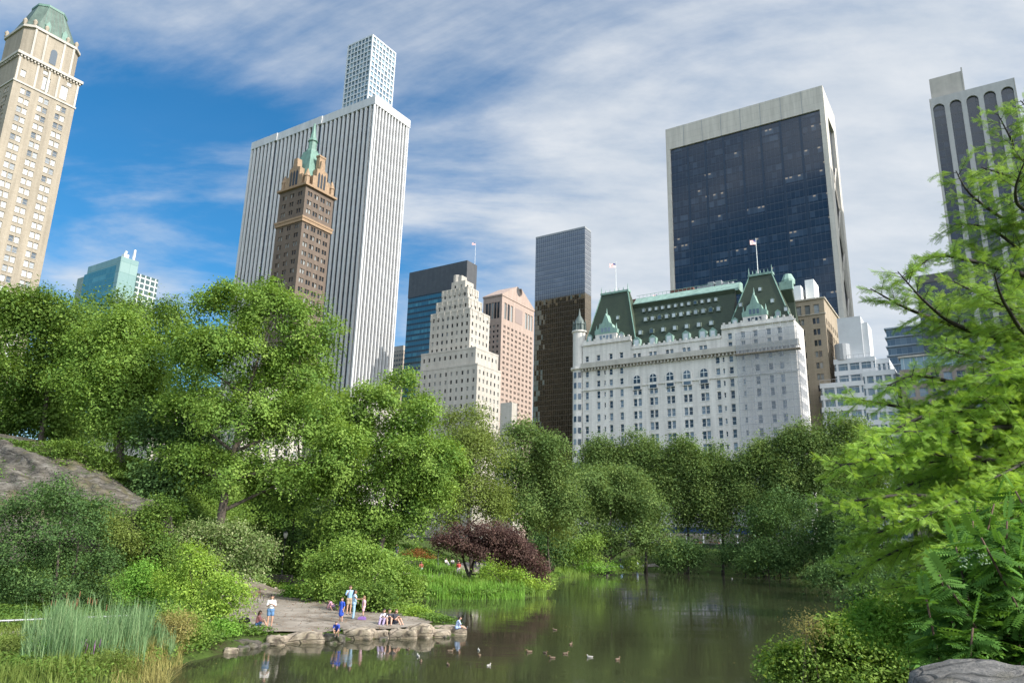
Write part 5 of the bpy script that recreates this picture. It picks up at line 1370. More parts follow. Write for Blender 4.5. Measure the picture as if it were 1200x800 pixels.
plant('low_hedge', 'low clipped green hedge at the back corner of the terrace', 'hedge', 61, [(340, 694, 7, 6), (347, 697, 7, 6), (352, 701, 6, 5)], .12, 3500, L_lime, stems=4, trunk=.04)
plant('slope_bush', 'low green thicket along the top edge of the rock outcrop', 'bush', 76, [(0, 478, 30, 22), (-10, 498, 40, 16), (35, 502, 36, 14), (70, 512, 30, 12), (40, 486, 30, 18), (80, 498, 28, 20), (-40, 480, 30, 26), (110, 512, 22, 20), (12, 492, 26, 18), (20, 502, 26, 14)], .22, 26000, L_mid, stems=5, trunk=.05, ground_z=11.0)
plant('dark_bush', 'dark bush on the right bank below the feathery branches, nearer one', 'bush', 58, [(1040, 700, 26, 16), (1015, 706, 18, 10), (1070, 690, 26, 20)], .2, 9000, L_dark, stems=4, trunk=.06)
plant('dark_bush', 'dark bush on the right bank below the feathery branches, farther one', 'bush', 92, [(985, 676, 24, 12), (1010, 672, 24, 16), (960, 680, 18, 7)], .26, 8000, L_dark, stems=4, trunk=.06)
plant('dark_bush', 'leafy bush on the right bank behind the bottom right bush', 'bush', 38, [(1010, 735, 24, 14), (1045, 725, 28, 20), (1080, 715, 24, 24)], .14, 9000, L_mid, stems=4, trunk=.06)
# ---- near right bank
plant('leafy_bush', 'leafy green bush at the bottom right, overhanging the water', 'bush', 21, [(935, 775, 30, 16), (985, 760, 34, 24), (1035, 770, 36, 26), (1080, 755, 34, 30), (1000, 790, 60, 16), (1065, 785, 50, 22), (910, 785, 18, 10), (975, 745, 18, 14), (1120, 790, 40, 20)], .10, 40000, L_bright, stems=6, trunk=.04, shell=.45, spread=.22, wr=.55)
plant('leafy_bush', 'brighter green bush between the bottom right bush and the pinnate leaved tree', 'bush', 17, [(1080, 720, 30, 26), (1110, 750, 36, 30), (1140, 730, 30, 26), (1060, 745, 24, 18), (1130, 775, 40, 20), (1020, 725, 22, 16), (1160, 770, 40, 30)], .08, 30000, L_lime, stems=5, trunk=.04, shell=.4, spread=.2, wr=.5)
plant('dry_bush', 'pale straw coloured tuft in the bottom right bush', 'bush', 20.5, [(945, 742, 12, 14), (952, 730, 10, 10)], .075, 1100, L_straw, stems=5, trunk=.02, shell=.2, wr=.22)

# ---- feathery tree at the right: branches one by one, each with sprays of needles
def frond_template(rng, nl=8):
    """one spray along +x, 1 long, narrow leaflets either side"""
    Q = []
    for i in range(nl):
        x = .08 + .9 * i / nl; ln = .34 * (1 - .5 * abs(x - .45)) * (1.0 - .3 * x)
        for s in (-1, 1):
            a = R(52); dx, dy = math.cos(a) * ln, math.sin(a) * ln * s; w = .036
            Q.append([(x, 0, 0), (x + dx * .5 - w * s * .8, dy * .5 + w * .3, .02), (x + dx, dy, -.03), (x + dx * .5 + w * s * .8, dy * .5 - w * .3, .02)])
    Q.append([(0, -.012, 0), (1, -.004, -.02), (1.02, .004, -.02), (0, .012, 0)])
    return np.array(Q)
def place_fronds(rng, T, org, dirs, nrm, size):
    x = unit(dirs); z = unit(nrm - x * np.sum(nrm * x, 1)[:, None]); y = np.cross(z, x)
    B = np.stack([x, y, z], 1) * size[:, None, None]
    return org[:, None, None, :] + np.einsum('qvk,nkj->nqvj', T, B)
def feathery(name, label, trunk_px, trunk_top, Y, limbs, mat, fs, nfr, trunk_r, twig_len=(.5, 1.3), step=.16, seed=5, dense=1.0, up=.35):
    rng = np.random.default_rng(seed); pr = random.Random(seed)
    b = at_y(trunk_px[0], trunk_px[1], Y); bz = h1(b.x, b.y); root = empty(name, (b.x, b.y, bz), 0, label, 'tree'); o = Vector((b.x, b.y, bz))
    top = at_y(trunk_top[0], trunk_top[1], Y) - o
    tb = MB(); tc = [Vector((0, 0, -.4)).lerp(top, t) + Vector((.12 * math.sin(t * 7), .1 * math.cos(t * 5), 0)) for t in np.linspace(0, 1, 14)]
    tb.tube(tc, [trunk_r * (1 - .85 * t) + .02 for t in np.linspace(0, 1, 14)], 10); tb.build('trunk', M_bark_r, root, True)
    T = frond_template(rng); lb = MB(); O, D, Nn, Sz, Ti = [], [], [], [], []
    for li, (pts, y1, dn) in enumerate(limbs):
        n = len(pts); P = [at_y(p[0], p[1], Y + (y1 - Y) * ((i + 1) / n)) - o for i, p in enumerate(pts)]
        zt = P[0].z - .12 * abs(P[0].x) ; st = min(tc, key=lambda q: abs(q.z - min(max(zt, .5), top.z)))
        P = [st] + P; C = []
        for i in range(len(P) - 1):
            p0, p1, p2, p3 = P[max(i - 1, 0)], P[i], P[i + 1], P[min(i + 2, len(P) - 1)]
            for k in range(7):
                t = k / 7; C.append(.5 * ((2 * p1) + (-p0 + p2) * t + (2 * p0 - 5 * p1 + 4 * p2 - p3) * t * t + (-p0 + 3 * p1 - 3 * p2 + p3) * t ** 3))
        C.append(P[-1]); L = sum((C[i + 1] - C[i]).length for i in range(len(C) - 1)); r0 = .011 * L + .012
        lb.tube(C, [max(.008, r0 * (1 - i / len(C)) + .006) for i in range(len(C))], 6)
        acc = 0; side = 1; lt = rng.normal(0, .12)
        for i in range(len(C) - 1):
            seg = C[i + 1] - C[i]; acc += seg.length; f = i / len(C)
            while acc > step / dn:
                acc -= step / dn; side = -side
                if f < .12 and pr.random() < .6: continue
                t = seg.normalized(); lat = t.cross(Vector((0, 0, 1))).normalized() * side
                dr = (t * pr.uniform(.35, .9) + lat * pr.uniform(.5, 1.1) + Vector((0, 0, pr.uniform(-.6, .55)))).normalized()
                ln = pr.uniform(*twig_len) * (1.0 - .6 * f) * min(1, .35 + L * .16); s0 = C[i] + seg * pr.random()
                tw = [s0 + dr * ln * q + Vector((0, 0, -.10 * ln * q * q)) for q in (0, .33, .66, 1)]
                lb.tube(tw, [.009, .007, .005, .003], 3)
                nf = max(3, int(nfr * ln * dense))
                for k in range(nf):
                    q = .12 + .88 * (k + pr.random()) / nf; s = 1 if k % 2 else -1
                    p = s0 + dr * ln * q + Vector((0, 0, -.10 * ln * q * q)); l2 = dr.cross(Vector((0, 0, 1))).normalized() * s
                    d = dr * pr.uniform(.4, 1.0) + l2 * pr.uniform(.3, 1.0) + Vector((0, 0, pr.uniform(-.85, .6)))
                    O.append(p); D.append(d); Nn.append(Vector((pr.gauss(0, .9), pr.gauss(0, .9), 1.0)) + l2 * .3); Sz.append(fs * pr.uniform(.65, 1.3)); Ti.append(.5 + lt + pr.gauss(0, .15))
    lb.build('limbs', M_bark_d, root, True)
    V = place_fronds(rng, T, np.array(O), np.array(D), np.array(Nn), np.array(Sz)).reshape(-1, 4, 3)
    ti = np.repeat(np.clip(np.array(Ti), 0, 1), len(T)) + rng.normal(0, .05, len(V))
    link_mesh('foliage', np_quads('foliage', V, np.clip(ti, 0, 1)), mat, root)
    return root
rl0 = random.Random(8)
limbs_up = [
 ([(1200, 188), (1186, 165), (1170, 135)], 14.5, 1.0), ([(1215, 215), (1180, 205), (1150, 196)], 13.8, 1.0),
 ([(1205, 268), (1142, 232), (1120, 200)], 14.6, 1.0), ([(1210, 250), (1190, 225), (1205, 180)], 13, 1.0),
 ([(1200, 322), (1140, 306), (1098, 300), (1070, 318)], 14.2, 1.1), ([(1220, 300), (1160, 268), (1120, 262)], 15, 1.0),
 ([(1195, 402), (1124, 382), (1086, 355), (1052, 318)], 13.8, 1.2), ([(1160, 392), (1100, 375), (1060, 360), (1020, 338)], 14.4, 1.2),
 ([(1215, 372), (1160, 350), (1118, 330)], 12.8, 1.1), ([(1205, 425), (1150, 420), (1100, 405)], 12.5, 1.1), ([(1220, 330), (1170, 315), (1135, 285)], 16, 1.0),
 ([(1220, 400), (1180, 360), (1165, 320)], 12, 1.0), ([(1225, 160), (1210, 135), (1196, 118)], 14, 1.0)]
for k in range(16): tx, ty = rl0.uniform(1390, 1620), rl0.uniform(60, 560); limbs_up.append(([(1345, ty + 40), ((1345 + tx) / 2, ty + 15), (tx, ty)], rl0.uniform(10, 20), .5))
feathery('feathery_tree', 'tall feathery tree with open branches reaching left across the far right tower', (1330, 700), (1300, 40), 15.0, limbs_up, L_cypress_d, .15, 46, .2, step=.095, seed=11)
rl = random.Random(21)
limbs_lo = [([(1205, 503), (1118, 491), (1040, 474), (990, 466)], 14.5, 1.1), ([(1200, 455), (1130, 450), (1075, 440), (1040, 452)], 13.5, 1.2)]
for (tx, ty) in [(985, 545), (978, 590), (985, 640), (998, 672), (1018, 612), (1012, 560), (1040, 540), (1050, 505), (1075, 480), (1010, 525), (1045, 650), (1030, 690), (1075, 610), (1065, 665), (1100, 560), (1110, 640), (1130, 520), (1150, 470), (1165, 560), (1090, 520), (1140, 600), (1180, 510), (1120, 470), (1185, 620), (1060, 575), (1095, 590), (1040, 625), (1160, 440), (1190, 450), (1190, 560), (1020, 650), (1080, 690), (1000, 600), (1110, 530)]:
    ym = rl.uniform(11.5, 17.5); sx = 1300; sy = ty + rl.uniform(-40, 70); k = lambda t: (sx + (tx - sx) * t, sy + (ty - sy) * t + rl.uniform(-12, 12) - 30 * math.sin(math.pi * t))
    limbs_lo.append(([k(.35), k(.7), (tx, ty)], ym, 1.25))
feathery('feathery_tree', 'dense yellow green feathery tree hanging over the water at the right', (1345, 760), (1335, 420), 14.5, limbs_lo, L_cypress, .135, 48, .16, step=.085, seed=17, dense=1.2)

# more of the same row, past the right edge of the view
for i, (x, y, rz) in enumerate([(78, 132, .6), (96, 112, 2.1), (62, 108, 3.3), (84, 88, 4.4), (60, 70, 5.2), (104, 74, 1.1), (48, 52, 2.7)]):
    o = copy_tree(bpy.data.objects['street_tree' if i % 2 else 'street_tree.003']); o.location = (x, y, h1(x, y)); o.rotation_euler = (0, 0, rz); o.scale = (.8,) * 3; o['group'] = 'trees on the right bank past the frame'; o['label'] = 'dark tree on the right bank beyond the feathery trees'
# ---- pinnate leaved shrub close at the right
def pinnate():
    Y = 9.0; rng = np.random.default_rng(3); pr = random.Random(3)
    b = at_y(1190, 800, Y); bz = h1(b.x, b.y); o = Vector((b.x, b.y, bz))
    root = empty('pinnate_leaved_tree', (b.x, b.y, bz), 0, 'dark green tree with long drooping pinnate leaves at the right edge', 'tree')
    Q = []; nl = 8
    for i in range(nl):
        x = .14 + .8 * i / nl; ln = .34 * (1 - .55 * abs(x - .4))
        for s in (-1, 1):
            a = R(66); dx, dy = math.cos(a) * ln, math.sin(a) * ln * s; w = .075
            z = -.10 * x * x
            Q.append([(x, 0, z), (x + dx * .45 - w, dy * .45, z + .03), (x + dx, dy, z - .06), (x + dx * .45 + w, dy * .45, z + .03)])
    Q.append([(.92, 0, -.08), (1.02, -.05, -.09), (1.2, 0, -.14), (1.02, .05, -.09)]); Q.append([(0, -.008, 0), (1, -.004, -.10), (1, .004, -.10), (0, .008, 0)])
    T = np.array(Q); O, D, Nn, Sz, Ti = [], [], [], [], []; sb = MB()
    tips = [(1100, 670), (1085, 700), (1120, 640), (1140, 610), (1165, 590), (1190, 575), (1205, 600), (1130, 690), (1110, 720), (1150, 660), (1175, 640), (1195, 660), (1160, 700), (1140, 735), (1185, 720), (1200, 690), (1210, 640), (1120, 705), (1170, 750), (1195, 755), (1095, 735), (1220, 570), (1150, 630), (1180, 610), (1130, 660), (1230, 700), (1110, 685), (1165, 670)]
    for t in tips:
        yy = Y + pr.uniform(-1.6, 1.8); e = at_y(t[0], t[1], yy) - o; s = Vector((pr.uniform(-.4, .4), pr.uniform(-.4, .4), max(.2, e.z * .25)))
        c = curve(s, e, .12, 7, pr); sb.tube([Vector((0, 0, -.3)), s] + c[1:], [.03, .022] + [.018 * (1 - i / 7) + .005 for i in range(6)], 5)
        for i in range(190):
            q = .12 + .88 * i / 189; k = min(5, int(q * 6)); p = c[k].lerp(c[k + 1], q * 6 - k) if k < 6 else c[6]
            d = Vector((pr.gauss(0, 1), pr.gauss(0, 1), pr.uniform(-.7, .25))); d.normalize()
            if i == 189: d = (c[6] - c[5]).normalized()
            O.append(p); D.append(d); Nn.append(Vector((pr.gauss(0, .5), pr.gauss(0, .5), 1))); Sz.append(pr.uniform(.2, .38)); Ti.append(.5 + pr.gauss(0, .2))
    sb.build('stems', M_bark_r, root, True)
    V = place_fronds(rng, T, np.array(O), np.array(D), np.array(Nn), np.array(Sz)).reshape(-1, 4, 3)
    link_mesh('foliage', np_quads('foliage', V, np.clip(np.repeat(np.array(Ti), len(T)), 0, 1)), L_sumac, root)
    for (px, py) in [(1142, 648), (1131, 660), (1152, 655)]:
        p = at_y(px, py, Y - 1.5) - o; fl = MB()
        for k in range(22):
            q = p + Vector((pr.gauss(0, .025), pr.gauss(0, .025), pr.uniform(-.05, .06))); fl.lathe([(.004, q.z - .008), (.011, q.z), (.003, q.z + .01)], 5, (q.x, q.y))
        fl.build('flower_cluster', plain('greenish_white_flowers', (.20, .28, .15), .8, .1), root)
pinnate()

# ---- reeds, cattails, waterside plants
def blades(rng, pts, hts, wid, lean):
    n = len(pts); az = rng.random(n) * 6.283; ln = np.abs(rng.normal(0, lean, n)); d = np.stack([np.cos(az), np.sin(az), np.zeros(n)], 1); s = np.stack([-np.sin(az + rng.normal(0, .8, n)), np.cos(az), np.zeros(n)], 1)
    V = []
    prev = pts; pw = wid
    for k, (t0, t1) in enumerate(((0, .4), (.4, .75), (.75, 1))):
        a = pts + d * (ln * hts * t0 ** 2)[:, None] + np.array([0, 0, 1]) * (hts * t0 * (1 - .25 * ln * t0))[:, None]
        b = pts + d * (ln * hts * t1 ** 2)[:, None] + np.array([0, 0, 1]) * (hts * t1 * (1 - .25 * ln * t1))[:, None]
        w0 = (wid * (1, .9, .6)[k])[:, None]; w1 = (wid * (.9, .6, .05)[k])[:, None]
        V.append(np.stack([a - s * w0, a + s * w0, b + s * w1, b - s * w1], 1))
    return np.concatenate(V)
def reed_bed(name, label_mat, polys, n, hlo, hhi, wid, lean, seed, tbase=.5):
    rng = np.random.default_rng(seed); P = []
    for (px0, px1, py0, py1, cnt) in polys:
        for i in range(int(cnt * n)):
            q = at_z(rng.uniform(px0, px1), rng.uniform(py0, py1), .25); P.append((q.x, q.y, max(-.15, h1(q.x, q.y)) if False else 0.0))
    P = np.array(P); P[:, 2] = np.maximum(-.2, H(P[:, 0], P[:, 1]))
    hts = rng.uniform(hlo, hhi, len(P)) * (.82 + .28 * np.sin(P[:, 0] * 1.9 + 1.7 * np.sin(P[:, 1] * 1.3))); V = blades(rng, P, hts, np.full(len(P), wid) * rng.uniform(.7, 1.2, len(P)), lean)
    t = np.clip(tbase + np.tile(rng.normal(0, .2, len(P)), 3), 0, 1)
    return tag(link_mesh(name, np_quads(name, V, t), label_mat), kind='stuff')
r = reed_bed('reeds', L_reed, [(50, 168, 752, 782, .62), (20, 90, 762, 790, .25), (160, 205, 755, 772, .13)], 4200, 1.1, 2.0, .016, .22, 31)
tag(r, 'tall grey green reeds on the near left bank', 'reeds')
r = reed_bed('bank_grass', L_olive, [(-20, 165, 768, 812, .7), (-20, 60, 745, 775, .3)], 5200, .3, .85, .012, .45, 36); tag(r, 'rough green grass along the bottom left bank', 'grass')
r = reed_bed('dry_grass', L_straw, [(130, 200, 770, 800, .6), (170, 215, 760, 776, .4)], 1500, .4, 1.1, .010, .6, 32); tag(r, 'straw coloured grasses leaning over the water at the left bank', 'grass')
r = reed_bed('waterside_iris', L_lime, [(500, 615, 690, 699, .8), (480, 560, 680, 692, .35)], 5200, .5, 1.15, .03, .3, 33); tag(r, 'bright green iris leaves along the marshy bank', 'waterside plants')
r = reed_bed('marsh_reeds', L_bright, [(520, 640, 684, 696, .8), (650, 690, 668, 674, .3)], 3000, .7, 1.3, .03, .25, 34); tag(r, 'mid green marsh grass behind the iris leaves', 'marsh grass')
plant('lime_bush', 'bright lime leafy plant at the bottom left corner in front of the reeds', 'bush', 30, [(60, 785, 16, 14), (52, 770, 10, 12), (75, 792, 14, 10)], .07, 5200, L_lime, stems=4, trunk=.02, ground_z=.1)
plant('loosestrife', 'purple flowered weeds in front of the reeds at the bottom left', 'weeds', 30.5, [(95, 778, 14, 18), (112, 790, 16, 14), (85, 765, 8, 14)], .055, 5200, L_mid, stems=6, trunk=.012, ground_z=.1, wr=.3)
plant('loosestrife', 'mixed green weeds at the bottom left edge', 'weeds', 29.5, [(20, 782, 24, 22), (125, 785, 24, 20), (0, 770, 20, 18), (150, 792, 16, 10), (45, 798, 30, 12), (90, 800, 30, 10), (10, 752, 16, 8), (60, 775, 24, 14)], .06, 20000, L_olive, stems=6, trunk=.012, ground_z=.1, wr=.3)
plant('lime_bush', 'tangled yellow brown stems and leaves right of the reeds', 'bush', 34.5, [(190, 745, 20, 22), (205, 760, 20, 14), (180, 765, 16, 12), (215, 735, 16, 16)], .08, 9000, L_straw, stems=6, trunk=.015, wr=.35, ground_z=.2)
plant('lime_bush', 'green bank plants between the reeds and the yellow green tree', 'bush', 36, [(215, 755, 20, 12), (235, 752, 18, 12), (200, 730, 16, 16), (225, 740, 16, 12)], .09, 9000, L_bright, stems=6, trunk=.015, ground_z=.2)
def cattails():
    rng = random.Random(4); mb = MB()
    sp = MB()
    for i in range(26):
        p = at_z(rng.uniform(66, 100) if i < 18 else rng.uniform(50, 170), rng.uniform(752, 770), .2); hh = rng.uniform(1.7, 2.25); q = Vector((p.x, p.y, 0)); e = q + Vector((rng.uniform(-.1, .1), rng.uniform(-.1, .1), hh))
        mb.tube([q, e], [.008, .006], 4); sp.tube([e, e + Vector((0, 0, .04)), e + Vector((0, 0, .24)), e + Vector((0, 0, .27))], [.006, .017, .016, .004], 6)
    r = empty('cattails', at_z(83, 760, .2), 0, 'brown cattail heads standing above the reeds at the left', 'cattails'); o = r.location.copy()
    for m in (mb, sp): m.v = [(x - o.x, y - o.y, z - o.z) for x, y, z in m.v]
    mb.build('stems', L_reed, r); sp.build('seed_heads', plain('brown_cattail', (.18, .09, .04), .9, .2), r); tag(r, kind='stuff')
cattails()
def loosestrife_flowers():
    r = bpy.data.objects['loosestrife']; rng = random.Random(9); o = Vector(r.location); mb = MB()
    for i in range(16):
        p = at_y(rng.uniform(84, 120), rng.uniform(756, 776), 30.4) - o
        mb.tube([(p.x, p.y, 0), p], .005, 3); mb.tube([p, p + Vector((.01, 0, .1)), p + Vector((.02, 0, .26)), p + Vector((.02, 0, .3))], [.012, .022, .014, .003], 5)
    mb.build('flowers', plain('purple_flowers', (.30, .13, .30), .8, .2), r)
loosestrife_flowers()
def floating_leaves():
    rng = np.random.default_rng(55); n = 900; X = rng.uniform(-22, 14, n); Y = rng.uniform(29, 78, n); d = -sdist(X, Y); k = (d > .1) & (rng.random(n) < np.exp(-d / 2.2) + .05); X, Y = X[k], Y[k]; m = len(X)
    L = rng.uniform(.05, .11, m); V = leaf_quads(rng, np.stack([X, Y, np.full(m, .008)], 1), np.tile([0, 0, 1.0], (m, 1)), L, L * .6, 0.0)
    tag(link_mesh('floating_leaves', np_quads('floating_leaves', V, rng.random(m)), L_straw), 'leaves and bits floating on the pond', 'floating leaves', kind='stuff')
floating_leaves()
def ground_cover():
    rng = np.random.default_rng(77); n = 60000
    X = rng.uniform(-46, 16, n * 2); Y = rng.uniform(27, 125, n * 2)
    d = sdist(X, Y); k = (d > .2) & (rng.random(n * 2) < np.clip(60 / Y, .2, 1)) & (X > -Y * .72)
    for C, Wd in PATHS:
        cx = np.array([c.x for c in C]); cy = np.array([c.y for c in C]); w = np.array(Wd) / 2 + .15
        for i in range(0, len(cx)): k &= (np.hypot(X - cx[i], Y - cy[i]) > w[i])
    for A in PAVED:
        ins = np.zeros(X.shape, bool)
        for i in range(len(A)):
            a, b = A[i], A[(i + 1) % len(A)]
            if a[1] != b[1]: ins ^= ((a[1] > Y) != (b[1] > Y)) & (X < (b[0] - a[0]) * (Y - a[1]) / (b[1] - a[1]) + a[0])
        k &= ~ins
    lawn = (Y > 88) & (X > -24) & (X < -1); k &= ~(lawn & (rng.random(len(X)) < .93))
    for o in ROCKS: k &= np.hypot(X - o.location.x, Y - o.location.y) > .25 + .55 * max(o.dimensions.x, o.dimensions.y)
    k &= ~((X < -24) & (Y > 48) & (Y < 66) & (X > -46) & (rng.random(len(X)) < .55))
    X, Y = X[k], Y[k]; Z = H(X, Y)
    idx = np.repeat(np.arange(len(X)), 8); m = len(idx); s = .045 + .0016 * Y[idx]
    pos = np.stack([X[idx] + rng.normal(0, .22, m), Y[idx] + rng.normal(0, .22, m), Z[idx] + rng.uniform(.04, .42, m)], 1)
    nrm = unit(np.stack([rng.normal(0, .6, m), rng.normal(-.2, .6, m), np.ones(m)], 1)); V = leaf_quads(rng, pos, nrm, s * 1.5, s)
    t = np.clip(.45 + np.repeat(.25 * np.sin(X * .35 + 2 * np.sin(Y * .21)), 8) + rng.normal(0, .15, m), 0, 1)
    tag(link_mesh('ground_cover', np_quads('ground_cover', V, t), L_mid), 'low leafy ground cover over the banks', 'ground cover', kind='stuff')
# ------------------------------------------------------------------ paths
def asphalt(name, col, sc=2.0):
    m, nt, out = newmat(name); p = N(nt, 'BsdfPrincipled'); p.inputs['Roughness'].default_value = .9
    tc = N(nt, 'TexCoord'); f = noise_n(nt, tc.outputs['Object'], sc * .2, 6, .65); g = noise_n(nt, tc.outputs['Object'], sc * 14, 3, .6)
    k = math_n(nt, 'MULTIPLY_ADD', g, .35, math_n(nt, 'MULTIPLY', f, .7))
    vo = N(nt, 'TexVoronoi', feature='DISTANCE_TO_EDGE'); vo.inputs['Scale'].default_value = .45; dv = N(nt, 'VectorMath', operation='MULTIPLY_ADD'); nz = N(nt, 'TexNoise'); nz.inputs['Scale'].default_value = 1.5; lk(nt, tc.outputs['Object'], nz.inputs['Vector'])
    lk(nt, nz.outputs['Color'], dv.inputs[0]); dv.inputs[1].default_value = (.9, .9, .9); lk(nt, tc.outputs['Object'], dv.inputs[2]); lk(nt, dv.outputs[0], vo.inputs['Vector'])
    cr = ramp(nt, vo.outputs['Distance'], [(.0, (.45,) * 3), (.03, (1,) * 3)]); st = ramp(nt, noise_n(nt, tc.outputs['Object'], .55, 6, .7), [(.36, (.55, .5, .44)), (.56, (1, 1, 1))])
    ml = N(nt, 'Mix', data_type='RGBA', blend_type='MULTIPLY'); ml.inputs[0].default_value = 1; lk(nt, cr, ml.inputs[6]); lk(nt, st, ml.inputs[7]); m2 = N(nt, 'Mix', data_type='RGBA', blend_type='MULTIPLY'); m2.inputs[0].default_value = 1; lk(nt, ml.outputs[2], m2.inputs[6])
    lk(nt, ramp(nt, k, [(.35, tuple(c * .72 for c in col)), (.68, tuple(c * 1.2 for c in col))]), m2.inputs[7]); lk(nt, m2.outputs[2], p.inputs['Base Color']); lk(nt, bump_n(nt, g, .5, .02), p.inputs['Normal']); lk(nt, p.outputs[0], out.inputs[0]); return m
M_path = asphalt('worn_path_paving', (.27, .235, .195)); M_road = asphalt('road_asphalt', (.05, .05, .05))
g = lambda px, py: (lambda p: (p.x, p.y))(hit(px, py))
PATHS = []
o, C, Wd = ribbon('terrace_path', [g(452, 727), g(425, 722), g(385, 722), g(345, 717), g(318, 706), g(306, 695), g(298, 688), (g(270, 683))], [3.0, 4.6, 6.4, 7.4, 7.6, 6.5, 5.5, 4.5], M_path, .09); tag(o, kind='structure'); PATHS.append((C, Wd))
o, C, Wd = ribbon('shore_path', [g(-60, 752), g(0, 747), g(90, 738), g(170, 733), g(240, 728), g(290, 724), g(312, 716)], [2.6, 2.6, 2.6, 2.6, 2.6, 3.0, 3.4], M_path, .075); tag(o, kind='structure'); PATHS.append((C, Wd))
o, C, Wd = ribbon('lawn_path', [g(470, 672), g(495, 676), g(525, 678), g(548, 672), g(552, 664), g(575, 660), g(600, 660)], [2.2, 2.4, 3.2, 3.2, 3.0, 2.6, 2.4], M_path, .09); tag(o, kind='structure'); PATHS.append((C, Wd))
o, C, Wd = ribbon('far_path', [g(690, 666), g(715, 664), g(745, 664), g(770, 662)], [2.5, 3, 3, 2.5], M_path, .08); tag(o, kind='structure')
# ------------------------------------------------------------------ rocks
def rock_mat(name, c0, c1, c2, sc=1.0, moss=None):
    m, nt, out = newmat(name); p = N(nt, 'BsdfPrincipled'); p.inputs['Roughness'].default_value = .88
    tc = N(nt, 'TexCoord'); v = tc.outputs['Object']; mp = N(nt, 'Mapping'); mp.inputs['Scale'].default_value = (1, 1, 2.6); mp.inputs['Rotation'].default_value = (.2, .12, .3); lk(nt, v, mp.inputs[0])
    f = noise_n(nt, mp.outputs[0], 1.1 * sc, 9, .68); h = noise_n(nt, v, 9 * sc, 5, .7); s = noise_n(nt, v, .35 * sc, 4, .6)
    c = ramp(nt, f, [(.30, c0), (.50, c1), (.70, c2)]); c = mixc(nt, math_n(nt, 'MULTIPLY', ramp(nt, s, [(.52, (0,) * 3), (.62, (1,) * 3)]), .55), c, (.10, .085, .03))
    c = mixc(nt, ramp(nt, noise_n(nt, v, .8 * sc, 8, .75), [(.55, (0,) * 3), (.63, (1,) * 3)]), c, moss or c0)
    mq = N(nt, 'Mapping'); mq.inputs['Scale'].default_value = (.35, .35, 1.5); mq.inputs['Rotation'].default_value = (.5, .3, .2); lk(nt, v, mq.inputs[0]); nz = N(nt, 'TexNoise'); nz.inputs['Scale'].default_value = 1.2; lk(nt, v, nz.inputs['Vector'])
    wv = N(nt, 'VectorMath', operation='MULTIPLY_ADD'); lk(nt, nz.outputs['Color'], wv.inputs[0]); wv.inputs[1].default_value = (.5, .5, .5); lk(nt, mq.outputs[0], wv.inputs[2])
    vo = N(nt, 'TexVoronoi', feature='DISTANCE_TO_EDGE'); vo.inputs['Scale'].default_value = 1.3 * sc; lk(nt, wv.outputs[0], vo.inputs['Vector']); ck = ramp(nt, vo.outputs['Distance'], [(0, (.28,) * 3), (.05, (1,) * 3)])
    ml = N(nt, 'Mix', data_type='RGBA', blend_type='MULTIPLY'); ml.inputs[0].default_value = .8; lk(nt, c, ml.inputs[6]); lk(nt, ck, ml.inputs[7]); c = ml.outputs[2]
    lk(nt, c, p.inputs['Base Color']); lk(nt, bump_n(nt, math_n(nt, 'ADD', math_n(nt, 'MULTIPLY_ADD', h, .4, f), math_n(nt, 'MULTIPLY', ck, .5)), .9, .12), p.inputs['Normal']); lk(nt, p.outputs[0], out.inputs[0]); return m
M_rock = rock_mat('shore_schist', (.16, .125, .095), (.34, .28, .21), (.46, .40, .31)); M_rock_d = rock_mat('grey_schist', (.030, .027, .022), (.085, .074, .058), (.19, .175, .15), 1.1, (.035, .05, .014))
M_gran = rock_mat('parapet_granite', (.10, .095, .09), (.21, .20, .185), (.33, .31, .285), 5.0)
ROCKS = []
def rock_mesh(rx, ry, rz, seed, sub=4, p=.6, rough=.26):
    bm = bmesh.new(); bmesh.ops.create_cube(bm, size=2); bmesh.ops.subdivide_edges(bm, edges=bm.edges[:], cuts=2 ** (sub - 1) + 2, use_grid_fill=True)
    off = Vector((seed * 3.7, seed * 1.3, seed * .7)); sc = max(rx, ry, rz)
    for v in bm.verts:
        d = v.co.normalized(); q = Vector([math.copysign(abs(x) ** p, x) for x in d]); q = q / max(abs(q.x), abs(q.y), abs(q.z)) * .55 + d * .45
        w = Vector((q.x * rx, q.y * ry, q.z * rz)); n = noise.noise(w / sc * 2.2 + off) * .6 + noise.noise(w / sc * 5.5 + off) * .28 + noise.noise(w / sc * 13 + off) * .12
        lay = noise.noise(Vector((w.x * .3, w.y * .3, w.z * 3.5 / max(rz, .1))) + off) * .10
        v.co = w + d * (n * rough * 1.6 + lay) * min(rx, ry, rz) * 1.4
    me = bpy.data.meshes.new('rock'); bm.to_mesh(me); bm.free(); me.polygons.foreach_set('use_smooth', [True] * len(me.polygons)); return me
def rock(px0, px1, py0, py1, label, mat=None, depth=1.0, rough=.22, name='shore_rock', zb=-.25, group=None):
    """a boulder on the waterline: left, right, top and waterline edges as seen in the photo"""
    w = at_z((px0 + px1) / 2, py1, 0.0); s = pxsize(w.y, (px0 + px1) / 2, py1); rx = (px1 - px0) / 2 * s
    top = at_y((px0 + px1) / 2, py0, w.y + rx * .35 * depth).z; ry = max(.45, rx * .62 * depth)
    rz = max(.16, (top - zb) * .43); me = rock_mesh(rx * .98, ry, rz, len(ROCKS) + 1, rough=rough); me.materials.append(mat or M_rock)
    o = bpy.data.objects.new(name, me); COL.objects.link(o); o.location = (w.x, w.y + ry * .8, zb + rz * .95); o.rotation_euler = (random.uniform(-.07, .07), random.uniform(-.10, .10), random.uniform(-.3, .3)); tag(o, label, 'rock', group); ROCKS.append(o); return o
rock(329, 378, 737, 753, 'longest rounded tan boulder on the shore, left of the crouching boy')
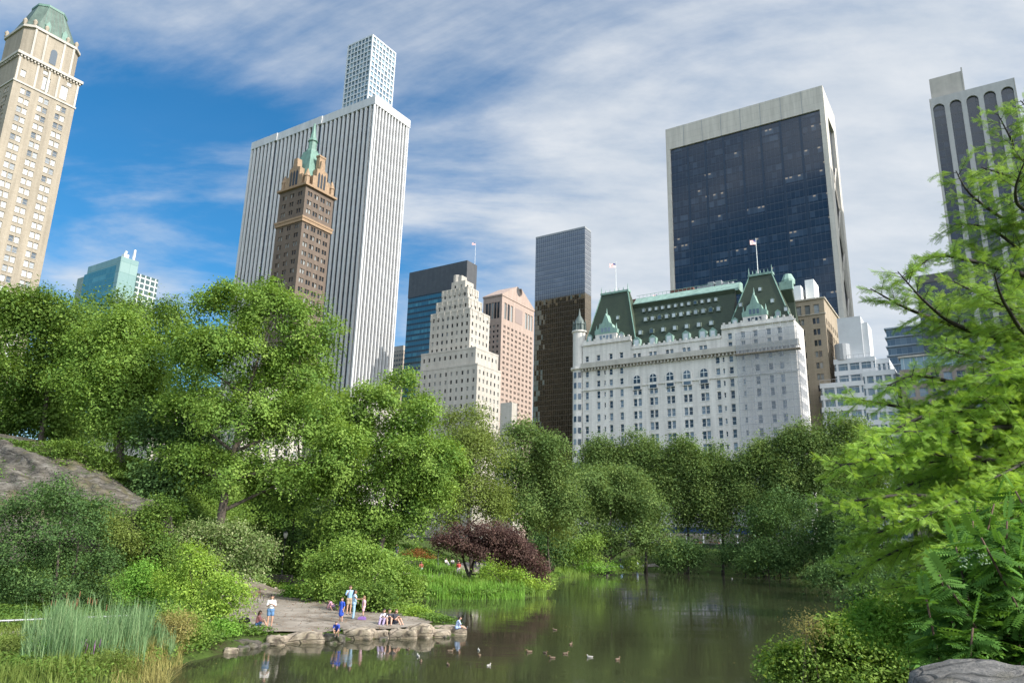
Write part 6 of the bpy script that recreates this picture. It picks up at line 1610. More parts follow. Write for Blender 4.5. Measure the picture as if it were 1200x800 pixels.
rock(309, 333, 741, 756, 'rounded tan boulder between the long boulder and the flat left slabs')
rock(293, 323, 736, 749, 'flat topped rock under the standing woman in white', depth=.9)
rock(269, 292, 738, 748, 'upper flat slab at the left end of the shore rocks', M_rock_d, zb=.0)
rock(270, 303, 747, 759, 'lower grey wedge shaped slab at the left end of the shore rocks', M_rock_d)
rock(259, 276, 757, 765, 'small orange tan stone at the far left of the shore rocks')
rock(275, 289, 755, 763, 'small round grey stone beside the orange tan stone', M_rock_d)
rock(376, 402, 740, 753, 'low dark rock where the crouching boy stands', M_rock_d, depth=1.3)
rock(400, 437, 733, 749, 'broad sloping pale rock right of the crouching boy', depth=1.3)
rock(431, 454, 736, 748, 'pale block with a flat face below the seated group')
rock(453, 489, 733, 748, 'big rounded pale rock in the middle below the seated group')
rock(474, 508, 728, 747, 'brown sloping slab right of the seated group', depth=1.2)
rock(484, 528, 735, 746, 'low grey slab at the waterline towards the point', M_rock, depth=1.0)
rock(504, 547, 729, 743, 'flat tapering slab at the very tip of the point', M_rock, depth=.7, rough=.1)
rock(430, 470, 726, 742, 'flat slab under the seated group', depth=.8, zb=-.1)
rock(347, 362, 700, 711, 'grey boulder at the left foot of the large bright bush', M_rock_d, zb=.4)
rock(359, 386, 705, 717, 'brown boulder at the foot of the large bright bush behind the terrace', zb=.4)
rock(457, 474, 710, 716, 'small pinkish stone in the little bay, left one'); rock(472, 491, 709, 716, 'small pinkish stone in the little bay, right one')
for i, (a, b_, c, d) in enumerate([(303, 312, 752, 758), (385, 394, 749, 754), (444, 452, 745, 750), (520, 527, 742, 747), (1032, 1050, 722, 730)]): rock(a, b_, c, d, ['pebble sized stone in front of the rounded tan boulder', 'small stone in the water below the crouching boy', 'small stone in the water under the pale block', 'little stone in the water near the tip', 'low stone at the water edge under the feathery tree'][i], M_rock_d)
for k in (5, 6, 7): pass
bpy.context.view_layer.update()
from mathutils.geometry import delaunay_2d_cdt
def paved(name, px, mat, dz, step=.8):
    B = [Vector((p.x, p.y)) for p in (hit(*q) for q in px)]; E = []
    for i in range(len(B)):
        a, b = B[i], B[(i + 1) % len(B)]; k = max(1, int((b - a).length / step))
        for j in range(k): E.append(a.lerp(b, j / k) + Vector((random.uniform(-.08, .08), random.uniform(-.08, .08))))
    n = len(E); A = np.array(E); lo, hi = A.min(0), A.max(0)
    for x in np.arange(lo[0], hi[0], step):
        for y in np.arange(lo[1], hi[1], step): E.append(Vector((x, y)))
    v, e, f, *_ = delaunay_2d_cdt(E, [], [list(range(n))], 1, 1e-4)
    me = bpy.data.meshes.new(name); me.from_pydata([(q.x, q.y, h1(q.x, q.y) + dz) for q in v], [], f); me.polygons.foreach_set('use_smooth', [True] * len(me.polygons)); me.update()
    PAVED.append(A); return tag(link_mesh(name, me, mat), kind='structure')
PAVED = []
paved('terrace', [(286, 739), (312, 743), (330, 743), (378, 744), (400, 742), (432, 741), (455, 740), (490, 736), (508, 731), (482, 722), (440, 717), (392, 716), (362, 713), (346, 701), (336, 692), (304, 690), (304, 700), (298, 712), (283, 730)], M_path, .12)
ground_cover()
# kerb of the terrace on its left side
kb = MB(); Cc, Ww = PATHS[0]
for i in range(18, len(Cc) - 6):
    t0 = (Cc[i + 1] - Cc[i]).normalized(); s = Vector((-t0.y, t0.x, 0))
    for sg in (-1,):
        a = Cc[i] + s * sg * Ww[i] / 2; c = Cc[i + 1] + s * sg * Ww[i + 1] / 2; za = h1(a.x, a.y) + .22; zc = h1(c.x, c.y) + .22; w = s * .1
        A = [(a - w, za), (a + w, za), (c + w, zc), (c - w, zc)]
        kb.poly([(p.x, p.y, z) for p, z in A]); kb.poly([(A[1][0].x, A[1][0].y, za - .25), (A[2][0].x, A[2][0].y, zc - .25), (A[2][0].x, A[2][0].y, zc), (A[1][0].x, A[1][0].y, za)]); kb.poly([(A[3][0].x, A[3][0].y, zc - .25), (A[0][0].x, A[0][0].y, za - .25), (A[0][0].x, A[0][0].y, za), (A[3][0].x, A[3][0].y, zc)])
tag(kb.build('path_kerb', M_stone), kind='structure')

# rock outcrop on the hill
def outcrop():
    top = [(-60, 500, 66), (0, 508, 66), (40, 514, 65), (80, 530, 64), (115, 548, 63), (150, 572, 62), (178, 590, 61), (202, 606, 60)]
    bot = [(-60, 640, 52), (0, 625, 52), (45, 620, 53), (85, 617, 54), (118, 615, 55), (150, 616, 56), (178, 616, 57), (204, 618, 58)]
    n, m = 70, 44; mb = MB(); off = Vector((3.3, 8.1, 1.7))
    A = [at_y(*p) for p in top]; B = [at_y(*p) for p in bot]
    def ev(L, t):
        x = t * (len(L) - 1); i = min(int(x), len(L) - 2); return L[i].lerp(L[i + 1], x - i)
    P0 = A[2].copy()
    for j in range(m):
        v = j / (m - 1)
        for i in range(n):
            u = i / (n - 1); a, b = ev(A, u), ev(B, u); p = a.lerp(b, v)
            bulge = math.sin(math.pi * min(1, v * 1.05)) * 1.3; st = noise.noise(Vector((p.x * .12, p.y * .12, p.z * .9 + p.x * .35)) + off)
            nn = st * .9 + .5 * noise.noise(p * .5 + off) + .22 * noise.noise(p * 1.6 + off) + .1 * noise.noise(p * 4 + off)
            ed = min(1, v * 5, (1 - v) * 5 + .2); p = p + Vector((.12, -.75, .65)) * (bulge + nn * 1.15 + .35 * abs(noise.noise(Vector((p.x * .5, p.y * .3, p.z * 2.2 + p.x * .9)) + off))) * ed
            mb.v.append(tuple(p - P0))
        # skirt down into the hill at both ends of the slab is the last ring below
    for j in range(m - 1):
        for i in range(n - 1): q = j * n + i; mb.f.append((q, q + n, q + n + 1, q + 1)); mb.m.append(0)
    # back slab so that the outcrop is a solid body in the hill
    base = len(mb.v); ring = [i for i in range(n)] + [j * n + n - 1 for j in range(1, m)] + [(m - 1) * n + i for i in range(n - 2, -1, -1)] + [j * n for j in range(m - 2, 0, -1)]
    for i in ring: x, y, z = mb.v[i]; mb.v.append((x + .2, y + 1.5, z - 5))
    for k in range(len(ring)): k2 = (k + 1) % len(ring); mb.f.append((ring[k], ring[k2], base + k2, base + k)); mb.m.append(0)
    o = mb.build('rock_outcrop', M_rock_d, None, True); o.location = P0; tag(o, 'long grey rock outcrop sloping down the left hill', 'rock outcrop')
outcrop()
# ------------------------------------------------------------------ bridge under the camera
def bridge():
    r = empty('stone_bridge', (0, .2, 0), 0, 'rough granite parapet of the bridge in the bottom right corner', 'bridge')
    def local(mb): mb.v = [(x, y - .2, z) for x, y, z in mb.v]; return mb
    d = MB(); d.box(-12, 11, -3.4, .75, 3.1, 3.62); d.build('deck', M_path, r)
    w = MB(); arc = [(3.6 * math.cos(t), .2 + 2.5 * math.sin(t)) for t in np.linspace(math.pi, 0, 17)]
    pl = [(-12, -1.2), (-3.6, -1.2)] + arc + [(3.6, -1.2), (11, -1.2), (11, 3.05), (-12, 3.05)]
    for y0, y1 in ((.3, .72), (-3.4, -3.0)):
        # spandrel in quads between the arch and the top
        for i in range(16):
            (xa, za), (xb, zb) = arc[i], arc[i + 1]; w.ext_xz([(xa, za), (xb, zb), (xb, 3.05), (xa, 3.05)], y0, y1)
        w.box(-12, -3.61, y0, y1, -1.2, 3.05); w.box(3.61, 11, y0, y1, -1.2, 3.05)
    w.build('arch_wall', M_gran, r)
    for i, (x, y, rx, ry, rz, z) in enumerate([(-9, .55, 1.3, .3, .36, 4.0), (-6.4, .55, 1.3, .3, .36, 4.0), (-3.8, .55, 1.3, .3, .36, 4.0), (-1.2, .55, 1.3, .3, .36, 4.0), (1.0, .55, .9, .3, .36, 4.0)]):
        me = rock_mesh(rx, ry, rz, 40 + i, 4, .4, .07); me.materials.append(M_gran); o = bpy.data.objects.new('parapet_stone', me); COL.objects.link(o); o.parent = r; o.location = (x, y - .2, z)
    me = rock_mesh(1.0, .45, .62, 52, 5, .5, .11); me.materials.append(M_gran); o = bpy.data.objects.new('end_stone', me); COL.objects.link(o); o.parent = r
    p = at_y(1230, 783, 2.6); o.location = (p.x + .66, 2.75 - .2, p.z - .60); o.rotation_euler = (0, R(-4), R(-20))
    q = MB(); q.box(.9, 11, .76, 3.6, 2.2, 3.7); q.build('abutment', M_gran, r)
bridge()

# ------------------------------------------------------------------ street, park wall, vehicles
def sline(s, t, z=G0):
    """a point on the street: t metres to the right along it, s metres north of the wall line"""
    p = STREET_P + NN * s + WN * t; return Vector((p.x, p.y, z))
def strip(s0, s1, t0, t1, z, name, mat):
    mb = MB(); mb.poly([sline(s0, t0, z), sline(s0, t1, z), sline(s1, t1, z), sline(s1, t0, z)]); me = mb.mesh(name)
    if me.polygons[0].normal.z < 0: me.flip_normals()
    return tag(link_mesh(name, me, mat), kind='structure')
strip(-4.5, 1.5, -200, 180, G0 + .14, 'park_sidewalk', M_conc); strip(-19, -4.5, -200, 180, G0 + .03, 'street', M_road); strip(-23, -19, -200, 180, G0 + .14, 'hotel_sidewalk', M_conc)
for s in (-9.3, -14.1):
    mb = MB()
    for t in range(-150, 150, 6): mb.poly([sline(s, t, G0 + .036), sline(s, t + 3, G0 + .036), sline(s + .15, t + 3, G0 + .036), sline(s + .15, t, G0 + .036)])
    tag(mb.build('lane_marking', M_wpaint), kind='structure')
pw = MB(); rt = -math.atan2(-WN.y, WN.x)
pw.box(-110, 110, -.3, .3, -3.2, 1.05); r = empty('park_wall', sline(2.2, 0), -YAW, 'dark stone park wall along the street under the dark green trees', 'wall'); pw.build('wall', brickwall('dark_park_wall', (.10, .09, .08), (.08, .072, .065), .8, .4, .03), r)
pw = MB(); pw.box(-110, 110, -.38, .38, 1.051, 1.25); pw.build('coping', M_conc, r)
# blue sidewalk shed along the hotel front
sh = empty('sidewalk_shed', HOTEL.P(-36, -3.2, 0), -YAW, 'blue sidewalk shed on white posts along the hotel front, seen between the trunks', 'sidewalk shed')
mb = MB(); mb.box(-26, 38, -1.6, 1.6, 4.0, 4.25); mb.box(-26, 38, -1.7, -1.6, 4.251, 5.6); mb.build('parapet_panel', plain('blue_painted_board', (.02, .05, .15), .6, .1), sh)
for i in range(14): mb = MB(); mb.box(-25.5 + i * 4.8, -25.2 + i * 4.8, -1.5, -1.2, .15, 3.99); mb.build('post', M_wpaint, sh)
def car(label, name, t, s, col, roof=None):
    r = empty(name, sline(s, t, G0 + .03), -YAW, label, 'car', 'cars on the street behind the trees')
    m = plain('car_paint_' + name, col, .25, .03, metal=.1); b = MB()
    b.ext_xz([(-2.3, .35), (2.3, .35), (2.35, .75), (2.2, .9), (1.2, 1.0), (-1.9, 1.02), (-2.3, .95)], -.88, .88); b.ext_xz([(-1.8, 1.02), (1.15, 1.0), (.55, 1.46), (-1.35, 1.48)], -.76, .76); b.build('body', m, r)
    g = MB(); g.ext_xz([(-1.55, 1.06), (.9, 1.05), (.48, 1.40), (-1.28, 1.41)], -.775, -.761); g.ext_xz([(-1.55, 1.06), (.9, 1.05), (.48, 1.40), (-1.28, 1.41)], .761, .775); g.build('window', G_dark, r)
    wm = MB(); wm.lathe([(.20, -.11), (.34, -.10), (.34, .10), (.20, .11)], 14); wm.v = [(x, z, y) for x, y, z in wm.v]; me = wm.mesh('wheel'); me.materials.append(M_darkmetal)
    for x in (-1.45, 1.45):
        for y in (-.84, .84): o = bpy.data.objects.new('wheel', me); COL.objects.link(o); o.parent = r; o.location = (x, y, .34)
    hl = MB(); hl.box(2.2, 2.36, -.8, -.45, .62, .76); hl.build('headlight', M_wpaint, r); hl = MB(); hl.box(2.2, 2.36, .45, .8, .62, .76); hl.build('headlight', M_wpaint, r)
    if roof: q = MB(); q.box(-.3, -.0, -.35, .35, 1.49, 1.66); q.build('roof_sign', M_wpaint, r)
car('yellow taxi behind the trunks under the white hotel', 'taxi', 11, -7, (.60, .30, .02), True); car('red car behind the trees, right of the yellow taxi', 'car', 24, -7, (.35, .03, .02)); car('orange red car just right of the yellow taxi', 'car', 17.5, -12, (.45, .08, .02)); car('white van shaped car near the right end of the trees', 'car', 36, -7, (.6, .6, .6))

# fallen leaves and grit on the terrace and among the shore rocks
def litter():
    rng = np.random.default_rng(8); A = PAVED[0]; lo, hi = A.min(0) - .5, A.max(0) + .5; n = 2600
    X = rng.uniform(lo[0], hi[0], n); Y = rng.uniform(lo[1], hi[1], n); k = sdist(X, Y) > .3; X, Y = X[k], Y[k]
    Z = H(X, Y) + .14; m = len(X); nr = unit(np.stack([rng.normal(0, .25, m), rng.normal(0, .25, m), np.ones(m)], 1)); L = rng.uniform(.04, .10, m)
    tag(link_mesh('leaf_litter', np_quads('leaf_litter', leaf_quads(rng, np.stack([X, Y, Z], 1), nr, L, L * .7), rng.random(m)), L_rust), 'brown leaf litter scattered over the terrace', 'leaf litter', kind='stuff')
litter()
# ------------------------------------------------------------------ lamps, benches, railing, bicycle
def lamp(px, py0, py1, Y, label):
    p = at_y(px, py1, Y); z0 = h1(p.x, p.y); hh = at_y(px, py0, Y).z - z0
    r = empty('lamp_post', (p.x, p.y, z0), 0, label, 'lamp'); m = MB(); m.lathe([(.2, 0), (.2, .25), (.12, .35), (.1, .8), (.06, .9), (.05, hh - .75), (.10, hh - .7), (.12, hh - .6)], 10); m.build('post', M_darkmetal, r)
    m = MB(); m.lathe([(.10, hh - .6), (.2, hh - .35), (.19, hh - .12)], 10); m.build('lantern_glass', plain('frosted_lantern', (.62, .60, .54), .3, .05), r); m = MB(); m.lathe([(.24, hh - .119), (.12, hh - .03), (.03, hh), (.02, hh + .12)], 10); m.build('lantern_cap', M_darkmetal, r)
lamp(513, 633, 656, 97, 'lamp post on the lawn left of the purple maple'); lamp(332, 622, 652, 70, 'lamp post in the shade behind the terrace benches')
M_wood = plain('dark_bench_wood', (.055, .045, .035), .7, .2)
def bench(px, py, Y, rz, label, L=2.2):
    p = at_y(px, py, Y); r = empty('park_bench', (p.x, p.y, h1(p.x, p.y) + .08), rz, label, 'bench', 'dark wooden park benches')
    s = MB()
    for y in (-.22, -.08, .06, .2): s.box(-L / 2, L / 2, y - .05, y + .05, .43, .47)
    s.build('seat', M_wood, r); s = MB()
    for z in (.58, .72, .86): s.box(-L / 2, L / 2, .27, .31, z, z + .1)
    s.build('backrest', M_wood, r)
    for x in (-L / 2 + .12, 0, L / 2 - .12): s = MB(); s.box(x - .04, x + .04, -.24, -.17, 0, .43); s.box(x - .04, x + .04, .2, .27, 0, .96); s.box(x - .04, x + .04, -.24, .26, .38, .42); s.build('leg', M_darkmetal, r)
bench(326, 688, 67, R(4), 'dark bench at the back of the terrace, left one of two'); bench(348, 687, 67, R(-4), 'dark bench at the back of the terrace, right one of two'); bench(484, 674, 86, R(20), 'grey bench by the rusty mound where someone sits', 2.0)
def railing():
    a, b = at_y(-25, 742, 36.5), at_y(153, 722, 41.0); pa = Vector((a.x, a.y, h1(a.x, a.y))); pb = Vector((b.x, b.y, h1(b.x, b.y)))
    r = empty('metal_railing', pa, 0, 'low grey pipe railing behind the reeds on the left', 'railing'); d = pb - pa; mt = plain('galvanised_pipe', (.22, .23, .24), .5, .1, metal=.4)
    hs = at_y(0, 727, 37.0).z - pa.z
    for h in (hs, hs - .42): m = MB(); m.tube([Vector((0, 0, h)), d * .5 + Vector((0, 0, h)), d + Vector((0, 0, h))], .05, 8); m.build('rail', mt, r)
    for i in range(7): q = d * (i / 6); m = MB(); m.tube([q + Vector((0, .0, -.3)), q + Vector((0, 0, hs))], .045, 8); m.build('post', mt, r)
railing()
def bicycle():
    p = hit(299, 709); r = empty('bicycle', p + Vector((0, 0, .05)), R(70), 'bicycle half hidden behind the yellow green tree', 'bicycle')
    for x in (-.52, .52):
        m = MB(); m.tube([(x + .33 * math.cos(t), 0, .34 + .33 * math.sin(t)) for t in np.linspace(0, 2 * math.pi, 25)], .022, 6)
        w = m.build('wheel', M_darkmetal, r); m = MB()
        for k in range(10): t = k * .628; m.tube([(x, 0, .34), (x + .32 * math.cos(t), 0, .34 + .32 * math.sin(t))], .004, 3)
        m.build('spokes', M_grey, w)
    m = MB(); A, Bq, Cq, Dq = (-.52, 0, .34), (-.08, 0, .32), (-.2, 0, .82), (.36, 0, .82)
    for e in ((A, Bq), (A, Cq), (Bq, Cq), (Cq, Dq), (Bq, Dq), (Dq, (.52, 0, .34)), (Cq, (-.23, 0, .93)), (Dq, (.34, 0, 1.0))): m.tube(e, .018, 6)
    m.build('frame', plain('dark_red_enamel', (.12, .02, .02), .3, .1), r); m = MB(); m.tube([(.40, -.27, 1.02), (.34, 0, 1.0), (.40, .27, 1.02)], .013, 6); m.build('handlebar', M_darkmetal, r); m = MB(); m.ext_xz([(-.36, .93), (-.1, .94), (-.12, .98), (-.36, 1.0)], -.06, .06); m.build('saddle', M_darkmetal, r)
bicycle()

# ------------------------------------------------------------------ people
BLOBS = []
def blob(name, caps, mat, parent, voxel):
    """one continuous skin grown round tapered limbs"""
    bm = MB()
    for (a, b, ra, rb) in caps:
        a = Vector(a); b = Vector(b); t = b - a; L = t.length; t = t / L if L > 1e-6 else Vector((0, 0, 1)); pts = []; rs = []
        for an in (-80, -55, -28): pts.append(a + t * ra * math.sin(R(an))); rs.append(ra * math.cos(R(an)))
        pts.append(a); rs.append(ra); pts.append(b + t * 1e-4); rs.append(rb)
        for an in (28, 55, 80): pts.append(b + t * rb * math.sin(R(an))); rs.append(rb * math.cos(R(an)))
        bm.tube(pts, rs, 10)
    o = bm.build(name, mat, parent, True); md = o.modifiers.new('skin', 'REMESH'); md.mode = 'VOXEL'; md.voxel_size = voxel; md.use_smooth_shade = True; BLOBS.append(o); return o
def bake_blobs():
    dg = bpy.context.evaluated_depsgraph_get()
    new = [(o, bpy.data.meshes.new_from_object(o.evaluated_get(dg))) for o in BLOBS]
    for o, me in new:
        o.modifiers.clear(); me.name = o.name; o.data = me
        me.polygons.foreach_set('use_smooth', [True] * len(me.polygons))
    BLOBS.clear()
cm = {}
def cloth(col):
    if col not in cm: cm[col] = plain('cloth_%d' % len(cm), col, .85, .1, 9)
    return cm[col]
SKIN = [plain('skin_fair', (.50, .29, .20), .55, .05, 8), plain('skin_tan', (.34, .19, .12), .55, .05, 8), plain('skin_brown', (.16, .085, .05), .55, .05, 8)]
HAIR = {'dark': plain('dark_brown_hair', (.022, .014, .010), .5, .2, 20), 'brown': plain('brown_hair', (.07, .04, .02), .5, .2, 20), 'blond': plain('light_brown_hair', (.22, .13, .06), .5, .2, 20)}
M_eye = plain('eye_dark', (.015, .012, .01), .2, .05)
V = Vector
def pose(kind):
    J = dict(pelvis=V((0, 0, .93)), waist=V((0, 0, 1.08)), chest=V((0, 0, 1.30)), neck=V((0, 0, 1.45)), head=V((0, .02, 1.60)))
    for s, n in ((-1, 'l'), (1, 'r')):
        J['sh' + n] = V((.17 * s, 0, 1.38)); J['el' + n] = V((.23 * s, -.02, 1.10)); J['wr' + n] = V((.24 * s, .06, .85)); J['hip' + n] = V((.085 * s, 0, .90)); J['kn' + n] = V((.10 * s, .02, .49)); J['an' + n] = V((.10 * s, -.01, .08))
    up = ('pelvis', 'waist', 'chest', 'neck', 'head', 'shl', 'shr', 'ell', 'elr', 'wrl', 'wrr', 'hipl', 'hipr')
    if kind == 'phone':
        J['ell'] = V((-.22, .04, 1.12)); J['elr'] = V((.22, .04, 1.12)); J['wrl'] = V((-.06, .26, 1.22)); J['wrr'] = V((.06, .26, 1.22)); J['head'] = V((0, .06, 1.59)); J['knl'] = V((-.12, .05, .49))
    if kind == 'walk':
        J['knr'] = V((.1, .16, .52)); J['anr'] = V((.1, .14, .10)); J['anl'] = V((-.1, -.22, .11)); J['knl'] = V((-.1, -.04, .50)); J['wrl'] = V((-.23, .16, .88)); J['wrr'] = V((.24, -.10, .87))
    if kind == 'reach':
        J['elr'] = V((.26, .14, 1.18)); J['wrr'] = V((.28, .40, 1.20)); J['ell'] = V((-.22, .05, 1.10)); J['wrl'] = V((-.16, .20, .98))
    if kind == 'armsup':
        J['elr'] = V((.26, .08, 1.18)); J['wrr'] = V((.14, .20, 1.34)); J['ell'] = V((-.26, .02, 1.14)); J['wrl'] = V((-.30, .12, .95))
    if kind == 'crouch':
        for k in up: J[k] = J[k] - V((0, 0, .42))
        J['chest'] += V((0, .20, -.06)); J['waist'] += V((0, .08, 0)); J['neck'] += V((0, .32, -.14)); J['head'] += V((0, .40, -.20)); J['pelvis'] += V((0, -.12, 0))
        for s, n in ((-1, 'l'), (1, 'r')): J['sh' + n] += V((0, .28, -.12)); J['hip' + n] += V((0, -.12, 0)); J['kn' + n] = V((.15 * s, .22, .46)); J['el' + n] = V((.2 * s, .36, .62)); J['wr' + n] = V((.12 * s, .44, .40))
    if kind in ('sit', 'sitfwd', 'sitlow'):
        h = .78 if kind != 'sit' else .45
        for k in up: J[k] = J[k] - V((0, 0, h))
        lean = .12 if kind == 'sitfwd' else .05
        for k, f in (('chest', 1), ('neck', 1.6), ('head', 2.0), ('shl', 1.4), ('shr', 1.4), ('waist', .4)): J[k] += V((0, lean * f, 0))
        b = J['hipl'].z
        for s, n in ((-1, 'l'), (1, 'r')):
            if kind == 'sit': J['kn' + n] = V((.11 * s, .42, b + .02)); J['an' + n] = V((.11 * s, .42, b - .38))
            elif kind == 'sitlow': J['kn' + n] = V((.13 * s, .36, b + .26)); J['an' + n] = V((.12 * s, .58, b - .06))
            else: J['kn' + n] = V((.11 * s, .42, b + .08)); J['an' + n] = V((.11 * s, .78, b - .06))
            J['el' + n] = J['sh' + n] + V((.06 * s, .14, -.24)); J['wr' + n] = J['kn' + n] + V((-.03 * s, -.08, .09))
    return J
def person(label, loc, rz, hgt, kind, top, bottom, skin=0, hair='dark', long=False, style='shorts', shoe=(.1, .1, .1), sleeves=.5, voxel=.014, group=None, cat='person'):
    J = pose(kind); s = hgt / 1.72
    J = {k: v * s for k, v in J.items()}
    r = empty('person', loc, rz, label, cat, group)
    if kind in ('sit', 'sitlow', 'sitfwd') : pass
    low = min(v.z for v in J.values())
    c = [(J['pelvis'], J['waist'], .135 * s, .115 * s), (J['waist'], J['chest'], .115 * s, .135 * s), (J['shl'], J['shr'], .062 * s, .062 * s), (J['chest'], J['neck'], .12 * s, .06 * s), (J['neck'], J['head'] - V((0, 0, .06 * s)), .052 * s, .05 * s), (J['hipl'], J['hipr'], .10 * s, .10 * s)]
    hd = J['head']; f = (hd - J['neck']).normalized()
    c += [(hd + V((0, -.015 * s, .035 * s)), hd + V((0, .015 * s, -.03 * s)), .088 * s, .075 * s), (hd + V((0, .05 * s, -.065 * s)), hd + V((0, .045 * s, -.06 * s)), .045 * s, .045 * s), (hd + V((0, .09 * s, .005 * s)), hd + V((0, .105 * s, -.02 * s)), .014 * s, .018 * s), (hd + V((-.085 * s, 0, -.01 * s)), hd + V((-.085 * s, -.005, .015 * s)), .018 * s, .02 * s), (hd + V((.085 * s, 0, -.01 * s)), hd + V((.085 * s, -.005, .015 * s)), .018 * s, .02 * s)]
    for n, sg in (('l', -1), ('r', 1)):
        c += [(J['sh' + n], J['el' + n], .05 * s, .038 * s), (J['el' + n], J['wr' + n], .038 * s, .027 * s), (J['hip' + n], J['kn' + n], .085 * s, .055 * s), (J['kn' + n], J['an' + n], .055 * s, .037 * s)]
        a = J['an' + n]; fd = V((.02 * sg, .17, -.045)) if kind not in ('sitfwd',) else V((.03 * sg, .06, .15)); c += [(a + V((0, -.03, -.03)) * s, a + fd * s, .035 * s, .026 * s)]
        w = J['wr' + n]; d = (w - J['el' + n]).normalized(); sd_ = d.cross(V((0, 0, 1)) if abs(d.z) < .8 else V((0, 1, 0))).normalized(); nn = d.cross(sd_)
        pm = w + d * .075 * s; c.append((w, pm, .026 * s, .036 * s))
        for k in range(4):
            o = (k - 1.5) * .019 * s; ln = (.065, .076, .07, .055)[k] * s; m = pm + sd_ * o + d * ln * .55 + nn * .006 * s; c += [(pm + sd_ * o * .9, m, .0095 * s, .009 * s), (m, m + d * ln * .5 + nn * .02 * s, .009 * s, .0075 * s)]
        th = w + d * .035 * s - sd_ * sg * .03 * s; c.append((th, th + d * .045 * s - sd_ * sg * .028 * s, .011 * s, .009 * s))
    blob('person_body', c, SKIN[skin], r, voxel).name = 'body'
    e = .016 * s; t = [(J['waist'] - V((0, 0, .06 * s)), J['chest'], .125 * s + e, .138 * s + e), (J['chest'], J['chest'].lerp(J['neck'], .55), .12 * s + e, .085 * s + e), (J['shl'] * .98, J['shr'] * .98, .062 * s + e, .062 * s + e)]
    if sleeves > 0:
        for n in 'lr': t.append((J['sh' + n], J['sh' + n].lerp(J['el' + n], min(1, sleeves * 1.6)), .05 * s + e, .048 * s + e))
    if style == 'dress': t += [(J['waist'], J['pelvis'] - V((0, 0, .05 * s)), .125 * s + e, .15 * s + e), (J['pelvis'], (J['knl'] + J['knr']) / 2 + V((0, 0, .08 * s)), .145 * s + e, .17 * s + e)]
    blob('dress' if style == 'dress' else 'shirt', t, cloth(top), r, voxel)
    if style != 'dress':
        k = .55 if style == 'shorts' else 1.0; q = [(J['hipl'], J['hipr'], .108 * s + e, .108 * s + e), (J['pelvis'], J['waist'] - V((0, 0, .06 * s)), .132 * s + e, .118 * s + e)]
        for n in 'lr':
            q.append((J['hip' + n], J['hip' + n].lerp(J['kn' + n], k), .088 * s + e, (.085 if k < 1 else .062) * s + e))
            if style == 'trousers': q.append((J['kn' + n], J['kn' + n].lerp(J['an' + n], .92), .06 * s + e, .062 * s + e))
        blob(style, q, cloth(bottom), r, voxel)
    hr = [(hd + V((0, -.03 * s, .045 * s)), hd + V((0, -.012 * s, .05 * s)), .092 * s, .09 * s)]
    hr += [(hd + V((0, -.06 * s, .02 * s)), J['neck'] + V((0, -.07 * s, -.06 * s if long else .05 * s)), .075 * s, .06 * s)]
    blob('hair', hr, HAIR[hair], r, voxel)
    for n, sg in (('l', -1), ('r', 1)):
        a = J['an' + n]; fd = V((.02 * sg, .18, -.045)) if kind not in ('sitfwd',) else V((.03 * sg, .06, .16)); blob('shoe', [(a + V((0, -.035, -.035)) * s, a + fd * s, .044 * s, .036 * s)], cloth(shoe), r, voxel)
        ey = MB(); p = hd + V((.032 * sg, .079, .012)) * s; ey.lathe([(.004 * s, p.z - .008 * s), (.010 * s, p.z), (.004 * s, p.z + .008 * s)], 6, (p.x, p.y)); ey.build('eye', M_eye, r)
    return r
bpy.context.view_layer.update()
def bvh(o):
    mw = o.matrix_world; return BVHTree.FromPolygons([mw @ v.co for v in o.data.vertices], [tuple(p.vertices) for p in o.data.polygons])
RB = [bvh(o) for o in ROCKS]
def spot(px, py):
    return hit(px, py, RB)
def top_at(x, y):
    z = h1(x, y) + .09
    for t in RB:
        q = t.ray_cast(Vector((x, y, 20)), Vector((0, 0, -1)))
        if q[0] is not None: z = max(z, q[0].z)
    return z
def stand(px, py): p = spot(px, py); return Vector((p.x, p.y, top_at(p.x, p.y)))
def sit_at(px, py, h=1.65, drop=.12):
    """the seat of someone sitting on rock or ground: root lies that far below the hips"""
    p = stand(px, py); return p + Vector((0, 0, -.045 * h / 1.72))
T_ = lambda a: R(a)     # facing: 0 looks away from the camera, 180 towards it
person('woman standing in a white top and denim shorts, hands held up in front of her', stand(315, 737), T_(200), 1.66, 'phone', (.72, .70, .68), (.10, .20, .36), 0, 'dark', True, 'shorts')
person('girl sitting on the rocks in a pink top and blue shorts', sit_at(301, 735), T_(-75), 1.5, 'sitlow', (.50, .20, .20), (.06, .14, .32), 0, 'brown', True, 'shorts')
person('child standing in a bright blue dress', stand(399, 731), T_(150), 1.36, 'stand', (.02, .07, .42), (.02, .07, .42), 0, 'brown', True, 'dress')
person('man standing in a light blue shirt and khaki shorts', stand(408, 722), T_(-150), 1.74, 'armsup', (.25, .42, .62), (.36, .27, .17), 0, 'brown', False, 'shorts', sleeves=.55)
person('woman in a long pale blue outfit reaching towards the girl in pink', stand(413.5, 727), T_(-80), 1.66, 'reach', (.34, .50, .62), (.30, .46, .60), 1, 'dark', True, 'trousers', sleeves=0)
person('girl standing in a pink flowered outfit at the right of the family', stand(425, 727.5), T_(100), 1.34, 'stand', (.62, .36, .42), (.60, .40, .46), 0, 'blond', True, 'shorts', sleeves=.2)
person('boy in a blue shirt crouching at the water edge', stand(394.5, 746), T_(178), 1.22, 'crouch', (.02, .06, .38), (.03, .05, .12), 0, 'brown', False, 'shorts')
person('woman in white seated on the rocks, left of the seated group', sit_at(450, 732), T_(170), 1.6, 'sitlow', (.66, .60, .64), (.30, .24, .36), 1, 'dark', True, 'trousers')
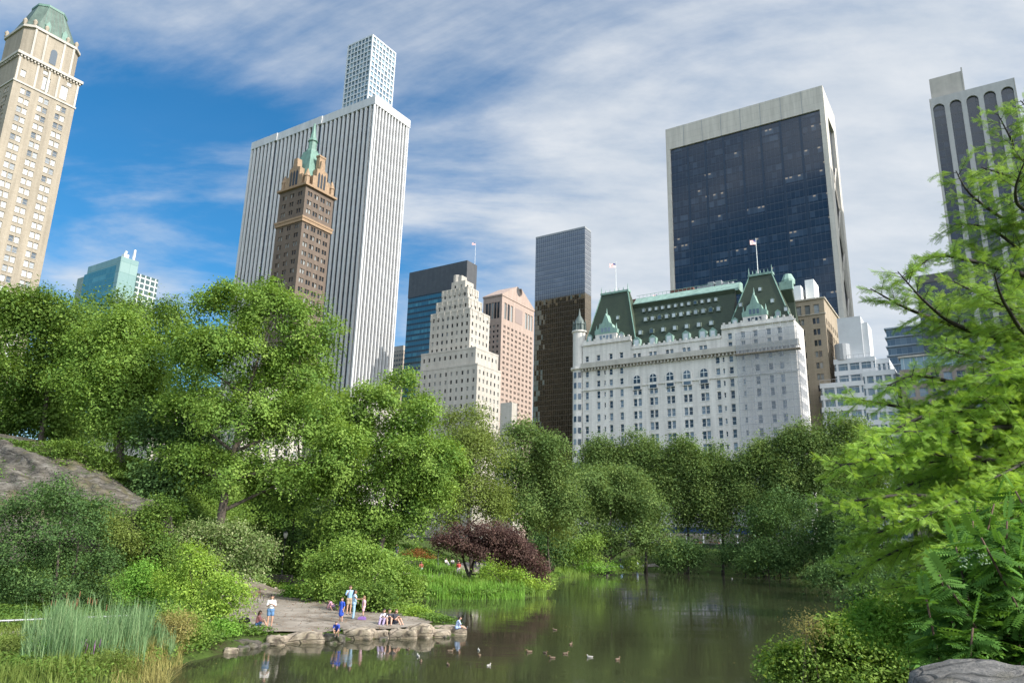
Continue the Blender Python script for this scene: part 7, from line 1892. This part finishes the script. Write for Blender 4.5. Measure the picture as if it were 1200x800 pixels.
person('woman seated in the middle of the group on the rocks with bare legs', sit_at(455.5, 733), T_(190), 1.62, 'sitlow', (.05, .05, .06), (.06, .06, .08), 0, 'dark', True, 'shorts')
person('person in black seated at the right end of the group on the rocks', sit_at(462, 732), T_(-120), 1.6, 'sitlow', (.04, .04, .05), (.05, .06, .09), 0, 'brown', True, 'shorts')
person('child in a light blue shirt sitting alone at the tip of the rocks', sit_at(535, 736), T_(-85), 1.3, 'sitfwd', (.42, .52, .72), (.36, .46, .66), 0, 'dark', False, 'shorts')
person('small child in pink bending behind the blue dressed child', stand(389, 717), T_(100), 1.05, 'crouch', (.50, .26, .34), (.20, .12, .2), 0, 'dark', True, 'shorts')
pp = at_y(493, 679, 85.5); person('person in a red top and pale trousers sitting on the bench by the rusty mound', Vector((pp.x, pp.y, h1(pp.x, pp.y) + .09)), T_(178), 1.66, 'sit', (.45, .12, .09), (.45, .50, .56), 1, 'dark', True, 'trousers', voxel=.02)
person('person in a red shirt and white trousers walking on the lawn path', stand(537, 676), T_(185), 1.72, 'walk', (.50, .07, .06), (.62, .58, .55), 0, 'dark', False, 'trousers', voxel=.02)
far = [(522, 662, 'person in white sitting on the grass left of the purple maple', 'sitlow', (.7, .68, .66), (.4, .4, .4)), (530, 662, 'person in pale clothes sitting among the group on the lawn', 'sitlow', (.6, .58, .56), (.1, .1, .12)), (537, 663, 'person in dark clothes sitting at the right of the lawn group', 'sitlow', (.06, .06, .07), (.05, .05, .06)), (557, 664, 'person in a pink top under the purple maple', 'stand', (.5, .25, .25), (.1, .1, .2)), (561.5, 664, 'person in blue standing under the purple maple', 'stand', (.06, .16, .42), (.06, .08, .14)), (567, 665, 'person in light blue under the right branches of the purple maple', 'stand', (.18, .34, .56), (.1, .1, .15)), (571, 665, 'child in blue beside the person under the purple maple', 'sitlow', (.08, .2, .5), (.1, .1, .15)), (464, 655, 'person in dark clothes standing on the lawn under the bright tree', 'stand', (.05, .06, .10), (.06, .06, .10)),
       (713, 665, 'person in pale top sitting on the far bank at the left', 'sitlow', (.5, .45, .42), (.2, .2, .2)), (728, 666, 'person in light blue sitting on the far bank', 'sitlow', (.22, .42, .66), (.25, .4, .6)), (727, 662, 'person in dark clothes standing on the far bank', 'stand', (.05, .06, .09), (.05, .05, .06)), (747, 667, 'person in white and blue at the right of the far bank', 'stand', (.55, .62, .7), (.25, .35, .5))]
for px, py, lab, kd, a, b_ in far:
    p = hit(px, py); p = Vector((p.x, p.y, h1(p.x, p.y) + .03)); person(lab, p, T_(random.uniform(120, 240)), 1.68, kd, a, b_, random.choice((0, 1)), 'dark', random.random() < .5, 'trousers', voxel=.028)
bake_blobs()
def bag(px, py, label, col, w=.42, h=.38, name='bag'):
    p = stand(px, py); r = empty(name, p, random.uniform(-.5, .5), label, 'bag'); m = MB(); m.ext_xz([(-w / 2, 0), (w / 2, 0), (w * .46, h * .7), (w * .25, h), (-w * .25, h), (-w * .46, h * .7)], -.12, .12); m.build('body', cloth(col), r)
    m = MB(); m.tube([(-w * .2, 0, h * .95), (-w * .12, 0, h * 1.3), (w * .12, 0, h * 1.3), (w * .2, 0, h * .95)], .016, 5); m.build('handle', cloth((.05, .05, .05)), r); m = MB(); m.box(-w * .3, w * .3, -.16, -.121, h * .12, h * .5); m.build('pocket', cloth(tuple(c * .8 for c in col)), r)
bag(286, 733, 'black bag on the ground left of the seated girl in pink', (.02, .02, .025), .6, .34); bag(424, 728, 'purple bag at the feet of the girl in the pink flowered outfit', (.22, .12, .36), .5, .2); bag(386, 715, 'pink and grey bag on the terrace edge by the bush', (.42, .22, .30), .36, .34)
# ------------------------------------------------------------------ ducks and gulls
def duck_meshes(white):
    me = {}
    r = empty('duck')
    dm = plain('duck_feathers_%s' % white, (.42, .40, .36) if white else (.15, .10, .065), .8, .25, 14)
    blob('duck_body', [((0, -.16, .05), (0, .10, .05), .075, .085), ((0, -.16, .06), (0, -.27, .11), .055, .012), ((0, .12, .07), (0, .17, .17), .045, .036), ((0, .17, .185), (0, .19, .185), .046, .042)], dm, r, .014).name = 'body'
    m = MB(); m.lathe([(.018, 0), (.02, .04), (.012, .065)], 8); m.v = [(x, .225 + z, .18 + y * .5) for x, y, z in m.v]; m.build('bill', plain('duck_bill_%s' % white, (.45, .28, .04), .5, .1), r)
    for s in (-1, 1): blob('wing', [((.065 * s, .06, .085), (.05 * s, -.20, .10), .045, .015)], plain('wing_feathers_%s%d' % (white, s), (.36, .34, .32) if white else (.20, .15, .10), .8, .3, 14), r, .014)
    return r
ducks = [(513, 753, 0), (478, 761, 0), (490, 769, 1), (493, 775, 0), (528, 763, 0), (525, 779, 0), (561, 762, 1), (562, 768, 0), (573, 780, 1), (620, 764, 0), (639, 765, 0), (647, 771, 0), (663, 766, 0), (691, 770, 1), (724, 773, 0), (669, 755, 0), (650, 738, 0), (858, 678, 1), (889, 676, 1), (925, 677, 1)]
dl = ['brown duck nearest the shore rocks', 'brown duck below the middle shore rock', 'white bird floating left, above a brown duck', 'brown duck just under the white bird at the left', 'brown duck with raised head below the rock point', 'lone brown duck low at the left of the flock', 'white bird above a brown duck, left of the flock', 'brown duck just under the white bird', 'white bird lowest on the water, in front of the flock', 'brown duck at the left end of the middle line', 'brown duck second in the middle line', 'brown duck lowest in the middle line', 'brown duck in the middle line near the glint', 'white bird right of the middle line', 'brown duck farthest right of the near flock', 'brown duck farther out above the middle line', 'brown duck alone in the middle of the pond', 'white gull far out, left one of three', 'white gull far out, middle one of three', 'white gull far out by the right bank, right one of three']
P0, P1 = duck_meshes(False), duck_meshes(True); bake_blobs(); used = {0: False, 1: False}
for (px, py, wh), lab in zip(ducks, dl):
    src = P1 if wh else P0
    if not used[wh]: o = src; used[wh] = True
    else: o = copy_tree(src)
    o.location = at_z(px, py, -.01); o.rotation_euler = (0, 0, random.uniform(0, 6.28)); k = random.uniform(.9, 1.15) * (1.1 if py < 700 else .62); o.scale = (k, k, k); tag(o, lab, 'duck' if not wh else 'bird', 'birds on the pond')
